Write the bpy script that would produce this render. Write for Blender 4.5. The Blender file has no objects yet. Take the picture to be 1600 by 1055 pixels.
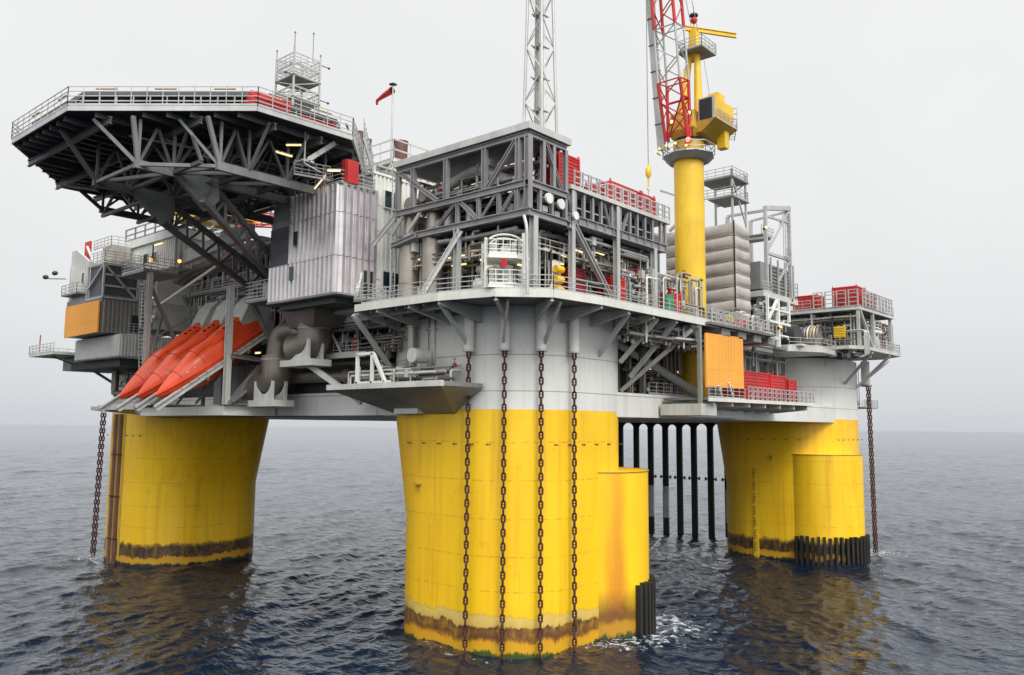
import bpy, bmesh, math, random
import numpy as np
from mathutils import Vector, Matrix
random.seed(7)
R = math.radians
SC = bpy.context.scene
COL = SC.collection

# ------------------------------------------------------------------ camera
cam_d = bpy.data.cameras.new('camera')
cam = bpy.data.objects.new('camera', cam_d)
COL.objects.link(cam)
CAM_H = 18.0
HEAD, PITCH, ROLL, FPX = R(41.0), math.atan(140.8 / 1300.0), R(0.43), 1300.0
CP = Vector((-59.0, -51.0, CAM_H))
_f = Vector((math.cos(HEAD) * math.cos(PITCH), math.sin(HEAD) * math.cos(PITCH), math.sin(PITCH)))
_r = Vector((math.sin(HEAD), -math.cos(HEAD), 0))
_u = _r.cross(_f)
CR = _r * math.cos(ROLL) + _u * math.sin(ROLL)
CU = _u * math.cos(ROLL) - _r * math.sin(ROLL)
CF = _f
m = Matrix((CR, CU, -CF)).transposed().to_4x4()
m.translation = CP
cam.matrix_world = m
cam_d.sensor_width = 36.0
cam_d.lens = 36.0 * FPX / 1600.0
cam_d.clip_start = 0.5
cam_d.clip_end = 60000
SC.camera = cam
SC.render.resolution_x = 1024
SC.render.resolution_y = 675

def _ray(x, y):
    return CF + CR * ((x - 800) / FPX) - CU * ((y - 527.5) / FPX)
def onX(x, y, X):
    d = _ray(x, y); return CP + d * ((X - CP.x) / d.x)
def onY(x, y, Y):
    d = _ray(x, y); return CP + d * ((Y - CP.y) / d.y)
def onZ(x, y, Z):
    d = _ray(x, y); return CP + d * ((Z - CP.z) / d.z)

# ------------------------------------------------------------------ light
SUN_EL, SUN_AZ = R(45), R(-112)          # azimuth measured from +X towards +Y
w = bpy.data.worlds.new('World'); SC.world = w; w.use_nodes = True
nt = w.node_tree; nt.nodes.clear()
def N(t, **k):
    n = nt.nodes.new(t)
    for a, b in k.items(): setattr(n, a, b)
    return n
sky = N('ShaderNodeTexSky', sky_type='NISHITA', sun_disc=False)
sky.sun_elevation = SUN_EL; sky.sun_rotation = R(90) - SUN_AZ
sky.air_density = 1.0; sky.dust_density = 6.0; sky.ozone_density = 1.0
geo = N('ShaderNodeTexCoord')
sep = N('ShaderNodeSeparateXYZ')
nt.links.new(geo.outputs['Generated'], sep.inputs[0])
ramp = N('ShaderNodeValToRGB')
cr = ramp.color_ramp
cr.elements[0].position = 0.0; cr.elements[0].color = (0.53, 0.555, 0.585, 1)
cr.elements[1].position = 1.0; cr.elements[1].color = (.95, .95, .95, 1)
for p_, c_ in ((0.04, (0.60, 0.62, 0.64)), (0.12, (0.675, 0.688, 0.696)), (0.24, (0.715, 0.722, 0.727)), (0.45, (0.745, 0.75, 0.753))):
    e = cr.elements.new(p_); e.color = (*c_, 1)
nt.links.new(sep.outputs['Z'], ramp.inputs[0])
# soft cloud unevenness of the overcast
cl = N('ShaderNodeTexNoise'); cl.inputs['Scale'].default_value = 2.6; cl.inputs['Detail'].default_value = 3
nt.links.new(geo.outputs['Generated'], cl.inputs['Vector'])
cm = N('ShaderNodeMapRange'); cm.inputs[1].default_value = 0.3; cm.inputs[2].default_value = 0.7
cm.inputs[3].default_value = 0.97; cm.inputs[4].default_value = 1.03
nt.links.new(cl.outputs['Fac'], cm.inputs[0])
zen = N('ShaderNodeMapRange'); zen.inputs[1].default_value = 0.5; zen.inputs[2].default_value = 1.0
zen.inputs[3].default_value = 1.0; zen.inputs[4].default_value = 2.0
nt.links.new(sep.outputs['Z'], zen.inputs[0])
mu0 = N('ShaderNodeMath', operation='MULTIPLY')
nt.links.new(cm.outputs[0], mu0.inputs[0]); nt.links.new(zen.outputs[0], mu0.inputs[1])
# overcast boosted behind the photographer, fill light added for the sides facing the camera
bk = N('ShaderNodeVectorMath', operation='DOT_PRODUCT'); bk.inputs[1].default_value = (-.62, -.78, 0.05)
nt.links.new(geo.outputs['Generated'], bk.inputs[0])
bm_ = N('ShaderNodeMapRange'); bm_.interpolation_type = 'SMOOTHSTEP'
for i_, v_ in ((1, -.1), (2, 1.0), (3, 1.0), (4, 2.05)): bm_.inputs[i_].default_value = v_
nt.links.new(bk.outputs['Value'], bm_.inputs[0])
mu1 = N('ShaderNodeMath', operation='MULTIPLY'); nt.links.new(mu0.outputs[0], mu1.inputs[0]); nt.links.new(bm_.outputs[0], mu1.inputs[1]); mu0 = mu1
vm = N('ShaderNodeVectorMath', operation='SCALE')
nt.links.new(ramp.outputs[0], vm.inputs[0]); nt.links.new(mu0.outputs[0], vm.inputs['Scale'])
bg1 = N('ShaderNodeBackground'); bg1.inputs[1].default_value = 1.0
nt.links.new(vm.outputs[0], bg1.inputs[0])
bg2 = N('ShaderNodeBackground'); bg2.inputs[1].default_value = 0.05
hs = N('ShaderNodeHueSaturation'); hs.inputs['Saturation'].default_value = 0.25
nt.links.new(sky.outputs[0], hs.inputs['Color']); nt.links.new(hs.outputs[0], bg2.inputs[0])
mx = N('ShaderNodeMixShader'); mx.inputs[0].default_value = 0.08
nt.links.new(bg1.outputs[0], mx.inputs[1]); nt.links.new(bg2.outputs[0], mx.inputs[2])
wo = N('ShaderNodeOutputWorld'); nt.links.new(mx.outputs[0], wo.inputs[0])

sl = bpy.data.lights.new('sun', 'SUN'); sl.energy = 1.6; sl.angle = R(25); sl.color = (1.0, 0.97, 0.93)
so = bpy.data.objects.new('sun', sl); COL.objects.link(so)
sd = Vector((math.cos(SUN_EL) * math.cos(SUN_AZ), math.cos(SUN_EL) * math.sin(SUN_AZ), math.sin(SUN_EL)))
so.rotation_euler = sd.to_track_quat('Z', 'Y').to_euler()
so.location = (-40, -120, 120)
SC.view_settings.view_transform = 'Standard'
SC.view_settings.look = 'None'
SC.view_settings.exposure = 0.32
SC.view_settings.gamma = 1.0
SC.view_settings.use_curve_mapping = False

# ------------------------------------------------------------------ materials
MATS = {}
def newmat(name):
    mt = bpy.data.materials.new(name); mt.use_nodes = True
    MATS[name] = mt
    t = mt.node_tree; b = t.nodes['Principled BSDF']
    return mt, t, b
def nd(t, ty, **k):
    n = t.nodes.new(ty)
    for a, v in k.items(): setattr(n, a, v)
    return n
def mixc(t, fac, a, b):
    n = t.nodes.new('ShaderNodeMix'); n.data_type = 'RGBA'
    for i, v in ((0, fac), (6, a), (7, b)):
        if isinstance(v, (tuple, list)): n.inputs[i].default_value = (*v[:3], 1)
        elif isinstance(v, (int, float)): n.inputs[i].default_value = v
        else: t.links.new(v, n.inputs[i])
    return n.outputs[2]
def noise(t, vec, scale, detail=4, rough=.55):
    n = nd(t, 'ShaderNodeTexNoise'); n.inputs['Scale'].default_value = scale
    n.inputs['Detail'].default_value = detail; n.inputs['Roughness'].default_value = rough
    t.links.new(vec, n.inputs['Vector']); return n.outputs['Fac']
def mapr(t, v, a, b, c=0., d=1., smooth=False):
    n = nd(t, 'ShaderNodeMapRange')
    if smooth: n.interpolation_type = 'SMOOTHSTEP'
    t.links.new(v, n.inputs[0])
    for i, x in zip((1, 2, 3, 4), (a, b, c, d)): n.inputs[i].default_value = x
    return n.outputs[0]
def math_(t, op, a, b=None):
    n = nd(t, 'ShaderNodeMath', operation=op)
    for i, v in enumerate((a, b)):
        if v is None: continue
        if isinstance(v, (int, float)): n.inputs[i].default_value = v
        else: t.links.new(v, n.inputs[i])
    return n.outputs[0]
def wpos(t, sc=(1, 1, 1)):
    g = nd(t, 'ShaderNodeNewGeometry'); mp = nd(t, 'ShaderNodeMapping')
    mp.inputs['Scale'].default_value = sc
    t.links.new(g.outputs['Position'], mp.inputs['Vector']); return mp.outputs[0]
def paint(name, col, rough=.55, metal=0., var=.18, rust=0., rustcol=(.16, .06, .02), streak=True, bump=.0):
    mt, t, b = newmat(name)
    v1 = wpos(t, (1, 1, 1)); v2 = wpos(t, (2.2, 2.2, .25))
    n1 = noise(t, v1, .35, 5); n2 = noise(t, v2, 1.0, 4)
    dk = tuple(c * (1 - var * 1.6) for c in col); lt = tuple(min(1, c * (1 + var * .6)) for c in col)
    c = mixc(t, mapr(t, n1, .3, .7), dk, lt)
    if streak:
        c = mixc(t, math_(t, 'MULTIPLY', mapr(t, n2, .48, .75), min(1, var * 2.2)), c, tuple(x * .55 for x in col))
    if rust > 0:
        n3 = noise(t, wpos(t, (1.5, 1.5, .3)), 1.3, 6, .65)
        c = mixc(t, math_(t, 'MULTIPLY', mapr(t, n3, .56, .72), rust), c, rustcol)
    t.links.new(c, b.inputs['Base Color'])
    b.inputs['Roughness'].default_value = rough; b.inputs['Metallic'].default_value = metal
    t.links.new(mapr(t, n1, 0, 1, max(0, rough - .12), min(1, rough + .12)), b.inputs['Roughness'])
    return mt
paint('steel', (.27, .275, .265), .5, .25, .22, .15)
paint('steel_light', (.52, .525, .49), .5, 0, .15, .25)
paint('steel_mauve', (.31, .295, .30), .45, .2, .18, .1)
paint('galv', (.50, .50, .485), .45, .3, .15, .08)
paint('white', (.74, .75, .70), .5, 0, .10, .12)
paint('cream', (.66, .65, .585), .5, 0, .10, .15)
paint('house_brown', (.42, .385, .34), .55, 0, .25, .2)
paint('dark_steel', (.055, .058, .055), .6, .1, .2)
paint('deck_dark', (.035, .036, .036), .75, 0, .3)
paint('floor_grey', (.16, .165, .16), .7, 0, .2)
paint('black', (.012, .012, .013), .6, 0, .2)
paint('pipe', (.36, .325, .28), .36, .5, .2, .25)
paint('duct', (.185, .16, .135), .42, .5, .25, .25)
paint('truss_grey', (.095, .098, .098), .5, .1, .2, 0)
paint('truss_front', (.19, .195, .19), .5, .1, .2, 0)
paint('cladding', (.80, .765, .775), .30, .8, .15, .05)
paint('louvre', (.10, .10, .11), .5, .2, .15)
paint('red', (.55, .022, .02), .5, 0, .18, .1)
paint('red_dark', (.30, .02, .02), .55, 0, .2, .1)
paint('boat', (.80, .085, .022), .32, 0, .12, 0)
paint('orange_panel', (.85, .36, .045), .55, 0, .06, 0)
paint('crane_yellow', (.80, .50, .02), .45, 0, .12, .08)
paint('crane_ochre', (.55, .34, .04), .5, 0, .2, .2)
paint('pile', (.013, .014, .016), .55, 0, .3)
paint('fender', (.018, .017, .015), .7, 0, .3)
paint('chain', (.085, .030, .020), .75, .2, .3)
paint('green', (.03, .22, .10), .5, 0, .15)
paint('stack', (.17, .085, .065), .65, .2, .25)
paint('canvas', (.43, .395, .365), .7, 0, .15)
paint('gunmetal', (.22, .215, .20), .5, .2, .15)
paint('skin', (.45, .27, .2), .6, 0, .05, 0, streak=False)
paint('coverall', (.75, .06, .02), .8, 0, .15, 0, streak=False)
def emis(name, col, s):
    mt, t, b = newmat(name)
    b.inputs['Base Color'].default_value = (*col, 1)
    b.inputs['Emission Color'].default_value = (*col, 1); b.inputs['Emission Strength'].default_value = s
emis('lamp_warm', (1.0, .74, .36), 1.05)
emis('lamp_orange', (1.0, .36, .08), 2.2)
emis('lamp_red', (1.0, .16, .10), 2.5)
mt, t, b = newmat('glass')
b.inputs['Base Color'].default_value = (.012, .035, .035, 1); b.inputs['Roughness'].default_value = .06

# yellow shell with tide marks, rust and scuffs
def shell_mat(name, low):
    mt, t, b = newmat(name)
    g = nd(t, 'ShaderNodeNewGeometry'); sp = nd(t, 'ShaderNodeSeparateXYZ'); t.links.new(g.outputs['Position'], sp.inputs[0])
    z = sp.outputs['Z']
    Y = (.83, .52, .008)
    big = noise(t, wpos(t, (1, 1, 1)), .16, 5)
    fine = noise(t, wpos(t, (1, 1, 1)), 1.6, 6, .65)
    st = noise(t, wpos(t, (1.4, 1.4, .07)), 1.0, 5, .6)
    c = mixc(t, mapr(t, big, .35, .65), (.85, .49, .004), (.89, .56, .010))
    c = mixc(t, math_(t, 'MULTIPLY', mapr(t, st, .50, .72), .55), c, (.60, .29, .008))
    # faint plate welds
    for hgt in (4.9, 7.6, 10.6, 13.7, 16.8):
        d = math_(t, 'ABSOLUTE', math_(t, 'SUBTRACT', math_(t, 'ADD', z, math_(t, 'MULTIPLY', big, .3)), hgt + .15))
        c = mixc(t, math_(t, 'MULTIPLY', mapr(t, d, .0, .09, 1, 0), mapr(t, fine, .42, .6, 0, .75)), c, (.40, .22, .02))
    # large worn patches and scuffs
    pt = noise(t, wpos(t, (.7, .7, 1)), .5, 8, .7)
    c = mixc(t, mapr(t, pt, .60, .66, 0, .25), c, (.50, .27, .012))
    sc = noise(t, wpos(t, (.9, .9, 3)), 1.4, 7, .75)
    c = mixc(t, mapr(t, sc, .70, .74, 0, .5), c, (.22, .14, .03))
    # thin drips
    dr = noise(t, wpos(t, (3.2, 3.2, .05)), 1.0, 3, .5)
    c = mixc(t, math_(t, 'MULTIPLY', mapr(t, dr, .66, .74), math_(t, 'MULTIPLY', mapr(t, big, .45, .6), .5)), c, (.35, .15, .02))
    wob = math_(t, 'ADD', z, math_(t, 'MULTIPLY', math_(t, 'SUBTRACT', noise(t, wpos(t, (1, 1, .6)), .55, 7, .68), .5), 1.9))
    wob = math_(t, 'ADD', wob, math_(t, 'MULTIPLY', math_(t, 'SUBTRACT', noise(t, wpos(t, (3, 3, .5)), 1.6, 5, .7), .5), .8))
    rp = nd(t, 'ShaderNodeValToRGB'); t.links.new(mapr(t, wob, -1.0, 5.0), rp.inputs[0])
    e = rp.color_ramp.elements
    def band(p, col):
        k = rp.color_ramp.elements.new(p); k.color = (*col, 1)
    e[0].position = 0; e[0].color = (.03, .05, .012, 1)
    e[1].position = 1; e[1].color = (1, 1, 1, 1)
    bands = low
    for p_, c_ in bands: band((p_ + 1) / 6, c_)
    tide = mixc(t, mapr(t, noise(t, wpos(t, (1.2, 1.2, .7)), 1.3, 8, .75), .45, .62, 0, .4 if name == 'yellow_near' else .3), rp.outputs[0], (.56, .31, .015))
    tide = mixc(t, mapr(t, wob, 1.0, 1.3, 0, 1), rp.outputs[0], tide)
    top = bands[-1][0]
    c = mixc(t, mapr(t, wob, top - .12, top + .12), tide, c)
    t.links.new(c, b.inputs['Base Color'])
    b.inputs['Roughness'].default_value = .42
    t.links.new(mapr(t, fine, .2, .8, .32, .55), b.inputs['Roughness'])
    bp = nd(t, 'ShaderNodeBump'); bp.inputs['Strength'].default_value = .12; bp.inputs['Distance'].default_value = .12
    t.links.new(noise(t, wpos(t, (1, 1, 1)), .45, 3), bp.inputs['Height'])
    t.links.new(bp.outputs[0], b.inputs['Normal'])
shell_mat('yellow_near', [(-.4, (.03, .06, .012)), (.0, (.06, .08, .01)), (.15, (.60, .33, .01)), (.8, (.60, .30, .01)),
                          (1.0, (.30, .12, .015)), (1.25, (.09, .038, .014)), (1.7, (.17, .075, .02)), (2.05, (.07, .03, .014)), (2.2, (.60, .42, .10)), (2.9, (.66, .50, .14)), (3.0, (.35, .26, .06))])
shell_mat('yellow_far', [(-.2, (.012, .012, .01)), (.3, (.02, .018, .012)), (.5, (.58, .32, .012)), (1.1, (.50, .26, .012)),
                         (1.2, (.045, .022, .012)), (2.4, (.03, .018, .012)), (2.7, (.28, .15, .012)), (2.85, (.45, .26, .012))])
# pale grey upper hull with weld seams and rust weeps
mt, t, b = newmat('hull_white')
g = nd(t, 'ShaderNodeNewGeometry'); sp = nd(t, 'ShaderNodeSeparateXYZ'); t.links.new(g.outputs['Position'], sp.inputs[0])
big = noise(t, wpos(t), .2, 5); st = noise(t, wpos(t, (1.6, 1.6, .12)), 1., 5, .6)
c = mixc(t, mapr(t, big, .3, .7), (.60, .605, .57), (.70, .70, .665))
c = mixc(t, math_(t, 'MULTIPLY', mapr(t, st, .52, .72), .25), c, (.42, .33, .22))
for hgt in (21.0, 24.0):
    d = math_(t, 'ABSOLUTE', math_(t, 'SUBTRACT', sp.outputs['Z'], hgt))
    c = mixc(t, mapr(t, d, .015, .05, .75, 0), c, (.10, .09, .08))
rs = noise(t, wpos(t, (1, 1, .35)), .8, 6, .7)
c = mixc(t, math_(t, 'MULTIPLY', mapr(t, rs, .62, .74), .7), c, (.30, .15, .06))
t.links.new(c, b.inputs['Base Color']); b.inputs['Roughness'].default_value = .5
# rusty sponson stain (wear with a shape of its own)
mt, t, b = newmat('sponson_yellow')
src = MATS['yellow_near']
g = nd(t, 'ShaderNodeNewGeometry'); sp = nd(t, 'ShaderNodeSeparateXYZ'); t.links.new(g.outputs['Position'], sp.inputs[0])
big = noise(t, wpos(t, (1, 1, .25)), .5, 5)
z = sp.outputs['Z']
c = mixc(t, mapr(t, big, .35, .65), (.85, .49, .004), (.89, .56, .010))
xx = math_(t, 'ADD', sp.outputs['X'], math_(t, 'MULTIPLY', math_(t, 'SUBTRACT', noise(t, wpos(t, (1, 1, .2)), .7, 5), .5), 1.6))
dd = math_(t, 'ABSOLUTE', math_(t, 'SUBTRACT', xx, 2.3))
c = mixc(t, math_(t, 'MULTIPLY', mapr(t, dd, .05, 1.3, 1, 0, True), mapr(t, z, 1.5, 14.2, .95, .45)), c, (.60, .20, .012))
wob = math_(t, 'ADD', z, math_(t, 'MULTIPLY', math_(t, 'SUBTRACT', noise(t, wpos(t, (1, 1, .5)), .9, 7, .7), .5), 2.2))
c = mixc(t, math_(t, 'MULTIPLY', mapr(t, wob, 2.2, 4.4, 1, 0), .9), c, (.14, .055, .016))
c = mixc(t, mapr(t, wob, 1.3, 1.7, 1, 0), c, (.46, .23, .015))
c = mixc(t, mapr(t, wob, .3, .6, 1, 0), c, (.04, .06, .015))
scr = noise(t, wpos(t, (2.5, 2.5, .9)), 1.2, 6, .75)
c = mixc(t, math_(t, 'MULTIPLY', mapr(t, scr, .64, .68), mapr(t, sp.outputs['X'], 4.8, 5.6, 0, 1)), c, (.12, .10, .04))
t.links.new(c, b.inputs['Base Color']); b.inputs['Roughness'].default_value = .45
# sea
mt, t, b = newmat('sea_water')
b.inputs['IOR'].default_value = 1.333
b.inputs['Roughness'].default_value = .07
v = wpos(t, (1, 1, 1))
b1 = nd(t, 'ShaderNodeBump'); b1.inputs['Strength'].default_value = .6; b1.inputs['Distance'].default_value = .10
t.links.new(noise(t, wpos(t, (1.1, .75, 1)), 2.4, 5, .6), b1.inputs['Height'])
b2 = nd(t, 'ShaderNodeBump'); b2.inputs['Strength'].default_value = .6; b2.inputs['Distance'].default_value = 1.0
t.links.new(noise(t, wpos(t, (1.0, .6, 1)), .45, 4, .55), b2.inputs['Height'])
t.links.new(b1.outputs[0], b2.inputs['Normal'])
t.links.new(b2.outputs[0], b.inputs['Normal'])

# ------------------------------------------------------------------ mesh helper
class MB:
    def __init__(s): s.v = []; s.f = []; s.sm = []
    def add(s, vs, fs, smooth=False):
        o = len(s.v); s.v += [tuple(v) for v in vs]
        s.f += [tuple(i + o for i in f) for f in fs]; s.sm += [smooth] * len(fs)
        return s
    def box(s, a, b):
        x0, y0, z0 = [min(p, q) for p, q in zip(a, b)]; x1, y1, z1 = [max(p, q) for p, q in zip(a, b)]
        v = [(x0, y0, z0), (x1, y0, z0), (x1, y1, z0), (x0, y1, z0), (x0, y0, z1), (x1, y0, z1), (x1, y1, z1), (x0, y1, z1)]
        return s.add(v, [(3, 2, 1, 0), (4, 5, 6, 7), (0, 1, 5, 4), (1, 2, 6, 5), (2, 3, 7, 6), (3, 0, 4, 7)])
    def frame(s, a, b, up=None):
        a = Vector(a); b = Vector(b); d = (b - a); L = d.length; d = d / max(L, 1e-9)
        u = Vector(up) if up else (Vector((0, 0, 1)) if abs(d.z) < .9 else Vector((1, 0, 0)))
        x = d.cross(u).normalized(); y = x.cross(d).normalized()
        return a, b, d, x, y
    def beam(s, a, b, w=.2, h=None, up=None):
        h = h or w
        a, b, d, x, y = s.frame(a, b, up)
        v = []
        for p in (a, b):
            for sx, sy in ((-1, -1), (1, -1), (1, 1), (-1, 1)): v.append(p + x * (sx * w / 2) + y * (sy * h / 2))
        return s.add(v, [(3, 2, 1, 0), (4, 5, 6, 7), (0, 1, 5, 4), (1, 2, 6, 5), (2, 3, 7, 6), (3, 0, 4, 7)])
    def ibeam(s, a, b, w=.35, h=.5, up=None, t=.07):
        a, b, d, x, y = s.frame(a, b, up)
        def bar(ox, oy, ww, hh):
            v = []
            for p in (a, b):
                for sx, sy in ((-1, -1), (1, -1), (1, 1), (-1, 1)):
                    v.append(p + x * (ox + sx * ww / 2) + y * (oy + sy * hh / 2))
            s.add(v, [(3, 2, 1, 0), (4, 5, 6, 7), (0, 1, 5, 4), (1, 2, 6, 5), (2, 3, 7, 6), (3, 0, 4, 7)])
        bar(0, h / 2 - t / 2, w, t); bar(0, -h / 2 + t / 2, w, t); bar(0, 0, t, h - 2 * t)
        return s
    def tube(s, pts, r, n=10, cap=True, rs=None):
        pts = [Vector(p) for p in pts]; k = len(pts)
        d0 = (pts[1] - pts[0]).normalized()
        x = d0.orthogonal().normalized(); vs = []
        for i, p in enumerate(pts):
            if i == 0: d = pts[1] - pts[0]
            elif i == k - 1: d = pts[-1] - pts[-2]
            else: d = (pts[i + 1] - p).normalized() + (p - pts[i - 1]).normalized()
            d = d.normalized(); x = (x - d * x.dot(d)).normalized(); y = d.cross(x)
            rr = rs[i] if rs else r
            for j in range(n):
                a = 2 * math.pi * j / n; vs.append(p + (x * math.cos(a) + y * math.sin(a)) * rr)
        fs = [(i * n + j, i * n + (j + 1) % n, (i + 1) * n + (j + 1) % n, (i + 1) * n + j) for i in range(k - 1) for j in range(n)]
        s.add(vs, fs, n > 6)
        if cap:
            s.add(vs[:n], [tuple(range(n))[::-1]]); s.add(vs[-n:], [tuple(range(n))])
        return s
    def prism(s, poly, z0, z1, smooth=False, caps=True):
        n = len(poly); v = [(p[0], p[1], z0) for p in poly] + [(p[0], p[1], z1) for p in poly]
        s.add(v, [(i, (i + 1) % n, n + (i + 1) % n, n + i) for i in range(n)], smooth)
        if caps:
            s.add(v[:n], [tuple(range(n))[::-1]]); s.add(v[n:], [tuple(range(n))])
        return s
    def poly3(s, pts, thick, nrm):
        n = len(pts); nv = Vector(nrm).normalized() * thick
        v = [Vector(p) for p in pts] + [Vector(p) + nv for p in pts]
        return s.add(v, [tuple(range(n))[::-1], tuple(range(n, 2 * n))] + [(i, (i + 1) % n, n + (i + 1) % n, n + i) for i in range(n)])
    def cyl(s, c, r, z0, z1, n=24, r2=None):
        r2 = r if r2 is None else r2
        return s.tube([(c[0], c[1], z0), (c[0], c[1], z1)], r, n, rs=[r, r2])
    def ell(s, c, rx, ry, rz, n=12):
        vs = []; fs = []; k = n // 2
        for i in range(k + 1):
            th = math.pi * i / k
            for j in range(n):
                ph = 2 * math.pi * j / n
                vs.append((c[0] + rx * math.sin(th) * math.cos(ph), c[1] + ry * math.sin(th) * math.sin(ph), c[2] + rz * math.cos(th)))
        for i in range(k):
            for j in range(n): fs.append((i * n + j, (i + 1) * n + j, (i + 1) * n + (j + 1) % n, i * n + (j + 1) % n))
        return s.add(vs, fs, True)
    def corr(s, a, b, z0, z1, pitch=.45, depth=.12, out=(0, -1), thick=.05):
        """corrugated sheet from a to b (xy), standing z0..z1, ribs pushed towards out"""
        a = Vector((a[0], a[1], 0)); b = Vector((b[0], b[1], 0)); L = (b - a).length; d = (b - a) / L
        o = Vector((out[0], out[1], 0)).normalized(); n = max(1, int(round(L / pitch))); q = L / n
        prof = []
        for i in range(n):
            for fr, h in ((0, 0), (.30, 0), (.42, 1), (.88, 1)): prof.append((i * q + fr * q, h * depth))
        prof.append((L, 0))
        v = []
        for x_, h in prof: p = a + d * x_ + o * h; v.append((p.x, p.y, z0)); v.append((p.x, p.y, z1))
        for x_, h in prof: p = a + d * x_ + o * (h - thick); v.append((p.x, p.y, z0)); v.append((p.x, p.y, z1))
        k = len(prof); fs = []
        for i in range(k - 1):
            fs.append((2 * i, 2 * i + 2, 2 * i + 3, 2 * i + 1))
            m_ = 2 * k
            fs.append((m_ + 2 * i, m_ + 2 * i + 1, m_ + 2 * i + 3, m_ + 2 * i + 2))
            fs.append((2 * i + 1, 2 * i + 3, m_ + 2 * i + 3, m_ + 2 * i + 1))
            fs.append((2 * i, m_ + 2 * i, m_ + 2 * i + 2, 2 * i + 2))
        return s.add(v, fs)
    def rail(s, pts, h=1.15, bars=3, step=1.5, r=.028, kick=True, closed=False, post=.055):
        pts = [Vector(p) for p in pts]
        if closed: pts = pts + [pts[0]]
        up = Vector((0, 0, 1))
        for a, b in zip(pts, pts[1:]):
            L = (b - a).length; n = max(1, int(round(L / step)))
            for i in range(n + 1):
                p = a + (b - a) * (i / n); s.beam(p, p + up * h, post)
            for k in range(bars):
                z_ = h * (1 - k / bars) - .02; s.beam(a + up * z_, b + up * z_, r * 2)
            if kick: s.beam(a + up * .08, b + up * .08, .02, .15)
        return s
    def ladder(s, a, b, w=.5, step=.35, side=(1, 0, 0), r=.04):
        a = Vector(a); b = Vector(b); sd_ = Vector(side).normalized() * w / 2
        s.beam(a - sd_, b - sd_, r * 1.6); s.beam(a + sd_, b + sd_, r * 1.6)
        n = int((b - a).length / step)
        for i in range(1, n):
            p = a + (b - a) * (i / n); s.beam(p - sd_, p + sd_, r)
        return s
    def out(s, name, mat, parent=None, local=False, loc=None):
        me = bpy.data.meshes.new(name)
        off = Vector((0, 0, 0))
        if parent is not None and not local: off = WORLD[parent.name]
        if parent is None:
            if loc is not None: off = Vector(loc)
            else:
                xs = [v[0] for v in s.v]; ys = [v[1] for v in s.v]; zs = [v[2] for v in s.v]
                off = Vector(((min(xs) + max(xs)) / 2, (min(ys) + max(ys)) / 2, min(zs)))
        me.from_pydata([(v[0] - off.x, v[1] - off.y, v[2] - off.z) for v in s.v], [], s.f)
        me.polygons.foreach_set('use_smooth', s.sm)
        me.materials.append(MATS[mat]); me.update()
        o = bpy.data.objects.new(name, me); COL.objects.link(o)
        if parent is not None:
            o.parent = parent; WORLD[o.name] = WORLD[parent.name].copy()
        else: o.location = off; WORLD[o.name] = off
        return o
WORLD = {}
def thing(name, label, cat, loc=(0, 0, 0), group=None, rot=None):
    o = bpy.data.objects.new(name, None); COL.objects.link(o); o.location = loc
    o.empty_display_size = .3
    if rot: o.rotation_euler = rot
    WORLD[o.name] = Vector(loc)
    o['label'] = label; o['category'] = cat
    if group: o['group'] = group
    return o
def tag(o, label, cat, group=None):
    o['label'] = label; o['category'] = cat
    if group: o['group'] = group
    return o
def copy_thing(o, loc, label=None, rot=None):
    c = o.copy(); COL.objects.link(c); c.location = loc
    if rot: c.rotation_euler = rot
    if label: c['label'] = label
    for ch in list(o.children):
        d = ch.copy(); COL.objects.link(d); d.parent = c
        for g_ in list(ch.children):
            e_ = g_.copy(); COL.objects.link(e_); e_.parent = d
    return c
def arc(c, a0, a1, r, u, v, n=8):
    c = Vector(c); u = Vector(u); v = Vector(v)
    return [c + u * (r * math.cos(R(a0 + (a1 - a0) * i / n))) + v * (r * math.sin(R(a0 + (a1 - a0) * i / n))) for i in range(n + 1)]
def bend(pts, r, n=5):
    """round the corners of a polyline"""
    pts = [Vector(p) for p in pts]; o = [pts[0]]
    for i in range(1, len(pts) - 1):
        a, b_, c_ = pts[i - 1], pts[i], pts[i + 1]
        d1 = (a - b_); d2 = (c_ - b_); rr = min(r, d1.length * .49, d2.length * .49)
        p = b_ + d1.normalized() * rr; q = b_ + d2.normalized() * rr
        for k in range(n + 1):
            t_ = k / n; o.append(p * (1 - t_) ** 2 + b_ * 2 * t_ * (1 - t_) + q * t_ ** 2)
    return o + [pts[-1]]

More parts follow.
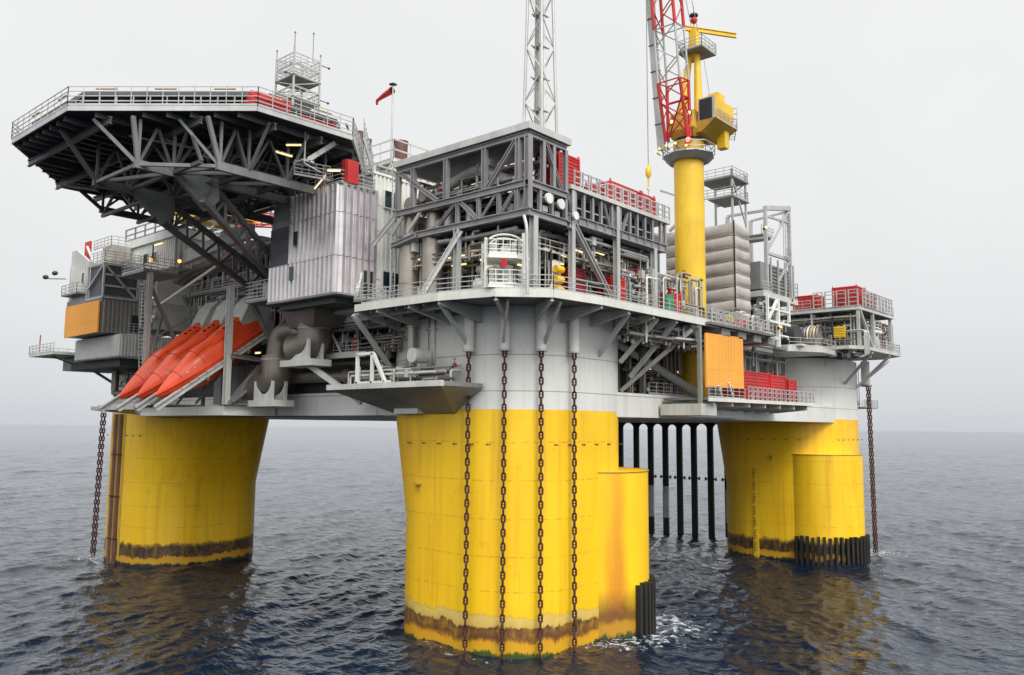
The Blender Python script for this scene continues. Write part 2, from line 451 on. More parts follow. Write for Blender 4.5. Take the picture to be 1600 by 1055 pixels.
# ------------------------------------------------------------------ sea
NC, LC, RC, FC = (0.0, 0.0), (0.0, 61.0), (64.0, 0.0), (64.0, 61.0)
def build_sea():
    rs = [8.0]
    while rs[-1] < 40000: rs.append(rs[-1] * (1.03 if rs[-1] < 42 else 1.0026 if rs[-1] < 190 else 1.0042 if rs[-1] < 1500 else 1.012))
    rs = np.array(rs)
    a = []; an = -math.pi
    while an < math.pi - .002:
        a.append(an); an += .0029 if abs(an) < R(37) else .03
    a = np.array(a); th = HEAD + a
    RR, TH = np.meshgrid(rs, th, indexing='ij')
    X = CP.x + RR * np.cos(TH); Y = CP.y + RR * np.sin(TH)
    Z = np.zeros_like(X); DX = np.zeros_like(X); DY = np.zeros_like(X)
    cell = RR * np.where(RR < 190, .0029, .0042)
    rng = np.random.RandomState(5)
    wd = R(118)
    for i in range(210):
        lam = .75 * (24 / .75) ** (rng.rand() ** 1.05)
        ang = wd + rng.randn() * .42
        k = 2 * math.pi / lam; kx, ky = k * math.cos(ang), k * math.sin(ang)
        amp = .0054 * lam ** .58 * (0.6 + .8 * rng.rand())
        ph = rng.rand() * 6.28
        fade = np.clip((lam / cell - 2.5) / 3, 0, 1)
        q = kx * X + ky * Y + ph
        s_, c_ = np.sin(q), np.cos(q)
        A = amp * fade
        Z += A * s_
        DX += A * .8 * c_ * math.cos(ang); DY += A * .8 * c_ * math.sin(ang)
    # gusty patches
    g_ = .85 + .3 * np.sin(X / 37 + 1.2 * np.sin(Y / 53)) * np.sin(Y / 41 + 1.7)
    Z *= g_
    X = X + DX; Y = Y + DY
    n, k = X.shape
    co = np.stack([X, Y, Z], -1).reshape(-1, 3)
    i = np.arange(n - 1)[:, None]; j = np.arange(k)[None, :]
    j2 = (j + 1) % k
    f = np.stack([i * k + j, (i + 1) * k + j, (i + 1) * k + j2, i * k + j2], -1).reshape(-1, 4)
    # centre fan
    me = bpy.data.meshes.new('sea')
    c0 = len(co); co = np.vstack([co, [[CP.x, CP.y, 0]]])
    tri = np.stack([np.arange(k), (np.arange(k) + 1) % k, np.full(k, c0)], -1)
    nl = f.size + tri.size
    me.vertices.add(len(co)); me.vertices.foreach_set('co', co.ravel())
    me.loops.add(nl); me.loops.foreach_set('vertex_index', np.concatenate([f.ravel(), tri.ravel()]).astype(np.int32))
    me.polygons.add(len(f) + len(tri))
    st = np.concatenate([np.arange(len(f)) * 4, len(f) * 4 + np.arange(len(tri)) * 3])
    me.polygons.foreach_set('loop_start', st.astype(np.int32))
    me.update(calc_edges=True); me.validate()
    me.polygons.foreach_set('use_smooth', np.ones(len(me.polygons), bool))
    me.materials.append(MATS['sea_water'])
    o = bpy.data.objects.new('sea', me); COL.objects.link(o); o['kind'] = 'structure'
build_sea()
# sea colour: dark, foam curls round the columns and scattered flecks
mt = MATS['sea_water']; t = mt.node_tree; b = t.nodes['Principled BSDF']
g = nd(t, 'ShaderNodeNewGeometry'); 
fn = noise(t, wpos(t, (1, 1, 0)), 1.1, 8, .72); fl = noise(t, wpos(t, (.35, 1, 0)), .12, 4, .6)
mask = None
for (cx, cy, r0, r1, amt) in ((9.5, -8.5, 3.0, 9.0, 1.0), (4, -9, 4, 8, .9), (-7.5, -3.0, 2.5, 5.5, .5), (70.5, -6, 4, 9, 1.0), (64, 0, 9.5, 12.0, .6),
                              (-6.5, 67, 3, 7, 1.0), (0, 61, 9.2, 11.0, .4), (0, 0, 9.3, 10.6, .5)):
    vm_ = nd(t, 'ShaderNodeVectorMath', operation='DISTANCE'); t.links.new(g.outputs['Position'], vm_.inputs[0]); vm_.inputs[1].default_value = (cx, cy, 0)
    q = mapr(t, vm_.outputs['Value'], r0, r1, amt, 0)
    mask = q if mask is None else math_(t, 'MAXIMUM', mask, q)
fo = math_(t, 'MULTIPLY', mapr(t, math_(t, 'ADD', fn, math_(t, 'MULTIPLY', mask, .17)), .66, .76), math_(t, 'MINIMUM', math_(t, 'MULTIPLY', mask, 3.), 1.))
fleck = math_(t, 'MULTIPLY', mapr(t, fn, .70, .78), mapr(t, fl, .56, .66))
fo = math_(t, 'MINIMUM', math_(t, 'ADD', fo, math_(t, 'MULTIPLY', fleck, .6)), 1.0)
teal = mapr(t, fl, .55, .72, 0, .5)
cc = mixc(t, teal, (.004, .011, .026), (.008, .026, .038))
cc = mixc(t, fo, cc, (.62, .66, .68))
t.links.new(cc, b.inputs['Base Color'])
b.inputs['Specular IOR Level'].default_value = .33
t.links.new(mapr(t, fo, 0, 1, .045, .7), b.inputs['Roughness'])

# ------------------------------------------------------------------ columns
def ring(cx, cy, s, r, flare=0, fdir=1, n=9):
    o = []
    for q in range(4):
        sx, sy = [(1, 1), (-1, 1), (-1, -1), (1, -1)][q]
        for k in range(n + 1):
            a = R(90 * q + 90 * k / n)
            x = sx * (s / 2 - r) + r * math.cos(a); y = sy * (s / 2 - r) + r * math.sin(a)
            if flare: y += fdir * flare * max(0, min(1, (fdir * y + 2) / (s / 2)))
            o.append((cx + x, cy + y))
    return o
def loft(mb, rings, zs, smooth=True, caps=True):
    n = len(rings[0]); vs = []
    for rg, z_ in zip(rings, zs): vs += [(p[0], p[1], z_) for p in rg]
    fs = [(i * n + j, i * n + (j + 1) % n, (i + 1) * n + (j + 1) % n, (i + 1) * n + j) for i in range(len(rings) - 1) for j in range(n)]
    mb.add(vs, fs, smooth)
    if caps: mb.add(vs[-n:], [tuple(range(n))])
    return mb
S_, R_ = 17.6, 6.5
def column(c, fd, d, label, mat, top=28.05):
    T = thing('platform_column', label, 'column', (c[0], c[1], -6), 'yellow hull columns')
    zs = [-6, 0, 5, 10, 12.5, 15, 17.5, 19.5]
    rg = [ring(c[0], c[1], S_, R_, 0 if z_ <= 10 else d * (z_ - 10) / 9.5, fd) for z_ in zs]
    loft(MB(), rg, zs).out('lower_shell', mat, T)
    rg = [ring(c[0], c[1], S_, R_, d, fd), ring(c[0], c[1], S_, R_, d, fd)]
    loft(MB(), rg, [19.5, top]).out('upper_shell', 'hull_white', T)
    mb = MB()
    return T
TN = column(NC, 1, 1.9, 'nearest yellow and white round-cornered column with four rusty chains in front', 'yellow_near')
TL = column(LC, -1, 3.2, 'left yellow column below the orange lifeboats, rust strip at its left edge', 'yellow_far')
TR = column(RC, 1, 1.5, 'right-hand yellow and white column with a height scale and black fender bars', 'yellow_far')
TF = column(FC, -1, 1.5, 'far corner yellow column hidden behind the nearest column', 'yellow_far')
# tiny bolt marks in a row near the top of the yellow shells
for T, c in ((TN, NC), (TL, LC), (TR, RC)):
    mb = MB()
    for side in range(2):
        for k in range(7):
            q = -7 + k * 1.9
            for e_ in (0, .22, .34):
                if side == 0 and abs(q) < 2.4 + 3: mb.box((c[0] - 8.86, c[1] + q + e_, 16.55), (c[0] - 8.78, c[1] + q + e_ + .09, 16.67))
                if side == 1 and abs(q) < 2.4 + 3: mb.box((c[0] + q + e_, c[1] - 8.86, 16.55), (c[0] + q + e_ + .09, c[1] - 8.78, 16.67))
    mb.out('bolt_row', 'dark_steel', T)
# sponsons with black fender bars
def sponson(T, cx, cy, r, top, mat, a0, a1, nb, ftop, c):
    mb = MB(); mb.cyl((cx, cy), r, -6, top, 40)
    sp_ = mb.out('sponson', mat, T)
    lip = MB(); lip.tube(arc((cx, cy, top), 0, 360, r + .02, (1, 0, 0), (0, 1, 0), 40), .07, 6); lip.out('rim', 'crane_ochre', sp_)
    for i in range(nb):
        a = R(a0 + (a1 - a0) * i / (nb - 1)); ca, sa = math.cos(a), math.sin(a)
        f_ = MB(); p0 = Vector((cx + (r + .28) * ca, cy + (r + .28) * sa, -3)); p1 = p0.copy(); p1.z = ftop - (.15 if i % 3 == 0 else 0)
        f_.beam(p0, p1, .55, .32, up=(-sa, ca, 0)); f_.out('fender_bar', 'fender', T)
sponson(TN, 4.9, -5.6, 5.0, 14.2, 'sponson_yellow', -97, 5, 15, 4.6, NC)
sponson(TR, 60.8, -5.4, 5.7, 14.6, 'yellow_far', 168, 290, 18, 3.6, RC)
# draft scale on the right column
mb = MB()
y0 = onX(1181, 800, 55.2).y
mb.box((55.05, y0 - .42, -1), (55.16, y0 + .42, 3.2)); mb.out('scale_plate', 'crane_yellow', TR)
mb = MB()
for k in range(36):
    z_ = .6 + k * .34
    mb.box((54.98, y0 - (.02 if k % 5 else -.25), z_), (55.12 if z_ > 3.2 else 55.04, y0 + .30, z_ + .10))
mb.out('draft_marks', 'black', TR)
def hit_ring(px, py, c, off):
    """where the sight line at (px, py) comes within off of the rounded column"""
    d = _ray(px, py); d = Vector((d.x, d.y)).normalized(); t_ = 20.0
    while t_ < 260:
        x = CP.x + d.x * t_ - c[0]; y = CP.y + d.y * t_ - c[1]
        qx = abs(x) - (S_ / 2 - R_); qy = abs(y) - (S_ / 2 - R_)
        sd_ = math.hypot(max(qx, 0), max(qy, 0)) + min(max(qx, qy), 0) - R_
        if sd_ <= off: return Vector((CP.x + d.x * t_, CP.y + d.y * t_, 0))
        t_ += .05
    return None
# ladder/pipe strip, rust on left column's left corner
def corner_pt(c, sx, sy, z_, off=0.0):
    k = (S_ / 2 - R_) + (R_ + off) * math.sqrt(.5); return Vector((c[0] + sx * k, c[1] + sy * k, z_))
mb = MB()
pa = onX(186, 700, -7.5)
for px_ in (177, 185):
    p = hit_ring(px_, 760, LC, .05)
    MB().tube([(p.x, p.y, -2), (p.x, p.y, 19.4)], .33, 10).out('riser_pipe', 'stack', TL)
    for z_ in (3, 8.5, 14): MB().tube([(p.x, p.y, z_), (p.x, p.y, z_ + .15)], .5, 10).out('pipe_clamp', 'chain', TL)
for px_ in (174, 192):
    p = hit_ring(px_, 760, LC, -.12); MB().tube([(p.x, p.y, .5), (p.x, p.y, 19.4)], .28, 10).out('rusty_guide', 'crane_ochre', TL)
mb = MB(); mb.tube([(-8.95, 62.2, -2), (-8.95, 62.2, 19.4)], .07, 6); mb.tube([(-8.95, 61.6, -2), (-8.95, 61.6, 19.4)], .05, 6); mb.out('service_line', 'crane_ochre', TL)
# small brackets on shells
for T, (x_, y_, z_) in ((TN, (-8.85, 3.4, 13.0)), (TR, (55.15, onX(1205, 706, 55.15).y, 14.2))):
    mb = MB(); mb.box((x_ - .25, y_ - .4, z_), (x_ + .25, y_ + .4, z_ + .14)); mb.box((x_ - .12, y_ - .1, z_ - .5), (x_ + .12, y_ + .1, z_)); mb.out('bracket', 'crane_ochre', T)

# ------------------------------------------------------------------ mooring chains
def link_mesh():
    mb = MB(); L, W, r = .78, .44, .085; pts = []
    h = (L - W) / 2; w = W / 2 - r
    for k in range(9): a = R(180 * k / 8); pts.append((w * math.cos(a), 0, h + w * math.sin(a)))
    for k in range(9): a = R(180 + 180 * k / 8); pts.append((w * math.cos(a), 0, -h + w * math.sin(a)))
    n = 7; vs = []; K = len(pts); P_ = [Vector(p) for p in pts]
    for i, p in enumerate(P_):
        d = (P_[(i + 1) % K] - P_[i - 1]).normalized(); y = Vector((0, 1, 0)); x = d.cross(y)
        for j in range(n):
            a = 2 * math.pi * j / n; vs.append(p + (x * math.cos(a) + y * math.sin(a)) * r)
    fs = [(i * n + j, i * n + (j + 1) % n, ((i + 1) % K) * n + (j + 1) % n, ((i + 1) % K) * n + j) for i in range(K) for j in range(n)]
    mb.add(vs, fs, True)
    mb.beam((-w, 0, 0), (w, 0, 0), .07)
    me = bpy.data.meshes.new('link'); me.from_pydata(mb.v, [], mb.f); me.polygons.foreach_set('use_smooth', mb.sm); me.materials.append(MATS['chain'])
    return me
LINK = link_mesh()
def chain(p0, p1, label, yaw):
    p0 = Vector(p0); p1 = Vector(p1); d = p1 - p0; L = d.length
    T = thing('mooring_chain', label, 'chain', p0, 'mooring chains hanging into the sea')
    n = int(L / .545)
    q = (-d).to_track_quat('Z', 'Y')
    for i in range(n):
        o = bpy.data.objects.new('link', LINK); COL.objects.link(o); o.parent = T
        o.location = d * ((i + .5) / n)
        tw = Matrix.Rotation(yaw + (0 if i % 2 == 0 else R(90)) + random.uniform(-.12, .12), 4, 'Z')
        o.rotation_euler = (q.to_matrix().to_4x4() @ tw).to_euler()
vr = R(-49)
pos4 = []
for (px, lab) in ((729.5, 'rusty chain on the nearest column, first from the left of its four'),
                  (786.5, 'rusty chain on the nearest column, second from the left of its four'),
                  (845, 'rusty chain on the nearest column, third from the left of its four'),
                  (897.5, 'rusty chain on the nearest column, closest to the stained side cylinder')):
    p = hit_ring(px, 780, NC, .62); pos4.append(p)
    chain((p.x, p.y, 24.3), (p.x, p.y, -.6), lab, vr)
for i, p in enumerate(pos4):      # guide tubes
    T = thing('chain_guide_tube', ['pale guide tube above the first chain from the left on the nearest column', 'pale guide tube above the second chain of the nearest column',
              'pale guide tube above the third chain of the nearest column', 'pale guide tube above the rightmost chain of the nearest column'][i], 'guide tube', (p.x, p.y, 24.3), 'chain guide tubes')
    MB().cyl((p.x, p.y), .44, 24.3, 28.0, 18).out('tube', 'hull_white', T)
    MB().cyl((p.x, p.y), .50, 24.25, 24.42, 18).out('collar', 'steel_light', T)
    k = Vector((-p.x, -p.y, 0)).normalized()
    mb = MB()
    for z_ in (24.8, 26.4): mb.beam(Vector((p.x, p.y, z_)), Vector((p.x, p.y, z_)) + k * 1.4, .12, .9)
    mb.out('bracket', 'hull_white', T)
pl = Vector((-8.1, 68.3, 0))
for i, (dx_, dy_, lab) in enumerate(((-.1, .9, 'dark chain left of the left column, farthest left of its three'), (-.1, .0, 'dark chain left of the left column, middle one of its three'), (1.6, .3, 'dark chain close against the rusty edge of the left column'))):
    chain((pl.x + dx_, pl.y + dy_, 19.6), (pl.x + dx_ - .1, pl.y + dy_ + (.5 if i < 2 else .3), -.6), lab, R(-27))
pr_ = Vector((72.0, -9.1, 0))
chain((pr_.x, pr_.y, 24.6), (pr_.x - .1, pr_.y - .2, -.6), 'dark red chain at the right edge of the right column, nearer of the pair', R(-67))
chain((pr_.x + .55, pr_.y + .5, 24.6), (pr_.x + .45, pr_.y + .3, -.6), 'dark red chain at the right edge of the right column, rear one of the pair', R(-67))
T = thing('chain_guide_tube', 'pale guide tube above the chains of the right column', 'guide tube', (71.7, -8.6, 24.6), 'chain guide tubes')
MB().cyl((71.6, -8.7), .62, 24.6, 28.4, 20).out('tube', 'hull_white', T)
MB().box((70.6, -9.3, 24.6), (72.6, -8.1, 24.85)).out('shoe', 'steel', T)

# ------------------------------------------------------------------ hull box, deck, under-deck bays
T = thing('hull_deck_box', 'long pale grey deck box joining the yellow columns', 'hull', (32, 30, 19))
MB().prism([(-8.3, 61), (-8.3, -1.5), (-1.5, -8.3), (65.5, -8.3), (72.3, -1.5), (72.3, 62.5), (65.5, 69.3), (-1.5, 69.3)], 19.05, 21.3).out('lower_box', 'hull_white', T)
MB().box((-3.6, -3.0, 21.3), (68, 66, 28.0)).out('bulkhead', 'steel', T)
MB().box((-8.40, 9, 18.93), (-8.1, 52, 19.05)).out('lower_edge_strip', 'dark_steel', T)
# ribs on bulkheads
for k in range(16): MB().box((-3.9, 9.5 + k * 2.9, 21.3), (-3.6, 9.8 + k * 2.9, 28)).out('stiffener', 'steel', T)
for k in range(14): MB().box((9.5 + k * 3, -3.3, 21.3), (9.8 + k * 3, -3.0, 28)).out('stiffener', 'steel', T)

def ledge(label, x0, y0, y1, zt, xi=-8.8, zb=19.1, name='sloped_ledge', cut0=3.2, cut1=4.0):
    """ledge on the left side with a sloped underside"""
    T = thing(name, label, 'ledge', (x0, (y0 + y1) / 2, zb))
    mb = MB()
    o = [(x0, y0, zt), (x0, y1, zt), (xi, y1 - cut1, zb), (xi, y0 + cut0, zb)]
    top = [(x0, y0, zt), (x0, y1, zt), (xi, y1 + 0.0, zt), (xi, y0, zt)]
    v = [(x0, y0, zt), (x0, y1, zt), (xi, y1, zt), (xi, y0, zt), (xi, y1 - cut1, zb), (xi, y0 + cut0, zb), (x0, y0, zt + .35), (x0, y1, zt + .35), (xi, y1, zt + .35), (xi, y0, zt + .35)]
    mb.add(v, [(0, 1, 4, 5), (1, 2, 4), (0, 5, 3), (6, 9, 8, 7), (0, 6, 7, 1), (1, 7, 8, 2), (3, 9, 6, 0)])
    mb.out('ledge_plate', 'steel', T)
    mb = MB(); mb.box((x0 - .12, y0 - .1, zt - .05), (x0 + .25, y1 + .1, zt + .42)); mb.out('edge_strip', 'steel_light', T)
    return T
T = ledge('grey sloped ledge left of the nearest column with a white edge', -13.6, -4.2, 10.2, 21.25)
mb = MB(); mb.box((-9.9, 2.5, 19.15), (-8.7, 5.5, 19.75)); mb.out('flap', 'hull_white', T)
T2 = thing('lifeboat_ledge', 'long white ledge carrying the orange lifeboats', 'ledge', (-12, 36, 19))
MB().prism([(-14.6, 26.0), (-14.6, 44.0), (-8.6, 44.0), (-8.6, 26.0)], 19.03, 19.95).out('ledge_plate', 'hull_white', T2)
m_ = MB(); m_.add([(-15.4, 44.0, 19.75), (-15.4, 55.5, 19.75), (-8.6, 55.5, 19.75), (-8.6, 44.0, 19.75), (-8.7, 51.5, 19.02), (-8.7, 44.05, 19.02), (-14.6, 44.05, 19.02), (-15.4, 44.0, 20.2), (-15.4, 55.5, 20.2), (-8.6, 55.5, 20.2), (-8.6, 44.0, 20.2)], [(0, 1, 4, 6), (4, 5, 6), (1, 2, 4), (0, 6, 5, 3), (2, 3, 5, 4), (7, 10, 9, 8), (0, 7, 8, 1), (1, 8, 9, 2), (3, 10, 7, 0), (2, 9, 10, 3)]); m_.out('sloped_end', 'steel_light', T2)
mb = MB(); mb.box((-15.4, 40, 20.2), (-8.8, 53.6, 20.35)); mb.out('walkway', 'cream', T2)

# main deck with fascia, brackets and railing
DZ = 28.5
edge = [(-9.6, 22), (-9.6, 6.6), (-13.9, 6.3), (-13.9, -4), (-12.7, -9), (-9.6, -12.2), (-4, -12.9), (20.5, -12.9)]
T = thing('main_deck', 'pale edged main deck running round the nearest column at mid height', 'deck', (0, 0, 28))
poly = [(-9.6, 22), (-9.6, 6.6), (-13.9, 6.3), (-13.9, -4), (-12.7, -9), (-9.6, -12.2), (-4, -12.9), (20.5, -12.9), (20.5, -8), (52, -8), (52, 62), (-8, 62), (-8, 22)]
mb = MB(); mb.prism(poly, 28.05, 28.42); mb.out('deck_plate', 'floor_grey', T)
mb = MB()
for a, b_ in zip(edge, edge[1:]):
    mb.beam((a[0], a[1], 28.2), (b_[0], b_[1], 28.2), .14, .62)
mb.out('fascia', 'cream', T)
mb = MB()
mb.rail([(p[0], p[1], 28.5) for p in edge[3:]], 1.15, 3, 1.7, .03)
mb.rail([(-13.9, 5.4, 28.5), (-13.9, -4, 28.5)], 1.15, 3, 1.7, .03)
mb.out('railing', 'galv', T)
def bracket(px, py, ox, oy, reach):
    o = Vector((ox, oy, 0)).normalized(); p = Vector((px, py, 28.0))
    q = p - o * reach; s_ = Vector((-o.y, o.x, 0)) * .06
    v = [p + s_, q + s_, q + s_ - Vector((0, 0, 1.3)), p + s_ - Vector((0, 0, .35))]
    v += [a - s_ * 2 for a in v]
    m_ = MB(); m_.add(v, [(0, 1, 2, 3), (7, 6, 5, 4), (0, 4, 5, 1), (1, 5, 6, 2), (2, 6, 7, 3), (3, 7, 4, 0)])
    m_.beam(p - Vector((0, 0, .34)), q - Vector((0, 0, 1.3)), .3, .06)
    m_.out('cantilever_bracket', 'steel_light', T)
for y in (6.1, 3.5, -.5, -4): bracket(-13.8, y, -1, 0, 5.0)
bracket(-12.6, -9.0, -1, -.6, 5); bracket(-9.6, -12.1, -.7, -1, 4.6)
for x in (-4, 0, 4, 8, 12, 16, 20): bracket(x, -12.8, 0, -1, 4.6)
def knee(a, b_, w_=.32):
    m_ = MB(); m_.beam(a, b_, w_, .38); m_.out('knee_brace', 'steel_light', T)
knee((-13.2, 7.4, 27.8), (-8.3, 7.4, 22.9)); knee((-13.2, -3.6, 27.8), (-8.7, -3.0, 24.2), .2)
knee((-11.2, -9.0, 27.8), (-8.0, -5.6, 24.4), .2); knee((-8.2, -11.8, 27.8), (-5.8, -8.0, 24.4), .2)
knee((.6, -12.4, 27.8), (1.2, -8.8, 24.4), .26); knee((5.2, -12.4, 27.8), (4.6, -8.8, 24.0), .26)
knee((8.3, -12.4, 27.8), (8.3, -7.5, 22.9)); knee((11.5, -12.4, 27.4), (8.9, -6, 21.6)); knee((11.5, -12.4, 27.9), (14.5, -11.5, 26.2), .2)
mb = MB()
for a, b_ in (((9, -12.0, 26.4), (15, -12.0, 26.6)), ((12.5, -11.8, 25.9), (19.5, -11.8, 26.4)), ((9, -11.9, 26.4), (9, -4, 26.6)), ((15, -11.8, 26.6), (15, -4, 26.7))): mb.beam(a, b_, .2)
for k in range(7): mb.beam((9 + k * 1.4, -11.5, 27.4), (9 + k * 1.4, -3, 27.4), .12, .5)
mb.out('under_deck_frame', 'steel_light', T)
# underside secondary beams on the left
mb = MB()
for k in range(22): mb.beam((-13.6 if k < 8 else -9.4, -2 + k * 1.1, 27.85), (-4, -2 + k * 1.1, 27.85), .1, .34)
for k in range(5): mb.beam((-12.6 + k * 1.8, -3, 27.7), (-12.6 + k * 1.8, 22 if k > 1 else 6, 27.7), .16, .45)
mb.out('under_deck_beam', 'steel', T)

# pipes in the open bay under the deck, left of the nearest column
def pipe(label, pts, r, rr=.8, mat='pipe', flanges=(), n=14, group=None, name='pipe'):
    T = thing(name, label, 'pipe', pts[0], group)
    P_ = bend(pts, rr, 6)
    MB().tube(P_, r, n).out('run', mat, T)
    for a, b_ in flanges:
        a = Vector(a); b_ = Vector(b_); d = (b_ - a).normalized()
        MB().tube([a - d * .07, a + d * .07], r * 1.35, n).out('flange', mat, T)
    return T
pipe('long thick brown-grey pipe along the open bay rising at the nearest column', [(-8.6, 24.0, 22.9), (-8.6, 1.9, 22.75), (-8.6, 1.9, 28.0)], .52, 1.2, 'pipe', [((-8.6, 14, 22.85), (-8.6, 10, 22.8)), ((-8.6, 7, 22.8), (-8.6, 5, 22.8)), ((-8.6, 1.9, 26.5), (-8.6, 1.9, 28))])
pipe('second vertical pipe beside the riser at the nearest column', [(-9.4, 3.9, 28.0), (-9.4, 3.9, 23.3)], .46, .5, 'pipe', [((-9.4, 3.9, 26.8), (-9.4, 3.9, 28))])
pipe('thinner pipe with an upward bend and short top run in the open bay', [(-7.6, 22.0, 24.3), (-7.6, 9.2, 24.2), (-7.6, 9.2, 26.9), (-7.6, 3.5, 26.9)], .40, 1.0, 'pipe')
pipe('short vertical pipe behind the orange worker', [(-6.8, 10.9, 28.0), (-6.8, 10.9, 24.2), (-6.8, 8.8, 23.5)], .40, .9, 'duct')
pipe('pale narrow vertical pipe on the grey bulkhead', [(-6.6, 6.9, 26.4), (-6.6, 6.9, 22.0)], .26, .3, 'steel_light')
pipe('overhead pipe run with a step below the main deck', [(-8.5, 21, 26.8), (-8.5, 15, 27.0), (-8.5, 13.5, 27.4), (-8.5, 4.0, 27.3)], .2, .5, 'duct')
pipe('small overhead service pipe nearest the deck edge', [(-10.5, 20, 27.1), (-10.5, 5.0, 27.0)], .12, .3, 'duct')
T = thing('pressure_vessel', 'small round ended vessel on a post beside the nearest column', 'vessel', (-11.2, .9, 21.7))
MB().tube([(-12.0, 1.0, 24.0), (-10.4, 1.0, 24.0)], .62, 18).out('drum', 'steel_light', T)
MB().beam((-11.2, 1.0, 21.6), (-11.2, 1.0, 23.5), .22).out('post', 'steel_light', T)
# white angled frame on the ledge
T = thing('pipe_support_frame', 'white angular support frame standing on the sloped ledge', 'frame', (-12.8, 6.3, 21.6))
for a, b_ in (((-12.9, 7.0, 21.7), (-12.9, 7.0, 24.3)), ((-12.9, 5.0, 21.7), (-12.9, 5.0, 24.3)), ((-12.9, 7.1, 24.3), (-12.9, 4.9, 24.3)), ((-12.9, 4.9, 24.3), (-12.9, 3.3, 21.8)), ((-12.9, 7.2, 21.75), (-12.9, 2.6, 21.75))):
    MB().beam(a, b_, .26).out('bar', 'white', T)
# gallery with orange worker
T = thing('service_gallery', 'pale gallery in the open bay that the orange worker stands on', 'gallery', (-8, 12, 24.6))
MB().box((-10.0, 9.5, 24.55), (-4, 22.0, 24.85)).out('floor', 'steel', T)
MB().box((-10.15, 9.4, 24.45), (-10.0, 22.0, 24.95)).out('edge_beam', 'steel_light', T)
MB().rail([(-10.0, 10.6, 24.9), (-10.0, 14.4, 24.9)], 1.1, 3, 1.0, .025).out('railing', 'galv', T)
mb = MB()
for a, b_ in (((-10, 12.9, 24.6), (-10, 15.4, 27.8)), ((-10, 17.8, 24.8), (-10, 16, 26.6)), ((-10, 18, 24.8), (-10, 18, 27))): mb.beam(a, b_, .16)
mb.out('brace', 'steel_light', T)
T = thing('diagonal_strut', 'long pale diagonal strut from the duct saddle down to the ledge', 'strut', (-12.5, 13, 20))
MB().beam((-12.6, 15.4, 24.1), (-10.4, 9.4, 20.2), .42, .5).out('bar', 'steel_light', T)

# S-shaped duct
T = thing('intake_duct', 'huge brown S-shaped duct hanging below the ribbed grey block', 'duct', (-12, 17, 22))
hx = -11.6
mb = MB(); mb.prism([(hx - 2.0, 12.6), (hx + 1.9, 12.6), (hx + 1.9, 18.0), (hx - 1.0, 18.0), (hx - 2.0, 17.0)], 28.9, 29.6)
vs = [(hx - 2.0, 12.6, 28.9), (hx + 1.9, 12.6, 28.9), (hx + 1.9, 18.0, 28.9), (hx - 2, 18.0, 28.9), (hx - 1.5, 13.4, 27.3), (hx + 1.5, 13.4, 27.3), (hx + 1.5, 17.2, 27.3), (hx - 1.5, 17.2, 27.3)]
mb.add(vs, [(0, 1, 5, 4), (1, 2, 6, 5), (2, 3, 7, 6), (3, 0, 4, 7), (4, 5, 6, 7)]); mb.out('hopper', 'duct', T)
MB().tube(bend([(hx, 15.3, 28.0), (hx - .2, 15.0, 25.6), (hx - .8, 17.3, 25.2)], 1.9, 7), 1.6, 20).out('upper_elbow', 'duct', T)
MB().tube(bend([(hx + 1.6, 15.2, 25.4), (hx + 1.6, 18.4, 26.0), (hx + 1.0, 19.4, 27.6), (hx + .4, 21.6, 27.2), (hx + .2, 21.8, 24.2)], 1.6, 6), 1.15, 20).out('arched_duct', 'duct', T)
MB().tube(bend([(hx + .2, 21.8, 25.0), (hx + .2, 21.6, 22.4), (hx + .4, 25.6, 21.7)], 2.2, 7), 1.5, 20).out('lower_elbow', 'duct', T)
for q in ((hx, 15.2, 27.25, 1.65), (hx + .2, 21.8, 24.6, 1.5)):
    MB().tube([(q[0], q[1], q[2] - .1), (q[0], q[1], q[2] + .1)], q[3] + .07, 20).out('flange_ring', 'steel', T)
def saddle(label, x, y, z, r, half):
    T = thing('duct_saddle', label, 'saddle', (x, y, z))
    prof = [(-half, 0)] + [(-half, r * 1.05)] + [(-r * math.cos(R(a)), r * 1.15 - r * math.sin(R(a)) ) for a in range(0, 181, 15)][0:0]
    pts = [(-half, 0), (-half, 1.9)]
    for k in range(9):
        a = R(180 + 180 * k / 8); pts.append((math.cos(a) * r, 1.9 + math.sin(a) * r * .95))
    pts += [(half, 1.9), (half, 0)]
    MB().poly3([(x, y + p[0], z + p[1]) for p in pts], .25, (1, 0, 0)).out('cradle_plate', 'steel_light', T)
    MB().poly3([(x + 1.5, y + p[0], z + p[1]) for p in pts], .25, (1, 0, 0)).out('cradle_plate', 'steel_light', T)
    MB().box((x - .1, y - half - .6, z - .6), (x + 2.2, y + half + .9, z + .02)).out('shelf', 'steel_light', T)
saddle('pale U-shaped saddle under the upper elbow of the brown duct', -13.4, 15.4, 24.2, 1.5, 1.75)
saddle('pale U-shaped saddle under the lower elbow of the brown duct', -12.9, 21.7, 20.5, 1.4, 1.6)

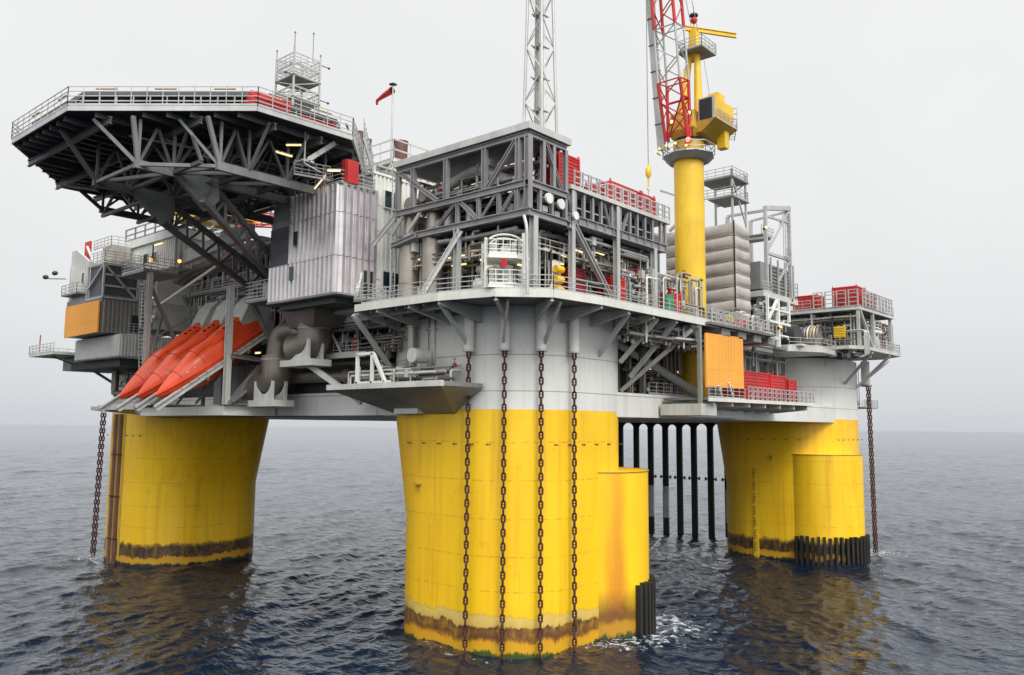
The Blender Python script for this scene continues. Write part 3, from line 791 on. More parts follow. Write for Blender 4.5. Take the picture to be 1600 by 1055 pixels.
# worker in orange coverall
def person(label, loc, rz, arms='up', suit='coverall', helmet='white'):
    T = thing('person', label, 'person', loc, None, (0, 0, rz))
    bm = bmesh.new()
    J = {'pelvis': (0, 0, .95), 'chest': (0, 0, 1.25), 'neck': (0, 0, 1.48), 'head0': (0, .01, 1.56),
         'lh': (.11, 0, .92), 'lk': (.13, .05, .50), 'la': (.14, 0, .09), 'lt': (.15, .16, .05),
         'rh': (-.11, 0, .92), 'rk': (-.13, .03, .50), 'ra': (-.14, -.02, .09), 'rt': (-.15, .14, .05),
         'ls': (.20, 0, 1.41), 'rs': (-.20, 0, 1.41)}
    if arms == 'up':
        J.update({'le': (.42, .14, 1.28), 'lw': (.40, .32, 1.46), 'lp': (.37, .40, 1.52), 're': (-.44, .12, 1.24), 'rw': (-.30, .34, 1.18), 'rp': (-.24, .42, 1.19)})
    else:
        J.update({'le': (.30, 0, 1.12), 'lw': (.28, .16, .94), 'lp': (.27, .22, .88), 're': (-.30, .0, 1.12), 'rw': (-.28, .16, .95), 'rp': (-.27, .24, .90)})
    E_ = [('pelvis', 'chest'), ('chest', 'neck'), ('neck', 'head0'), ('pelvis', 'lh'), ('lh', 'lk'), ('lk', 'la'), ('la', 'lt'), ('pelvis', 'rh'), ('rh', 'rk'), ('rk', 'ra'), ('ra', 'rt'),
          ('chest', 'ls'), ('ls', 'le'), ('le', 'lw'), ('lw', 'lp'), ('chest', 'rs'), ('rs', 're'), ('re', 'rw'), ('rw', 'rp')]
    rad = {'pelvis': .155, 'chest': .17, 'neck': .062, 'head0': .07, 'lh': .105, 'rh': .105, 'lk': .075, 'rk': .075, 'la': .06, 'ra': .06, 'lt': .045, 'rt': .045,
           'ls': .085, 'rs': .085, 'le': .058, 're': .058, 'lw': .042, 'rw': .042, 'lp': .036, 'rp': .036}
    ks = list(J); V = [bm.verts.new(J[k]) for k in ks]
    for a, b_ in E_: bm.edges.new((V[ks.index(a)], V[ks.index(b_)]))
    me = bpy.data.meshes.new('body'); bm.to_mesh(me); bm.free()
    o = bpy.data.objects.new('body', me); COL.objects.link(o); o.parent = T; me.materials.append(MATS[suit])
    sk = o.modifiers.new('s', 'SKIN')
    for i, k in enumerate(ks):
        me.skin_vertices[0].data[i].radius = (rad[k], rad[k] * (.8 if k in ('pelvis', 'chest') else 1)); me.skin_vertices[0].data[i].use_root = (k == 'pelvis')
    sb = o.modifiers.new('u', 'SUBSURF'); sb.levels = 2; sb.render_levels = 2
    h = MB(); h.ell((0, .01, 1.66), .078, .098, .115, 16); h.ell((0, .115, 1.65), .014, .022, .022, 8); h.ell((.08, .0, 1.65), .015, .022, .03, 8); h.ell((-.08, 0, 1.65), .015, .022, .03, 8)
    h.out('head', 'skin', T, local=True)
    for sx in (1, -1):
        m_ = MB(); m_.ell((sx * .032, .096, 1.675), .012, .012, .009, 8); m_.out('eye', 'black', T, local=True)
        w_ = Vector(J['lp' if sx > 0 else 'rp']); f_ = (w_ - Vector(J['lw' if sx > 0 else 'rw'])).normalized()
        m_ = MB(); m_.ell(w_ + f_ * .04, .035, .045, .04, 10)
        sd_ = f_.cross(Vector((0, 0, 1))).normalized()
        for k in range(4):
            q = w_ + f_ * .06 + sd_ * (.024 * (k - 1.5)); m_.tube([q, q + f_ * (.045 + .008 * (k in (1, 2))), q + f_ * .07 + Vector((0, 0, -.03))], .010, 7)
        q = w_ + f_ * .01 + sd_ * .04 * sx; m_.tube([q, q + f_ * .035 + sd_ * sx * .02, q + f_ * .06 + sd_ * sx * .012], .011, 7)
        m_.out('hand', 'skin', T, local=True)
    m_ = MB(); m_.ell((0, .0, 1.73), .125, .145, .09, 16); m_.tube([(0, .02, 1.715), (0, .02, 1.73)], .15, 18); m_.out('helmet', helmet, T, local=True)
    m_ = MB(); m_.tube([(0, 0, 1.14), (0, 0, 1.18)], .185, 16); m_.tube([(.13, .02, .42), (.13, .02, .46)], .092, 12); m_.tube([(-.13, .02, .42), (-.13, .02, .46)], .092, 12)
    m_.out('reflective_band', 'galv', T, local=True)
    for sx in (1, -1):
        m_ = MB(); m_.ell((sx * .145, .06, .06), .06, .14, .065, 10); m_.out('boot', 'black', T, local=True)
pw = onX(557, 553, -9.4)
person('worker in orange-red coverall and white helmet standing in the open bay', (-9.3, 12.0, 24.86), R(205))
# lamp helper
def striplight(p, d, L=1.3, label='lit yellow strip light', group=None, mat='lamp_warm', name='strip_light', drop=True):
    p = Vector(p); d = Vector(d).normalized() * L / 2
    T = thing(name, label, 'lamp', p, group)
    MB().beam(p - d, p + d, .15, .10).out('tube', mat, T)
    MB().beam(p - d * 1.03 + Vector((0, 0, .11)), p + d * 1.03 + Vector((0, 0, .11)), .22, .08).out('housing', 'steel_light', T)
for q in ((16.0, -5.0, 24.2), (21.8, -5.0, 24.2)): striplight(q, (1, 0, 0), 1.7, 'white strip light in the dark recess beside the yellow crane foot', 'strip lights in the recess under the main deck')
striplight((-13.2, 22.4, 25.2), (0, 1, 0), .8, 'small hanging lamp left of the brown duct arch')

# recess on the right side under the deck
T = thing('hull_gallery', 'walkway with railing in the dark recess beside the crane foot', 'gallery', (15, -7, 21.3))
MB().rail([(10.5, -8.2, 21.35), (20, -8.2, 21.35)], 1.15, 3, 1.3, .025).out('railing', 'galv', T)
T = thing('diagonal_strut', 'thick pale diagonal tube across the recess left of the orange panel', 'strut', (12, -7, 21.4))
MB().tube([(9.5, -4.5, 26.8), (19.2, -9.0, 21.5)], .42, 12).out('bar', 'steel_light', T)
T = thing('support_post', 'grey post at the left edge of the square orange panel', 'post', (12.3, -12.8, 20))
MB().beam((12.3, -12.7, 19.4), (12.3, -12.7, 28.0), .32, .4).out('bar', 'steel', T)
MB().box((11.9, -13.0, 19.3), (15.0, -8.6, 20.4)).out('base_box', 'steel_light', T)
MB().box((15.5, -9.6, 19.2), (28.0, -8.3, 20.0)).out('keel', 'hull_white', T)

# orange panels
def panel(label, pts, nrm, name='orange_panel', mat='orange_panel', cat='panel'):
    T = thing(name, label, cat, pts[0])
    P_ = [Vector(p) for p in pts]
    MB().poly3(P_, .18, nrm).out('sheet', mat, T)
    n = Vector(nrm).normalized(); mb = MB()
    a, b_, c_, d_ = P_
    for k in range(1, 6):
        mb.beam(a + (b_ - a) * k / 6 + n * .25, d_ + (c_ - d_) * k / 6 + n * .25, .12)
    mb.out('back_rib', 'steel', T)
    mb = MB()
    for k in range(1, 12): mb.beam(a + (b_ - a) * k / 12 + n * -.005, d_ + (c_ - d_) * k / 12 + n * -.003, .012)
    mb.beam(d_ + (a - d_) * .34 - n * .006, c_ + (b_ - c_) * .34 - n * .004, .015); mb.out('seam', 'crane_ochre', T)
    return T
panel('square orange panel hanging between the nearest column and the right column', [(12.7, -13.2, 27.15), (20.6, -13.2, 27.35), (20.6, -13.2, 22.1), (12.7, -13.2, 21.95)], (0, 1, 0))
mb = MB()
# lower platform right with red containers
T = thing('cargo_platform', 'low white platform with railing carrying the red containers beside the right column', 'platform', (26, -11, 20.8))
MB().box((12.5, -13.4, 20.75), (38.5, -8.6, 21.0)).out('deck_plate', 'floor_grey', T)
mb = MB(); mb.beam((12.5, -13.45, 20.8), (38.6, -13.45, 20.95), .12, .35); mb.out('fascia', 'cream', T)
MB().rail([(12.7, -13.4, 21.0), (20.4, -13.4, 21.0)], 1.15, 3, 1.3, .025).out('railing', 'galv', T)
for k in range(15):
    m_ = MB(); x_ = 21.2 + k * 1.18
    for dx_ in (0, .78): m_.beam((x_ + dx_, -13.4, 21), (x_ + dx_, -13.4, 22.4), .1)
    for z_ in (21.4, 21.9, 22.35): m_.beam((x_, -13.4, z_), (x_ + .78, -13.4, z_), .09)
    m_.out('guard_frame', 'galv', T)
for k in range(7): MB().beam((14 + k * 3.8, -13.3, 20.6), (14 + k * 3.8, -8.6, 20.2), .15, .7).out('bracket', 'steel_light', T)
for a, b_ in (((15.5, -13.3, 21.2), (14.9, -13.3, 22.2)), ((18, -13.3, 21.0), (17.0, -13.3, 22.6))): MB().beam(a, b_, .14).out('post', 'white', T)

def container(label, x0, y0, z0, lx, ly, lz, mat='red', name='cargo_container', group=None, open_=False):
    T = thing(name, label, 'container', (x0 + lx / 2, y0 + ly / 2, z0), group)
    b_ = MB(); b_.box((x0 + .08, y0 + .08, z0 + .1), (x0 + lx - .08, y0 + ly - .08, z0 + lz - (.35 if open_ else .08))); b_.out('shell', 'red_dark' if open_ else mat, T)
    f = MB()
    for x_ in (x0, x0 + lx - .16):
        for y_ in (y0, y0 + ly - .16): f.box((x_, y_, z0), (x_ + .16, y_ + .16, z0 + lz))
    for z_ in (z0, z0 + lz - .16):
        f.box((x0 + .16, y0 + .003, z_ + .003), (x0 + lx - .16, y0 + .15, z_ + .157)); f.box((x0 + .16, y0 + ly - .15, z_ + .003), (x0 + lx - .16, y0 + ly - .003, z_ + .157))
        f.box((x0 + .003, y0 + .16, z_ + .003), (x0 + .15, y0 + ly - .16, z_ + .157)); f.box((x0 + lx - .15, y0 + .16, z_ + .003), (x0 + lx - .003, y0 + ly - .16, z_ + .157))
    f.out('frame', mat, T)
    r_ = MB(); n = max(2, int(lz / .32))
    for k in range(1, n):
        z_ = z0 + lz * k / n
        r_.box((x0 + .2, y0 + .02, z_ - .05), (x0 + lx - .2, y0 + .1, z_ + .05)); r_.box((x0 + .02, y0 + .2, z_ - .05), (x0 + .1, y0 + ly - .2, z_ + .05))
    r_.out('rib', mat, T)
    l_ = MB()
    for x_ in (x0 + .1, x0 + lx - .1):
        for y_ in (y0 + .1, y0 + ly - .1): l_.box((x_ - .1, y_ - .03, z0 + lz), (x_ + .1, y_ + .03, z0 + lz + .22))
    l_.out('lifting_lug', mat, T)
    return T
container('long red container on the low white platform right of the orange panel', 21.2, -12.9, 21.05, 6.3, 2.4, 3.0)
container('ribbed red container in the middle of the low white platform', 27.8, -12.9, 21.05, 4.2, 2.4, 2.9)
container('small red container at the right end of the low white platform', 32.6, -12.9, 21.05, 2.3, 2.2, 2.6)

# risers behind
for i, y in enumerate((35, 31.6, 28.6, 25.6, 22.8, 20.0, 16.9, 13.8)):
    x_ = 70.6
    T = thing('riser_pipe', ['black riser pipe nearest the stained side cylinder', 'second black riser pipe from the left', 'third riser pipe, pale grey on its lower half', 'fourth riser pipe, pale grey on its lower half',
                'fifth black riser pipe in the row', 'sixth black riser pipe in the row', 'seventh black riser pipe in the row', 'riser pipe beside the right column, pale grey on its lower half'][i], 'pipe', (x_, y, -6), 'row of black riser pipes')
    MB().cyl((x_, y), .55, -6, 21, 14).out('pipe_wall', 'pile', T)
    if i in (2, 3, 7): MB().cyl((x_, y), .57, 2.6, 8.0, 14).out('pale_sleeve', 'galv', T)
    m_ = MB(); m_.tube([(x_, y - .95, 9.6), (x_, y + .95, 9.6)], .12, 8); m_.tube([(x_, y - 1.0, 9.6), (x_, y - .9, 9.6)], .32, 8); m_.tube([(x_, y + .9, 9.6), (x_, y + 1.0, 9.6)], .32, 8); m_.out('guide_coupling', 'pile', T)
T = thing('riser_guide_beam', 'black arched beam over the row of riser pipes', 'beam', (70.6, 24, 18))
ys = (35, 31.6, 28.6, 25.6, 22.8, 20.0, 16.9, 13.8, 10.8)
for a, b_ in zip(ys, ys[1:]):
    w_ = (a - b_) / 2 - .52; mid_ = (a + b_) / 2; m_ = MB(); ar = [(mid_ + w_ * math.cos(R(q)), 17.9 + w_ * math.sin(R(q)) * .95) for q in range(0, 181, 15)]
    pts = [(a, 17.9)] + ar + [(b_, 17.9)]
    for (ya, za), (yb, zb) in zip(pts, pts[1:]):
        if ya - yb < 1e-4: continue
        m_.add([(70.5, ya, za), (70.5, yb, zb), (70.5, yb, 19.25), (70.5, ya, 19.25), (70.7, ya, za), (70.7, yb, zb), (70.7, yb, 19.25), (70.7, ya, 19.25)], [(0, 3, 2, 1), (4, 5, 6, 7), (0, 1, 5, 4)])
    m_.out('arch', 'pile', T)

# ------------------------------------------------------------------ process module (tall truss block)
XL, YF = -11.1, -10.9
ZA0, ZA1, ZT = 34.5, 36.8, 41.0
T = thing('process_module', 'tall grey open truss module with a flat roof above the nearest column', 'module', (-8, -4, DZ))
rf = MB(); rf.box((XL - .35, YF - .35, ZT), (-6.0, 4.6, ZT + .55)); rf.out('roof', 'steel_light', T)
MB().box((XL, YF, ZT - .25), (-6.2, 4.4, ZT - .02)).out('roof_beam_grid', 'dark_steel', T)
def chord(a, b_, w_=.4, h_=.55, nm='chord', mat='steel_mauve', TT=None, up=None):
    m_ = MB(); m_.ibeam(a, b_, w_, h_, up); m_.out(nm, mat, TT or T)
def hpost(a, b_, w_=.42, nm='post', mat='steel_mauve', TT=None):
    m_ = MB(); m_.ibeam(a, b_, w_, w_, up=(0, 1, 0)); m_.out(nm, mat, TT or T)
for z_, y1 in ((ZA1, 4.4), (ZA0, 2.0)):
    chord((XL, YF - .2, z_), (XL, y1, z_)); chord((XL + .2, YF, z_), (-6.2, YF, z_)); chord((-6.4, YF, z_), (-6.4, 4, z_), .3)
    chord((XL, 4.2, z_), (-6.4, 4.2, z_), .3)
chord((XL, YF, ZT - .3), (XL, 4.4, ZT - .3), .3, .4); chord((XL, YF, ZT - .3), (-6.4, YF, ZT - .3), .3, .4)
for y in (4.2, 2.2, -1.9, -6.3, -9.9): hpost((XL, y, ZA1 + .25), (XL, y, ZT - .45))
hpost((XL, YF, ZA0 + .25), (XL, YF, ZT - .45), .5)
for y in (-3.3, -5.7, -7.9, -9.8): hpost((XL, y, ZA0 + .25), (XL, y, ZA1 - .25), .3)
for x in (-9.3, -8.0, -6.4): hpost((x, YF, ZA1 + .25), (x, YF, ZT - .45), .34)
for x in (-9.7, -8.2, -6.4): hpost((x, YF, ZA0 + .25), (x, YF, ZA1 - .25), .28)
for y in (4, 0, -4, -8): hpost((-6.4, y, ZA1 + .25), (-6.4, y, ZT - .3), .3)
def diag(a, b_, w_=.32, nm='brace', mat='steel_mauve', TT=None):
    m_ = MB(); m_.ibeam(a, b_, w_, w_ * 1.1); m_.out(nm, mat, TT or T)
diag((XL, 3.9, ZT - .6), (XL, -.9, ZA1 + .3)); diag((XL, -6.6, ZA1 + .3), (XL, -9.7, ZT - .5))
diag((XL, -3.6, ZA1 - .25), (XL, -5.6, ZA0 + .25)); diag((XL, -8.1, ZA0 + .3), (XL, -9.6, ZA1 - .3), .25); diag((XL, -3.1, ZA1 - .25), (XL, -1.0, ZA0 + .4), .25); diag((XL, -6.0, ZA0 + .3), (XL, -7.6, ZA1 - .3), .18)
diag((-8.9, YF, ZT - .5), (-7.0, YF, ZA1 + .3), .28)
for y in (1.2, 3.4): diag((XL, y, ZA1 - .3), (XL - .2, y - .8 + 2.2, ZA0 + .4), .22, mat='steel_light')
hpost((XL, -3.3, DZ), (XL, -3.3, ZA0 - .2), .5, mat='galv'); hpost((-10.4, YF, DZ), (-10.4, YF, ZA0 - .2), .5, mat='galv')
hpost((-5.5, YF, DZ), (-5.5, YF, ZA1 + 1), .42, mat='galv'); diag((XL, -3.7, ZA0 - .4), (XL - 1.9, -1.0, DZ), .4, mat='steel_light')
# stepped lower left bracket
for a, b_ in (((XL, 4.3, ZA1 - 2.9), (XL, 1.5, ZA1 - 2.5)), ((XL - .3, 4.6, ZA0 - .6), (XL - .3, 1.5, ZA0 - .1)), ((XL, 4.3, ZA1), (XL - 1.5, 5.8, ZA0 - .6))): chord(a, b_, .3, .4)
# floors
for z_ in (ZA0 - .3, ):
    MB().box((XL + .3, YF + .3, z_ - .12), (-3.5, 2.0, z_)).out('floor', 'deck_dark', T)
mb = MB(); mb.box((XL + .5, YF + .5, ZA1 - .34), (-6.6, 1.0, ZA1 - .26)); mb.out('grating', 'deck_dark', T)

# lower wide module to the right
T = thing('process_module', 'long low grey truss module with red containers on its top deck', 'module', (2, -6, DZ))
ZB0, ZB1 = 35.0, 37.5
MB().box((-6.0, YF - .3, ZB1 - .05), (9.8, 8, ZB1 + .30)).out('top_deck', 'steel_light', T)
chord((-6.2, YF, ZB0), (9.4, YF, ZB0), .4, .75)
for k in range(13):
    m_ = MB(); x_ = -6 + k * 1.27; m_.box((x_ - .03, YF - .21, ZB0 - .36), (x_ + .03, YF - .03, ZB0 + .36)); m_.out('stiffener', 'steel_mauve', T)
chord((9.3, YF, ZB0), (9.3, 6, ZB0), .4, .6)
for x in (-5.1, -3.9, -2.65, -1.4, .2, 1.5, 3.1, 4.3, 5.6, 6.9, 8.4, 9.2): hpost((x, YF, ZB0 + .35), (x, YF, ZB1 - .1), .26)
for a, b_ in ((-6.2, -5.5), (-.9, .0), (2.9, 2.0), (8.5, 8.9)): diag((a, YF + .05, ZB1 - .2), (b_, YF + .05, ZB0 + .4), .22)
for k in range(12):
    m_ = MB(); x_ = -5 + k * 1.2; m_.beam((x_, YF + .15, ZB0 + 1.15), (x_ + 1.1, YF + .15, ZB0 + 1.15), .08); m_.out('rail_bar', 'steel_light', T)
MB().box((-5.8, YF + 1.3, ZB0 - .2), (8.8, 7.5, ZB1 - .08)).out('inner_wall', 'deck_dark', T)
hpost((1.0, YF, DZ), (1.0, YF, ZB1 - .1), .46, mat='galv'); hpost((7.2, YF, DZ), (7.2, YF, ZB0 - .3), .46, mat='galv')
diag((-5.2, YF, ZB0 - .5), (.6, YF, DZ + .1), .42, mat='galv')
diag((1.3, YF, ZB0 - .5), (4.2, YF + 2, ZB0 - 2.5), .25)
rl = MB()
for k in range(13):
    x_ = -5.3 + k * 1.2
    for dx_ in (0, .85): rl.beam((x_ + dx_, YF - .1, ZB1 + .3), (x_ + dx_, YF - .1, ZB1 + 1.75), .11)
    for z_ in (.65, 1.15, 1.65): rl.beam((x_, YF - .1, ZB1 + z_), (x_ + .85, YF - .1, ZB1 + z_), .09)
rl.out('guard_railing', 'galv', T)
MB().box((2.5, YF + 1, ZB0 - 1.6), (8.6, YF + 3, ZB0 - .5)).out('hanging_duct', 'dark_steel', T)
container('tall red container behind the flat truss roof', -5.6, -9.6, 37.85, 3.0, 2.6, 3.2)
container('dark red open container in the middle of the top deck', 1.6, -9.9, 37.85, 5.2, 2.3, 2.3, open_=True)
container('red open container at the right end of the top deck', 6.9, -9.9, 37.85, 2.4, 2.3, 2.3, open_=True)
container('dark red container tucked behind the railing of the top deck', -1.4, -9.4, 37.85, 2.4, 2.2, 1.3, 'red_dark')

# dark interior behind the two truss modules
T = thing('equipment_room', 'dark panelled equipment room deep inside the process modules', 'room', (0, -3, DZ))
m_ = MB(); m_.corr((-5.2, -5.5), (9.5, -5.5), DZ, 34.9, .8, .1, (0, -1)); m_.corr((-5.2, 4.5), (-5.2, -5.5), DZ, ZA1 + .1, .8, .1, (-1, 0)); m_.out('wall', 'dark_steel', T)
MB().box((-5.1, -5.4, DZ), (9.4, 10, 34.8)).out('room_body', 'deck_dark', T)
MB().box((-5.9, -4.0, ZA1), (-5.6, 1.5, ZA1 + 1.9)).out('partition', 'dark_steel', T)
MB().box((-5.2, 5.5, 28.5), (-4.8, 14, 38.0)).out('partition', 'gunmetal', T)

# thick vertical process pipes behind the rail, left part
def vstack(label, x, y, z0, z1, r, mat='pipe'):
    T = thing('process_pipe', label, 'pipe', (x, y, z0), 'thick vertical process pipes')
    MB().cyl((x, y), r, z0, z1 - 2.8, 20).out('run', mat, T)
    MB().cyl((x, y), r, z1 - 2.8, z1 - 2.2, 20, r * .62).out('reducer', mat, T)
    MB().cyl((x, y), r * .62, z1 - 2.2, z1, 18).out('upper_run', mat, T)
    for z_ in (z0 + .3, z0 + 1.9, z1 - 2.9): MB().cyl((x, y), r * 1.06, z_, z_ + .1, 20).out('flange', 'duct', T)
vstack('thick brown vertical pipe near the white ribbed tower, left one of two', -10.2, 3.5, DZ, 37.0, .95)
vstack('thick brown vertical pipe near the white ribbed tower, right one of two', -10.0, .7, DZ, 37.4, 1.0)
pipe('large pale bent pipe arching inside the top of the truss module', [(-8.8, 1.4, 37.0), (-8.8, 1.2, 38.9), (-8.8, -2.5, 39.9), (-8.8, -3.9, 39.9), (-8.8, -7.5, 37.8), (-8.8, -10, 37.2)], .52, .9, 'galv', [((-8.8, -3.9, 39.9), (-8.8, -7.5, 37.8))])
pipe('brown curved pipe beside the pale arch inside the truss module', [(-8.2, 2.6, 36.9), (-8.2, 2.6, 38.6), (-8.2, .2, 38.8), (-8.2, .2, 36.9)], .42, .9, 'pipe')
for i, (y, z_, r) in enumerate(((3.2, 37.6, .55), (1.4, 38.1, .5))):
    T = thing('round_ended_vessel', ['brown capped drum low at the left end of the truss module', 'brown capped drum beside the pale arch in the truss module'][i], 'vessel', (-10, y, z_))
    MB().tube([(-10.6, y, z_), (-8.8, y, z_)], r, 16).out('drum', 'pipe', T); MB().tube([(-10.75, y, z_), (-10.6, y, z_)], r * 1.12, 16).out('end_flange', 'pipe', T)
for i, (x, z_, r) in enumerate(((-9.1, 35.9, .42), (-7.55, 35.75, .42), (-6.1 + .5, 35.2, .34))):
    T = thing('horn_reflector', ['white round disc on the right face of the truss module, leftmost', 'white round disc on the right face of the truss module, middle', 'small white round disc beside the open post, rightmost and lowest'][i], 'disc', (x, YF - .2, z_))
    MB().tube([(x, YF - .55, z_), (x, YF - .35, z_)], r, 18).out('disc', 'white', T)
    MB().tube([(x, YF - .35, z_), (x, YF + .8, z_)], r * .6, 12).out('body', 'steel', T)
    mb = MB(); mb.box((x - .3, YF - .1, z_ - 1.0), (x + .3, YF + .3, z_ - .55)); mb.out('base', 'galv', T)
pipe('pale slim vertical pipe at the corner of the truss module', [(-11.6, -10.9, 34.1), (-11.6, -11.2, 33.2), (-11.6, -11.3, 28.0)], .13, .4, 'galv')
pipe('long thin horizontal pipe under the low truss module', [(-10, -8.6, 33.6), (-2, -8.6, 33.4), (8.6, -8.6, 32.9)], .22, .4, 'pipe')
pipe('higher horizontal pipe just below the truss floor', [(-11, -1, 33.5), (-10.2, -9.2, 33.4), (-5, -9.4, 33.8), (2, -9.4, 33.7)], .2, .5, 'steel')
pipe('dark hose hanging beside the right post of the tall module', [(-8.9, -11.4, 31.8), (-8.9, -11.4, 29.2), (-9.6, -11.5, 28.7)], .09, .3, 'black')

# clutter: skids made of pipes, valves, vessels
def skid(label, x0, x1, y0, y1, z0, z1, n, seed, name='pipe_rack', cat='pipe rack', mats=('pipe', 'galv', 'steel', 'duct', 'steel_light'), r0=.05, r1=.16):
    rg = random.Random(seed); nov = z1 < 28.4 or seed in (19, 20, 26, 25)
    T = thing(name, label, cat, ((x0 + x1) / 2, (y0 + y1) / 2, z0))
    for k in range(n):
        m_ = MB(); ty = rg.random(); x = rg.uniform(x0, x1); y = rg.uniform(y0, y1); z_ = rg.uniform(z0, z1); r = rg.uniform(r0, r1); mt_ = rg.choice(mats)
        if ty < .34:
            zt = rg.uniform(z_, z1); m_.tube(bend([(x, y, z0), (x, y, zt), (min(x1, x + rg.uniform(.4, 2)), y, zt)], .3, 4), r, 8); m_.out('pipe', mt_, T)
        elif ty < .66:
            if x1 - x0 > y1 - y0: a = (rg.uniform(x0, x), y, z_); b_ = (rg.uniform(x, x1), y, z_); c_ = (b_[0], y, max(z0, z_ - rg.uniform(.4, 2)))
            else: a = (x, rg.uniform(y0, y), z_); b_ = (x, rg.uniform(y, y1), z_); c_ = (x, b_[1], max(z0, z_ - rg.uniform(.4, 2)))
            m_.tube(bend([a, b_, c_], .25, 4), r, 8); m_.out('pipe', mt_, T)
        elif ty < .76:
            m_.tube([(x, y, z_ - .18), (x, y, z_ + .18)], r * 1.9, 10); m_.tube([(x, y, z_ + .18), (x, y, z_ + .5)], .03, 6); m_.tube([(x, y, z_ + .5), (x, y, z_ + .54)], .2, 10); m_.out('valve', rg.choice(('steel', 'galv', 'red_dark', 'pipe')), T)
        elif ty < .86:
            s_ = rg.uniform(.25, .6); m_.box((x - s_ / 2, y - s_ / 3, z_ - s_ / 2), (x + s_ / 2, y + s_ / 3, z_ + s_ * .8)); m_.out('cabinet', rg.choice(('steel_light', 'galv', 'cream', 'steel')), T)
        elif ty < .95 or nov:
            m_.beam((x, y, z0), (x, y, z1), .12); m_.out('support', 'steel_light', T)
        else:
            r2 = rg.uniform(.3, .55); m_.tube([(x, y, z0), (x, y, min(z1, z0 + rg.uniform(1.2, 2.4)))], r2, 14); m_.out('vessel', rg.choice(('galv', 'pipe', 'steel_light')), T)
    return T
skid('dense pipework on the left part of the open process deck', -10.3, -6.5, -3.2, 6, DZ, 34.0, 90, 1)
skid('dense pipework around the corner of the open process deck', -10, -6.2, -9.5, -3.5, DZ, 34.0, 95, 2)
skid('dense pipework behind the long railing on the right of the process deck', -5, 9, -9.8, -6.2, DZ, 34.2, 85, 3)
skid('pipework inside the middle storey of the truss module', -10.3, -6.8, -10, 2, 34.6, 36.5, 75, 4)
skid('pipework inside the top storey of the truss module', -9.8, -6.8, -9.5, 3.6, 36.9, 39.9, 80, 5)
skid('vertical pipes and valves beyond the end of the process deck', 3.8, 11.5, -11.6, -9, DZ, 32.5, 80, 6, mats=('pipe', 'galv', 'cream', 'red_dark', 'steel'))
skid('tangle of pipes hanging under the deck left of the nearest column', -9.5, -5, 5, 22, 24.9, 27.9, 130, 7, mats=('duct', 'steel', 'pipe', 'galv', 'pipe'))
skid('small valves and pipe ends along the top of the sloped ledge', -13.0, -9.5, -2.5, 9, 21.7, 23.2, 40, 17, mats=('galv', 'pipe', 'steel_light', 'duct'))
skid('pipework on the bulkhead behind the orange worker', -6, -4, 4, 24, 21.6, 27.8, 110, 18, mats=('duct', 'steel', 'pipe', 'dark_steel', 'galv'))
skid('hanging pipes and cable trays under the floor of the tall truss module', -10.8, -7.5, -10, 3, 31.6, 34.1, 90, 19, mats=('pipe', 'steel', 'galv', 'duct'))
skid('hanging pipes and cable trays under the long truss module', -5.5, 8.8, -10.4, -7, 31.4, 34.5, 120, 20, mats=('pipe', 'steel', 'galv', 'duct', 'steel_light'))
skid('small pipe runs and brackets under the main deck right of the nearest column', 2, 19, -11.8, -9.4, 25.6, 27.8, 70, 22, mats=('duct', 'steel', 'galv'))
skid('equipment clutter on the roof below the windsock', -9.5, 0, 8, 12, 41.2, 42.8, 50, 23, mats=('cream', 'galv', 'steel', 'pipe'))
skid('pipework along the dark recess beside the crane foot', 10.5, 20, -7, -3.4, 21.5, 27.5, 80, 8, mats=('duct', 'steel', 'dark_steel', 'pipe'))
skid('pipework on the grey bulkhead behind the red containers', 30, 50, -6, -3.6, 21.5, 27.8, 70, 9, mats=('galv', 'steel', 'duct', 'pipe'))
skid('pipes and valves on deck right of the yellow crane column', 20.5, 30, -11.5, -8.3, DZ - .4, 30.8, 90, 10)

# strip lights in the process deck
for (px, py, X_) in ((705, 403, None), (743, 392, None), (717, 414, None), (767, 416, None), (660, 405, None), (640, 412, None), (727, 399, None), (762, 405, None), (765, 399, None)):
    p = onX(px, py, -9.9); striplight((p.x, p.y, p.z), (.15, -1, 0), 1.5, 'lit yellow strip light hanging over the open process deck', 'lit strip lights of the process deck')
for (px, py) in ((822, 404), (818, 416), (872, 411), (885, 401), (923, 409), (905, 393), (858, 392), (988, 433), (937, 396), (968, 407)):
    p = onY(px, py, -9.7); striplight((p.x, p.y, p.z), (1, .1, 0), 1.5, 'lit yellow strip light hanging over the open process deck', 'lit strip lights of the process deck')
striplight(onX(795, 236, -8.0), (0, 1, 0), 1.2, 'lit strip light under the truss module roof')

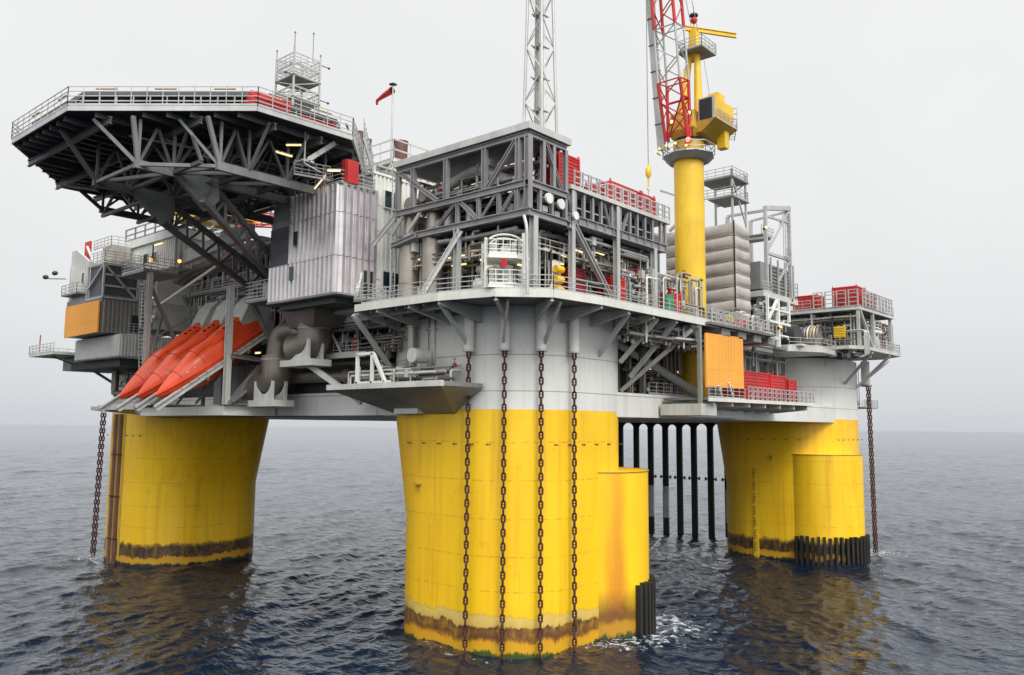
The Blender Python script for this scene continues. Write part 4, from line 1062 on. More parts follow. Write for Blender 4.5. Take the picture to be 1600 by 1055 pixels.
# white railed access cabin at the corner
def cage(label, x0, y0, z0):
    T = thing('access_cabin', label, 'cabin', (x0, y0, z0))
    d = Vector((-.66, -.75, 0)); s_ = Vector((.75, -.66, 0)); o = Vector((x0, y0, 0))
    W_, D_ = 1.5, 1.3
    def P_(a, b_, z_): return o + s_ * a + d * b_ + Vector((0, 0, z_))
    for a in (-W_, W_ * .98):
        for b_ in (-D_, D_ * .7): m_ = MB(); m_.beam(P_(a, b_, z0), P_(a, b_, z0 + (4.35 if a > 0 else 3.9)), .24 if a > 0 else .16); m_.out('corner_post', 'white', T)
    for z_, tt in ((z0, .25), (z0 + 2.3, .3)):
        m_ = MB(); q = [P_(-W_, -D_, z_), P_(W_, -D_, z_), P_(W_, D_ * .6, z_), P_(W_ - .6, D_, z_), P_(-W_ + .2, D_, z_), P_(-W_, D_ * .6, z_)]; m_.poly3(q, tt, (0, 0, 1)); m_.out('floor', 'white', T)
        m_ = MB(); m_.rail([P_(-W_, -D_, z_ + tt), P_(-W_, D_ * .6, z_ + tt), P_(-W_ + .2, D_, z_ + tt), P_(W_ - .6, D_, z_ + tt), P_(W_, D_ * .6, z_ + tt)], 1.15, 3, .55, .03); m_.out('railing', 'white', T)
    m_ = MB(); m_.tube([P_(W_ * math.cos(R(a)), D_ * .7, z0 + 3.3 + .9 * math.sin(R(a))) for a in range(20, 171, 15)], .08, 6); m_.tube([P_(W_ * .9 * math.cos(R(a)), D_ * .7, z0 + 3.1 + .8 * math.sin(R(a))) for a in range(20, 171, 15)], .06, 6); m_.out('cable_arch', 'cream', T)
    m_ = MB()
    for a, b_, z1, z2, w_ in ((-.9, 0, 2.7, 3.7, .55), (.1, .3, 2.6, 3.4, .6), (.95, 0, 2.7, 3.8, .4), (-.8, -.4, .3, 1.9, .55), (.4, -.3, .3, 2.0, .6)): m_.beam(P_(a, b_, z0 + z1), P_(a, b_, z0 + z2), w_, .5)
    m_.out('equipment_box', 'cream', T)
    m_ = MB(); m_.beam(P_(-.15, D_ + .05, z0 + 1.55), P_(-.15, D_ + .05, z0 + 2.2), .45, .2); m_.out('red_box', 'red', T)
    m_ = MB(); m_.poly3([P_(-W_, -D_, z0 - .02), P_(W_, -D_, z0 - .02), P_(W_ - .7, D_, z0 - .6), P_(-W_ + .5, D_, z0 - .6)], -.1, (0, 0, 1)); m_.out('soffit', 'steel_light', T)
    return T
cage('white two storey railed access cabin at the corner of the main deck', -11.3, -8.6, 28.6)
T = thing('gas_bottle_rack', 'rack with three yellow bottles stacked on the process deck', 'rack', (-6.2, -10.2, DZ))
MB().box((-7.0, -9.9, DZ), (-5.7, -9.6, DZ + 3.0)).out('frame', 'cream', T)
for k in range(3): MB().tube([(-6.8, -10.2, DZ + .6 + k * .85), (-5.9, -10.2, DZ + .6 + k * .85)], .3, 12).out('bottle', 'crane_yellow', T)
container('dark red cabinet behind the long railing, left of the diagonal leg', -4.5, -9.8, DZ, 2.4, 1.6, 2.9, 'red_dark')
container('bright red cabinet behind the long railing, right of the diagonal leg', .9, -10.4, DZ, 2.2, 1.6, 2.7, 'red')
container('small red cabinet behind the railing beside the green barrel', 9.3, -11.5, DZ, 1.9, 1.5, 2.3, 'red')
T = thing('barrel', 'green barrel behind the long railing', 'barrel', (8.5, -11.6, DZ))
MB().cyl((8.5, -11.6), .55, DZ, DZ + 1.9, 16).out('body', 'green', T); MB().cyl((8.5, -11.6), .58, DZ + .9, DZ + 1.0, 16).out('hoop', 'green', T)
T = thing('pump_unit', 'pale cylindrical pump unit behind the railing of the process deck', 'pump', (-9, -5, DZ))
MB().tube([(-9.4, -4.2, 29.6), (-9.4, -6.4, 29.6)], .75, 16).out('casing', 'cream', T); MB().box((-10, -7.0, DZ), (-8.6, -6.3, 31.4)).out('end_plate', 'cream', T); MB().tube([(-9.4, -7.0, 30), (-9.4, -8.2, 30)], 1.0, 16).out('motor', 'galv', T)
MB().tube([(-9.4, -4.2, 31.0), (-9.4, -6.4, 31.0)], .4, 14).out('upper_casing', 'galv', T)
T = thing('air_cooler', 'large round grey machine in the shade of the long module', 'machine', (1, -7, 30))
MB().tube([(1.2, -8.0, 32.2), (3.6, -7.6, 32.2)], 1.5, 20).out('drum', 'galv', T); MB().tube([(-2.0, -7.8, 31.0), (1.2, -7.8, 31.0)], .9, 18).out('drum', 'pipe', T)
MB().rail([(-9.5, YF + .6, 32.0), (-2, YF + .6, 32.0)], 1.0, 2, 1.8, .03).out('railing', 'galv', T)

# ------------------------------------------------------------------ ribbed grey block
T = thing('ribbed_block', 'large light grey building with vertical ribs overhanging the deck', 'building', (-13, 12.6, 29.5))
bx0, by0, by1, bz0, bz1 = -15.0, 7.4, 17.9, 29.6, 39.3
MB().box((bx0 + .12, by0 + .12, bz0), (-8.6, by1, bz1 - .05)).out('body', 'gunmetal', T)
for z0_, z1_ in ((bz0, 32.85), (32.9, 36.75), (36.8, bz1)):
    mb = MB()
    mb.corr((bx0, by1 if z0_ < 32.8 else by1 - 3.1), (bx0, by0), z0_, z1_, .66, .36, (-1, 0)); mb.out('ribbed_wall', 'cladding', T)
    mb = MB(); mb.corr((bx0 - .1, by0), (-10.9, by0), z0_, z1_, .72, .30, (0, -1)); mb.out('ribbed_wall', 'cladding', T)
mb = MB(); mb.box((bx0 - .22, by0 - .22, bz1 - .02), (-11.0, by1, bz1 + .18)); mb.out('parapet', 'steel', T)
for z_ in (33.1, 34.3, 35.5):
    MB().box((bx0 - .1, by1 - 3.0, z_), (bx0 + .12, by1, z_ + 1.12)).out('louvre_panel', 'louvre', T)
MB().box((bx0 - .02, by1 - 3.05, 32.85), (bx0 + .12, by1, 37.2)).out('louvre_frame', 'steel_mauve', T)
for (y, z_) in ((13.1, 34.5), (13.6, 31.3)): MB().box((bx0 - .42, y, z_), (bx0 + .05, y + .6, z_ + 1.3)).out('window', 'glass', T)
mb = MB(); mb.poly3([(bx0 - .3, by0 - .3, bz0), (bx0 - .3, by1, bz0), (-8, by1, bz0), (-8, by0 - .3, bz0)], -.18, (0, 0, 1)); mb.out('base_slab', 'steel', T)
mb = MB(); mb.box((bx0 + .5, by0 + 1.0, 28.85), (-9, by1 - 1, bz0 - .2)); mb.out('under_frame', 'dark_steel', T)
MB().rail([(bx0, by0 + 5, bz1 + .18), (bx0, by0, bz1 + .18), (-11.2, by0, bz1 + .18)], 1.1, 3, 1.2, .03).out('railing', 'galv', T)
MB().box((-12.6, by0 - .25, 29.6), (-11.3, by0 - .1, 31.9)).out('doorway', 'black', T)
T = thing('stair_landing', 'small grey balcony with curled railing at the foot of the ribbed block', 'balcony', (-12, 6, 29))
MB().box((-13.4, 5.4, 28.9), (-10.2, 7.2, 29.1)).out('floor', 'steel', T)
MB().rail([(-13.4, 7.1, 29.1), (-13.4, 5.4, 29.1), (-10.2, 5.4, 29.1)], 1.3, 4, .7, .03).out('railing', 'galv', T)
MB().beam((-13.3, 7.0, 29.2), (-12.7, 7.0, 31.6), .12).out('davit', 'white', T)
T = thing('warning_panel', 'bright red upright panel on the roof edge of the ribbed block', 'panel', (-14, 7.3, 39.5))
MB().box((-14.5, 7.1, 39.5), (-13.3, 7.25, 41.6)).out('sheet', 'red', T); MB().box((-14.65, 7.25, 39.45), (-14.5, 7.8, 41.6)).out('side_sheet', 'red_dark', T)

# white ribbed tower behind it
T = thing('white_tower_block', 'white ribbed building with paired windows between the grey block and the truss module', 'building', (-9, 8, 28.5))
MB().box((-11.25, 7.65, 28.5), (-5.5, 13, 41.0)).out('body', 'steel_light', T)
for k, (z0_, z1_) in enumerate(((28.5, 31.3), (31.35, 35.8), (35.85, 38.2), (38.25, 41.2))):
    mb = MB(); mb.corr((-11.3, 7.5), (-5.5, 7.5), z0_, z1_, .5, .14, (0, -1)); mb.out('ribbed_wall', 'white', T)
MB().box((-11.4, 7.3, 41.1), (-5.4, 13, 41.35)).out('parapet', 'white', T)
for x in (-10.1, -9.05):
    f = MB(); f.box((x - .1, 7.22, 38.1), (x + .95, 7.36, 39.9)); fo_ = f.out('window', 'white', T)
    g_ = MB(); g_.box((x + .04, 7.18, 38.25), (x + .80, 7.25, 39.75)); g_.out('pane', 'glass', fo_)
for x in (-10.1, -9.0):
    f = MB(); f.box((x - .1, 7.22, 30.3), (x + .9, 7.36, 32.3)); fo_ = f.out('window', 'white', T)
    g_ = MB(); g_.box((x + .04, 7.18, 30.45), (x + .76, 7.25, 32.15)); g_.out('pane', 'glass', fo_)
T = thing('pipe_ladder', 'narrow caged ladder rising beside the white tower block', 'ladder', (-11.2, 4.5, 28.5))
MB().ladder((-11.2, 4.6, 28.5), (-11.2, 4.6, 41), .5, .4).out('rungs', 'galv', T)

# central modules behind
T = thing('utility_module', 'grey block of the central modules rising behind the front modules', 'building', (20, 25, 28.5))
MB().box((1, 11, 28.4), (40, 42, 40.5)).out('body', 'steel', T)
MB().rail([(1, 42, 40.5), (1, 11, 40.5), (40, 11, 40.5)], 1.2, 3, 2.5, .04).out('railing', 'galv', T)
T = thing('roof_platform', 'cream platform with railing below the brown exhaust stacks', 'platform', (-3, 12, 41))
pa, pb, pc = onX(573, 262, -7), onX(615, 248, -7), None
cz = pb.z
MB().box((-7.0, pb.y, cz - .3), (4, pa.y, cz)).out('floor', 'cream', T)
MB().rail([(-7, pa.y, cz), (-7, pb.y, cz), (4, pb.y, cz)], 2.0, 2, 2.3, .06).out('railing', 'steel_light', T)
MB().box((-6.2, pb.y + .6, 38), (3, pa.y + 6, cz - .3)).out('machinery_box', 'cream', T)
for a, b_ in (((-7, pb.y, cz), (-7, pb.y, 40)), ((-7, pb.y, cz - .3), (-5.0, pb.y, cz - 2.2)), ((-7, pb.y, cz - .3), (-7, pb.y + 2.2, cz - 2.2))): MB().beam(a, b_, .22).out('post', 'cream', T)
def stack_(label, px0, px1, ptop, pbot, X_, mat='stack'):
    a = onX(px0, ptop, X_); b_ = onX(px1, ptop, X_); c_ = onX((px0 + px1) / 2, ptop, X_); d_ = onX((px0 + px1) / 2, pbot, X_)
    dep = (c_ - CP).dot(CF); r = (px1 - px0) / 2 * dep / FPX
    T = thing('exhaust_stack', label, 'stack', (c_.x, c_.y, d_.z), 'brown exhaust stacks')
    MB().tube([(c_.x, c_.y, d_.z), (c_.x, c_.y, c_.z - .5), (c_.x, c_.y, c_.z)], r, 20, rs=[r * .9, r * .93, r]).out('pipe', mat, T)
    MB().tube([(c_.x, c_.y, c_.z - .06), (c_.x, c_.y, c_.z + .08)], r * 1.04, 20).out('rim', mat, T)
stack_('widest brown exhaust stack right of the windsock pole', 616, 638, 223, 262, 1.5)
stack_('brown exhaust stack half hidden by the helideck corner', 551, 570, 208, 262, 4)
stack_('small pale brown exhaust stack between the helideck and the windsock', 571, 581, 219, 236, 14)
# windsock
T = thing('windsock', 'red windsock on a tall pale pole with a dark cap', 'windsock', (-7.0, pb.y - .1, cz))
wt = onX(614, 134, -7); wy = wt.y
MB().tube([(-7.0, wy, 40), (-7.0, wy, wt.z)], .10, 8, rs=[.13, .07]).out('pole', 'galv', T)
MB().tube([(-7, wy, wt.z), (-7, wy, wt.z + .12), (-7, wy, wt.z + .3)], .3, 12, rs=[.1, .42, .08]).out('cap', 'dark_steel', T)
e0, e1 = onX(613, 141, -7), onX(589, 160, -7); mid = (e0 + e1) / 2 + Vector((0, 0, .12))
MB().tube([e0, mid, e1 + Vector((0, 0, .15)), e1 - Vector((0, 0, .25))], .3, 10, rs=[.36, .27, .16, .11], cap=False).out('sock', 'red', T)

# ------------------------------------------------------------------ lattice helpers
def lattice(T, p0, p1, w0, w1, bays, leg=.16, br=.08, mat='galv', u=None, brmat=None, nm=('leg', 'bracing'), horiz=True):
    p0 = Vector(p0); p1 = Vector(p1); d = (p1 - p0).normalized()
    u = Vector(u).normalized() if u else d.orthogonal().normalized(); u = (u - d * u.dot(d)).normalized(); v = d.cross(u)
    C_ = lambda t_, i: p0 + (p1 - p0) * t_ + (u * (1 if i in (0, 3) else -1) + v * (1 if i < 2 else -1)) * ((w0 + (w1 - w0) * t_) / 2)
    for i in range(4): m_ = MB(); m_.tube([C_(0, i), C_(1, i)], leg, 8); m_.out(nm[0], mat, T)
    for i in range(4):
        m_ = MB(); j = (i + 1) % 4
        for k in range(bays):
            a, b_ = k / bays, (k + 1) / bays
            if (k + i) % 2: m_.tube([C_(a, i), C_(b_, j)], br, 6)
            else: m_.tube([C_(a, j), C_(b_, i)], br, 6)
            if horiz: m_.tube([C_(b_, i), C_(b_, j)], br * .9, 6)
        m_.out(nm[1], brmat or mat, T)
# flare tower
T = thing('flare_tower', 'tall tapering grey lattice tower with vertical pipes rising out of the picture', 'tower', (-.5, -3.5, 41))
lattice(T, (-.4, -3.4, 37.6), (.4, -2.6, 76), 2.5, 1.1, 14, .14, .065, 'galv', u=(1, 0, 0), horiz=False)
for i, (dx_, dy_, r, mt_) in enumerate(((-.4, -.3, .10, 'galv'), (-.1, .4, .07, 'steel_light'), (.3, -.3, .17, 'cream'), (-.5, .3, .08, 'steel'), (.4, .3, .06, 'galv'))):
    MB().tube([(-.4 + dx_, -3.4 + dy_, 38), (.3 + dx_ * .6, -2.7 + dy_ * .6, 74)], r, 10).out('riser', mt_, T)
mb = MB()
for k in range(9):
    z_ = 44.5 + k * 3.2; f_ = (z_ - 37.6) / 38; x_ = -.4 + .8 * f_; y_ = -3.4 + .8 * f_; h_ = 1.15 - .7 * f_
    for s_ in (-1, 1): mb.beam((x_ - h_, y_ + s_ * .4, z_), (x_ + h_, y_ + s_ * .4, z_), .09)
    mb.box((x_ - .5, y_ - .5, z_ - .1), (x_ + .5, y_ + .5, z_ - .02))
mb.out('platform', 'steel', T)

# ------------------------------------------------------------------ helideck
HZ = 43.9
T = thing('helideck', 'large dark octagonal helicopter deck on trusses with a pale edge and railing', 'helideck', (-19, 25, 38))
OCT = [(-33.4, 32), (-33.4, 19.5), (-23.4, 7.6), (-14.1, 7.2), (-4.5, 16.5), (-4.5, 33), (-14, 43.5), (-24.5, 43.5)]
MB().prism(OCT, HZ - .35, HZ - .1).out('deck_plate', 'deck_dark', T)
mb = MB()
for a, b_ in zip(OCT, OCT[1:] + OCT[:1]): mb.beam((a[0], a[1], HZ - .2), (b_[0], b_[1], HZ - .2), .12, .5)
mb.out('edge_fascia', 'galv', T)
cx, cy = -18.9, 25.3
def inset(f): return [(cx + (p[0] - cx) * f, cy + (p[1] - cy) * f) for p in OCT]
# outer railing, leaning slightly outwards
mb = MB(); mb.rail([(p[0], p[1], HZ) for p in inset(1.005)], 1.6, 4, 1.35, .03, closed=True, post=.06); mb.out('railing', 'galv', T)
IN = inset(.91)
mb = MB(); mb.prism(IN, HZ + 1.3, HZ + 1.75); mb.out('landing_deck', 'truss_grey', T)
mb = MB()
for a, b_ in zip(IN, IN[1:] + IN[:1]):
    a = Vector((*a, 0)); b_ = Vector((*b_, 0)); L = (b_ - a).length; n = int(L / 1.4)
    for k in range(n):
        q = a + (b_ - a) * k / n; mb.beam((q.x, q.y, HZ), (q.x, q.y, HZ + 1.3), .09)
    mb.beam((a.x, a.y, HZ + .5), (b_.x, b_.y, HZ + .5), .07); mb.beam((a.x, a.y, HZ + .9), (b_.x, b_.y, HZ + .9), .07)
mb.out('deck_support', 'galv', T)
NT = inset(.95)
for a, b_ in zip(NT, NT[1:] + NT[:1]):
    a = Vector((*a, HZ + 1.72)); b_ = Vector((*b_, HZ + 1.72)); n = max(2, int((b_ - a).length / 4))
    for k in range(n):
        q = a + (b_ - a) * (k + .5) / n; dd_ = (b_ - a).normalized()
        m_ = MB(); m_.beam(q - dd_ * .9, q + dd_ * .9, .2, .06); m_.out('net_frame', 'crane_ochre', T)
# underside: parallel joists, deep trusses
mb = MB()
def clipoct(x):
    ys = []
    for a, b_ in zip(OCT, OCT[1:] + OCT[:1]):
        if (a[0] - x) * (b_[0] - x) < 0: ys.append(a[1] + (b_[1] - a[1]) * (x - a[0]) / (b_[0] - a[0]))
    return (min(ys), max(ys)) if len(ys) >= 2 else None
def clipoct_y(y):
    xs = []
    for a, b_ in zip(OCT, OCT[1:] + OCT[:1]):
        if (a[1] - y) * (b_[1] - y) < 0: xs.append(a[0] + (b_[0] - a[0]) * (y - a[1]) / (b_[1] - a[1]))
    return (min(xs), max(xs)) if len(xs) >= 2 else None
k = 9.0
while k < 43:
    c_ = clipoct_y(k)
    if c_: mb.ibeam((c_[0] + .3, k, HZ - .62), (c_[1] - .3, k, HZ - .62), .22, .5)
    k += 1.5
mb.out('joist', 'truss_grey', T)
mb = MB()
for x in (-31, -26.2, -21.5, -17, -12.5, -8):
    c_ = clipoct(x); mb.ibeam((x, c_[0] + .3, HZ - 1.15), (x, c_[1] - .3, HZ - 1.15), .28, .6)
mb.out('girder', 'truss_grey', T)
ZN = 39.2
def hb(a, b_, w_=.3, mat='truss_grey', nm='truss_member'):
    m_ = MB(); m_.beam(a, b_, w_, w_ * 1.1); m_.out(nm, mat, T)
rows = (10.9, 15.6, 23.5, 32.6, 39.5)
for ri, y in enumerate(rows):
    ZN = 39.2 if ri < 3 else 40.9
    c_ = clipoct_y(y); nodes = [x for x in ((-24.6 if ri == 0 else -29.2), -26.2, -22.0, -18.2, -14.2, -10) if x > c_[0] + .5 and x < c_[1] - 1 and not (ri == 0 and x == -26.2) and not (ri > 2 and x < -23)]
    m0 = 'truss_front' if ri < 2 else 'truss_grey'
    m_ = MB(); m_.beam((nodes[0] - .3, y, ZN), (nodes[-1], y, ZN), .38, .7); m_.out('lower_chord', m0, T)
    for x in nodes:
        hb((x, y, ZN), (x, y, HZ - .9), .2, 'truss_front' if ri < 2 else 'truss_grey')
    for i, (a, b_) in enumerate(zip(nodes, nodes[1:])):
        mid_ = (a + b_) / 2
        hb((a, y, ZN), (mid_, y, HZ - 1.2), .2); hb((b_, y, ZN), (mid_, y, HZ - 1.2), .2)
    hb((nodes[0], y, ZN), (max(c_[0] + .3, nodes[0] - 3.2), y, HZ - .8), .3, m0)
ZN = 39.2
for x in (-26.2, -22.0, -18.2, -14.2):
    for a, b_ in zip(rows, rows[1:]):
        if x < -23 and b_ > 24: continue
        ZN = 39.2 if b_ < 24 else 40.2
        hb((x, a, ZN), (x, b_, ZN), .28); 
        mid_ = (a + b_) / 2; hb((x, a, ZN), (x, mid_, HZ - 1.2), .22); hb((x, b_, ZN), (x, mid_, HZ - 1.2), .22)
ZN = 39.2
for a, b_ in (((-29.2, 15.6), (-24.6, 10.9)), ((-24.6, 10.9), (-26.2, 15.6)), ((-22, 10.9), (-26.2, 15.6)), ((-29.2, 15.6), (-29.2, 23.5)), ((-29.2, 23.5), (-26.2, 15.6)), ((-18.2, 10.9), (-22, 15.6))):
    hb((a[0], a[1], ZN), (b_[0], b_[1], ZN), .26, 'truss_front')
for x in (-22, -18.2):
    hb((x, 10.9, ZN + .1), (x + .2, 8.2, HZ - .8), .2, 'truss_front')
hb((-29.2, 15.6, ZN), (-31.6, 18.8, HZ - .8), .26, 'truss_front'); hb((-24.6, 10.9, ZN), (-27, 13.4, HZ - .8), .22, 'truss_front')
# secondary bracing, pipes and cable trays between the trusses
for y in (13, 18, 20.8, 26, 29.5):
    c_ = clipoct_y(y); hb((max(c_[0] + 2.5, -27), y, 40.3 + .1 * (y % 3)), (min(c_[1] - 2, -10), y, 40.3), .14, 'truss_grey', 'tie_member')
    for x in (-25, -22.5, -20, -17.5, -15):
        if x > c_[0] + 2: hb((x, y, 40.4), (x + 1.3, y, HZ - 1.2), .12, 'truss_grey', 'tie_member')
for x in (-24, -20, -16.5, -13):
    hb((x, 12.5, 41.6), (x, 31, 41.6), .16, 'truss_grey', 'tie_member'); hb((x, 13, 41.5), (x + 2.6, 20, 39.5), .13, 'truss_grey', 'tie_member')
for k in range(4):
    m_ = MB(); m_.tube(bend([(-29 + k * 2.5, 18 - k * 1.4, 42.2), (-21 + k, 14.5 + k, 41.7), (-12, 13 + k * 2, 41.8)], .6, 4), .09, 6); m_.out('drain_pipe', 'truss_front', T)
# lower walkway under the far edge
ca_, cb_ = onZ(96, 290, 42.0), onZ(152, 297, 41.6); mb = MB(); mb.beam(ca_, cb_, .7, .1); mb.rail([ca_, cb_], .7, 2, 1.5, .04); mb.out('catwalk', 'truss_grey', T)
# gussets
for (x, y) in ((-26.2, 15.6), (-26.2, 23.5)):
    m_ = MB(); m_.poly3([(x - .6, y - .25, ZN + .4), (x + 4.0, y - .25, ZN + .2), (x + 4.2, y - .25, ZN - 1.6), (x + 3.0, y - .25, ZN - 2.7)], .5, (0, 1, 0)); m_.out('gusset_plate', 'truss_front', T)
# two raking lattice legs
def rake(label, a, b_, mat):
    T = thing('raking_leg', label, 'leg', b_, 'raking lattice legs of the helideck')
    a = Vector(a); b_ = Vector(b_); d = (b_ - a).normalized(); n = Vector((0, 0, 1)) - d * d.z; n.normalize()
    off = 1.05
    m_ = MB(); m_.beam(a + n * off, b_ + n * off, .5, .45); m_.out('upper_chord', mat, T)
    m_ = MB(); m_.beam(a - n * off, b_ - n * off, .5, .45); m_.out('lower_chord', mat, T)
    L = (b_ - a).length; k = int(L / 1.9); m_ = MB()
    for i in range(k):
        p = a + d * (L * i / k); q = a + d * (L * (i + .5) / k); r_ = a + d * (L * (i + 1) / k)
        m_.beam(p - n * off, q + n * off, .2); m_.beam(q + n * off, r_ - n * off, .2)
    m_.out('lacing', mat, T)
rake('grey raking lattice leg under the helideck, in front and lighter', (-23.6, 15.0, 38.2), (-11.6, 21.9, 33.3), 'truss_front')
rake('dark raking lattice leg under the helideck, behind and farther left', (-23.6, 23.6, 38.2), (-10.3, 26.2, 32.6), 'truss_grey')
# stair under helideck + lit landing
T = thing('access_stair', 'grey stair with landings hanging under the helideck', 'stair', (-16, 9, 39.5))
mb = MB()
for k in range(9): mb.box((-17.6 + k * .32, 8.6, 41.1 + k * .26), (-17.1 + k * .32, 10.0, 41.17 + k * .26))
mb.out('tread', 'galv', T)
MB().beam((-17.7, 8.55, 41.0), (-14.9, 8.55, 43.3), .1, .4).out('stringer', 'steel_light', T)
MB().box((-18.2, 8.5, 40.85), (-17.1, 10.1, 41.0)).out('landing', 'steel_light', T)
mb = MB(); mb.beam((-18.1, 8.5, 43.4), (-18.1, 8.5, 40.6), .1); mb.beam((-18.1, 8.5, 40.6), (-16.4, 8.5, 40.2), .1); mb.out('hanger', 'galv', T)
MB().rail([(-18.6, 9.2, 39.6), (-15.5, 8.3, 39.6)], 1.3, 4, .6, .03).out('railing', 'steel', T)
T = thing('helideck_stair', 'pale steep stair with railings down the right edge of the helideck', 'stair', (-12, 9, 40))
a0 = Vector((-13.9, 7.2, 45.0)); a1 = onZ(568, 262, 41.6)
for off_ in (0, .9):
    o_ = Vector((off_ * .7, -off_ * .7, 0)); m_ = MB()
    m_.beam(a0 + o_ - Vector((0, 0, 1.3)), a1 + o_ - Vector((0, 0, .4)), .1, .35)
    for q in (.3, .8, 1.3): m_.beam(a0 + o_ + Vector((0, 0, q - 1)), a1 + o_ + Vector((0, 0, q - .4)), .07)
    for k in range(9): q = a0 + (a1 - a0) * k / 8 + o_; m_.beam(q - Vector((0, 0, 1.2)), q + Vector((0, 0, .6)), .06)
    m_.out('railing', 'galv', T)
for (px, py, X_, L_) in ((402, 246, -19, 1.6), (402, 240, -17, 1.3), (513, 347, 0, 0), (455, 220, -18.5, 1.5), (437, 251, 0, 0)):
    pass
for i, (px, py, X_, d_, L_) in enumerate(((437, 239, -19.0, (1, 0, 0), 1.3), (447, 242, -18.8, (1, 0, 0), 1.2), (459, 227, -18.2, (1, -.5, .15), 1.3), (522, 267, -15.5, (1, -.4, .15), 1.2), (437, 331, -14.0, (1, 0, .1), 1.2), (466, 324, -14.0, (1, 0, .15), 1.2), (500, 285, -15.6, (.6, -.4, 1.0), 1.6))):
    striplight(onX(px, py, X_), d_, L_, 'lit yellow strip light in the dark space under the helideck', 'lit strip lights under the helideck')
# red cabinet + low red mesh on helideck walkway
T = thing('fire_cabinet', 'red ribbed cabinet standing on the helideck edge', 'cabinet', (-21, 9.5, HZ))
mb = MB(); mb.box((-23.2, 8.9, HZ), (-19.4, 10.0, HZ + 1.75)); mb.out('body', 'red', T)
mb = MB()
for k in range(1, 4): mb.box((-23.2, 8.84, HZ + k * .42), (-19.4, 8.9, HZ + k * .42 + .06))
mb.out('rib', 'red_dark', T); mb = MB()
T = thing('fire_monitor_guard', 'long low red guard panel along the helideck edge', 'panel', (-17, 8, HZ))
MB().box((-19.0, 8.1, HZ), (-15.0, 8.25, HZ + .65)).out('sheet', 'red', T); MB().box((-18.9, 8.3, HZ), (-18.7, 8.5, HZ + .5)).out('post', 'red_dark', T)
T = thing('fire_monitor', 'small dark red water cannon near the right corner of the helideck', 'water cannon', (-15, 8.4, HZ))
MB().tube([(-15.2, 8.4, HZ), (-15.2, 8.4, HZ + .8), (-15.8, 8.1, HZ + 1.1)], .16, 8).out('barrel', 'red_dark', T); MB().cyl((-15.2, 8.4), .3, HZ, HZ + .3, 12).out('base', 'dark_steel', T)

# scaffold radar tower
T = thing('antenna_tower', 'square scaffold tower with platforms and aerials above the helideck', 'tower', (-3, 30, 42))
q0 = onX(464, 170, -3.0); s_ = 1.85; tx, ty = q0.x, q0.y
ztop = onX(464, 97, -3.0).z; zp1 = onX(464, 130, -3).z; zp2 = onX(464, 163, -3).z
for sx in (-1, 1):
    for sy in (-1, 1):
        MB().beam((tx + sx * s_, ty + sy * s_, 42), (tx + sx * s_, ty + sy * s_, ztop + (.8 if sx * sy > 0 else .2)), .2).out('leg', 'galv', T)
for z_ in (zp1, zp2): MB().box((tx - s_ - .1, ty - s_ - .1, z_ - .15), (tx + s_ + .1, ty + s_ + .1, z_)).out('platform', 'steel', T)
for z_ in (zp1, zp2, ztop - 1.3):
    MB().rail([(tx - s_, ty - s_, z_), (tx + s_, ty - s_, z_), (tx + s_, ty + s_, z_), (tx - s_, ty + s_, z_)], 1.25, 3, 1.0, .035, closed=True).out('railing', 'galv', T)
mb = MB(); lv = [42, (42 + zp2) / 2, zp2, (zp1 + zp2) / 2, zp1, (zp1 + ztop) / 2, ztop]
for a, b_ in zip(lv, lv[1:]):
    for (x0_, y0_, x1_, y1_) in ((-1, -1, 1, -1), (1, -1, 1, 1), (-1, -1, -1, 1), (-1, 1, 1, 1)):
        mb.beam((tx + x0_ * s_, ty + y0_ * s_, a), (tx + x1_ * s_, ty + y1_ * s_, b_), .09); mb.beam((tx + x0_ * s_, ty + y0_ * s_, b_), (tx + x1_ * s_, ty + y1_ * s_, b_), .08)
mb.out('bracing', 'galv', T)
for i, (dx_, dy_, h_) in enumerate(((-1, -1, 2.4), (.4, -1, 3.2), (-1, 1, 1.2), (1, -1, .8))):
    m_ = MB(); m_.tube([(tx + dx_ * s_, ty + dy_ * s_, ztop - .5), (tx + dx_ * s_, ty + dy_ * s_, ztop + h_)], .06, 6); m_.ell((tx + dx_ * s_, ty + dy_ * s_, ztop + h_), .13, .13, .16, 8); m_.out('aerial', 'steel', T)
mb = MB()
for (dx_, dy_, z_) in ((1.3, -1, ztop - .4), (1.25, -1.1, zp2 + .5), (-1.25, -1.0, zp2 + 2.5)): mb.beam((tx + dx_ * s_ * .8, ty + dy_ * s_, z_), (tx + dx_ * s_ * 1.3, ty + dy_ * s_, z_), .08); mb.ell((tx + dx_ * s_ * 1.3, ty + dy_ * s_, z_), .16, .16, .16, 8)
mb.out('floodlight', 'dark_steel', T)

# ------------------------------------------------------------------ main crane
cX, cY = 23.0, -6.0
T = thing('pedestal_crane', 'yellow pedestal crane with a red and white lattice boom pointing up', 'crane', (cX, cY, 20))
MB().cyl((cX, cY), 1.66, 20.9, 48.3, 40).out('pedestal', 'crane_yellow', T)
m_ = MB(); m_.cyl((cX, cY), 1.7, 48.3, 50.1, 32); m_.out('neck', 'crane_ochre', T)
m_ = MB(); m_.cyl((cX, cY), 1.5, 50.1, 50.6, 32); m_.out('slew_ring', 'black', T)
o8 = [(cX + 2.9 * math.cos(R(22.5 + 45 * k)), cY + 2.9 * math.sin(R(22.5 + 45 * k))) for k in range(8)]
m_ = MB(); m_.tube([(cX, cY, 47.9), (cX, cY, 48.55)], 3.2, 8, rs=[2.3, 2.95]); gp = m_.out('ring_platform', 'steel', T)
MB().rail([(p[0], p[1], 48.55) for p in o8], 1.2, 2, 1.3, .035, closed=True).out('railing', 'galv', T)
bd = Vector((-.80, .60, 0)).normalized()      # boom heading
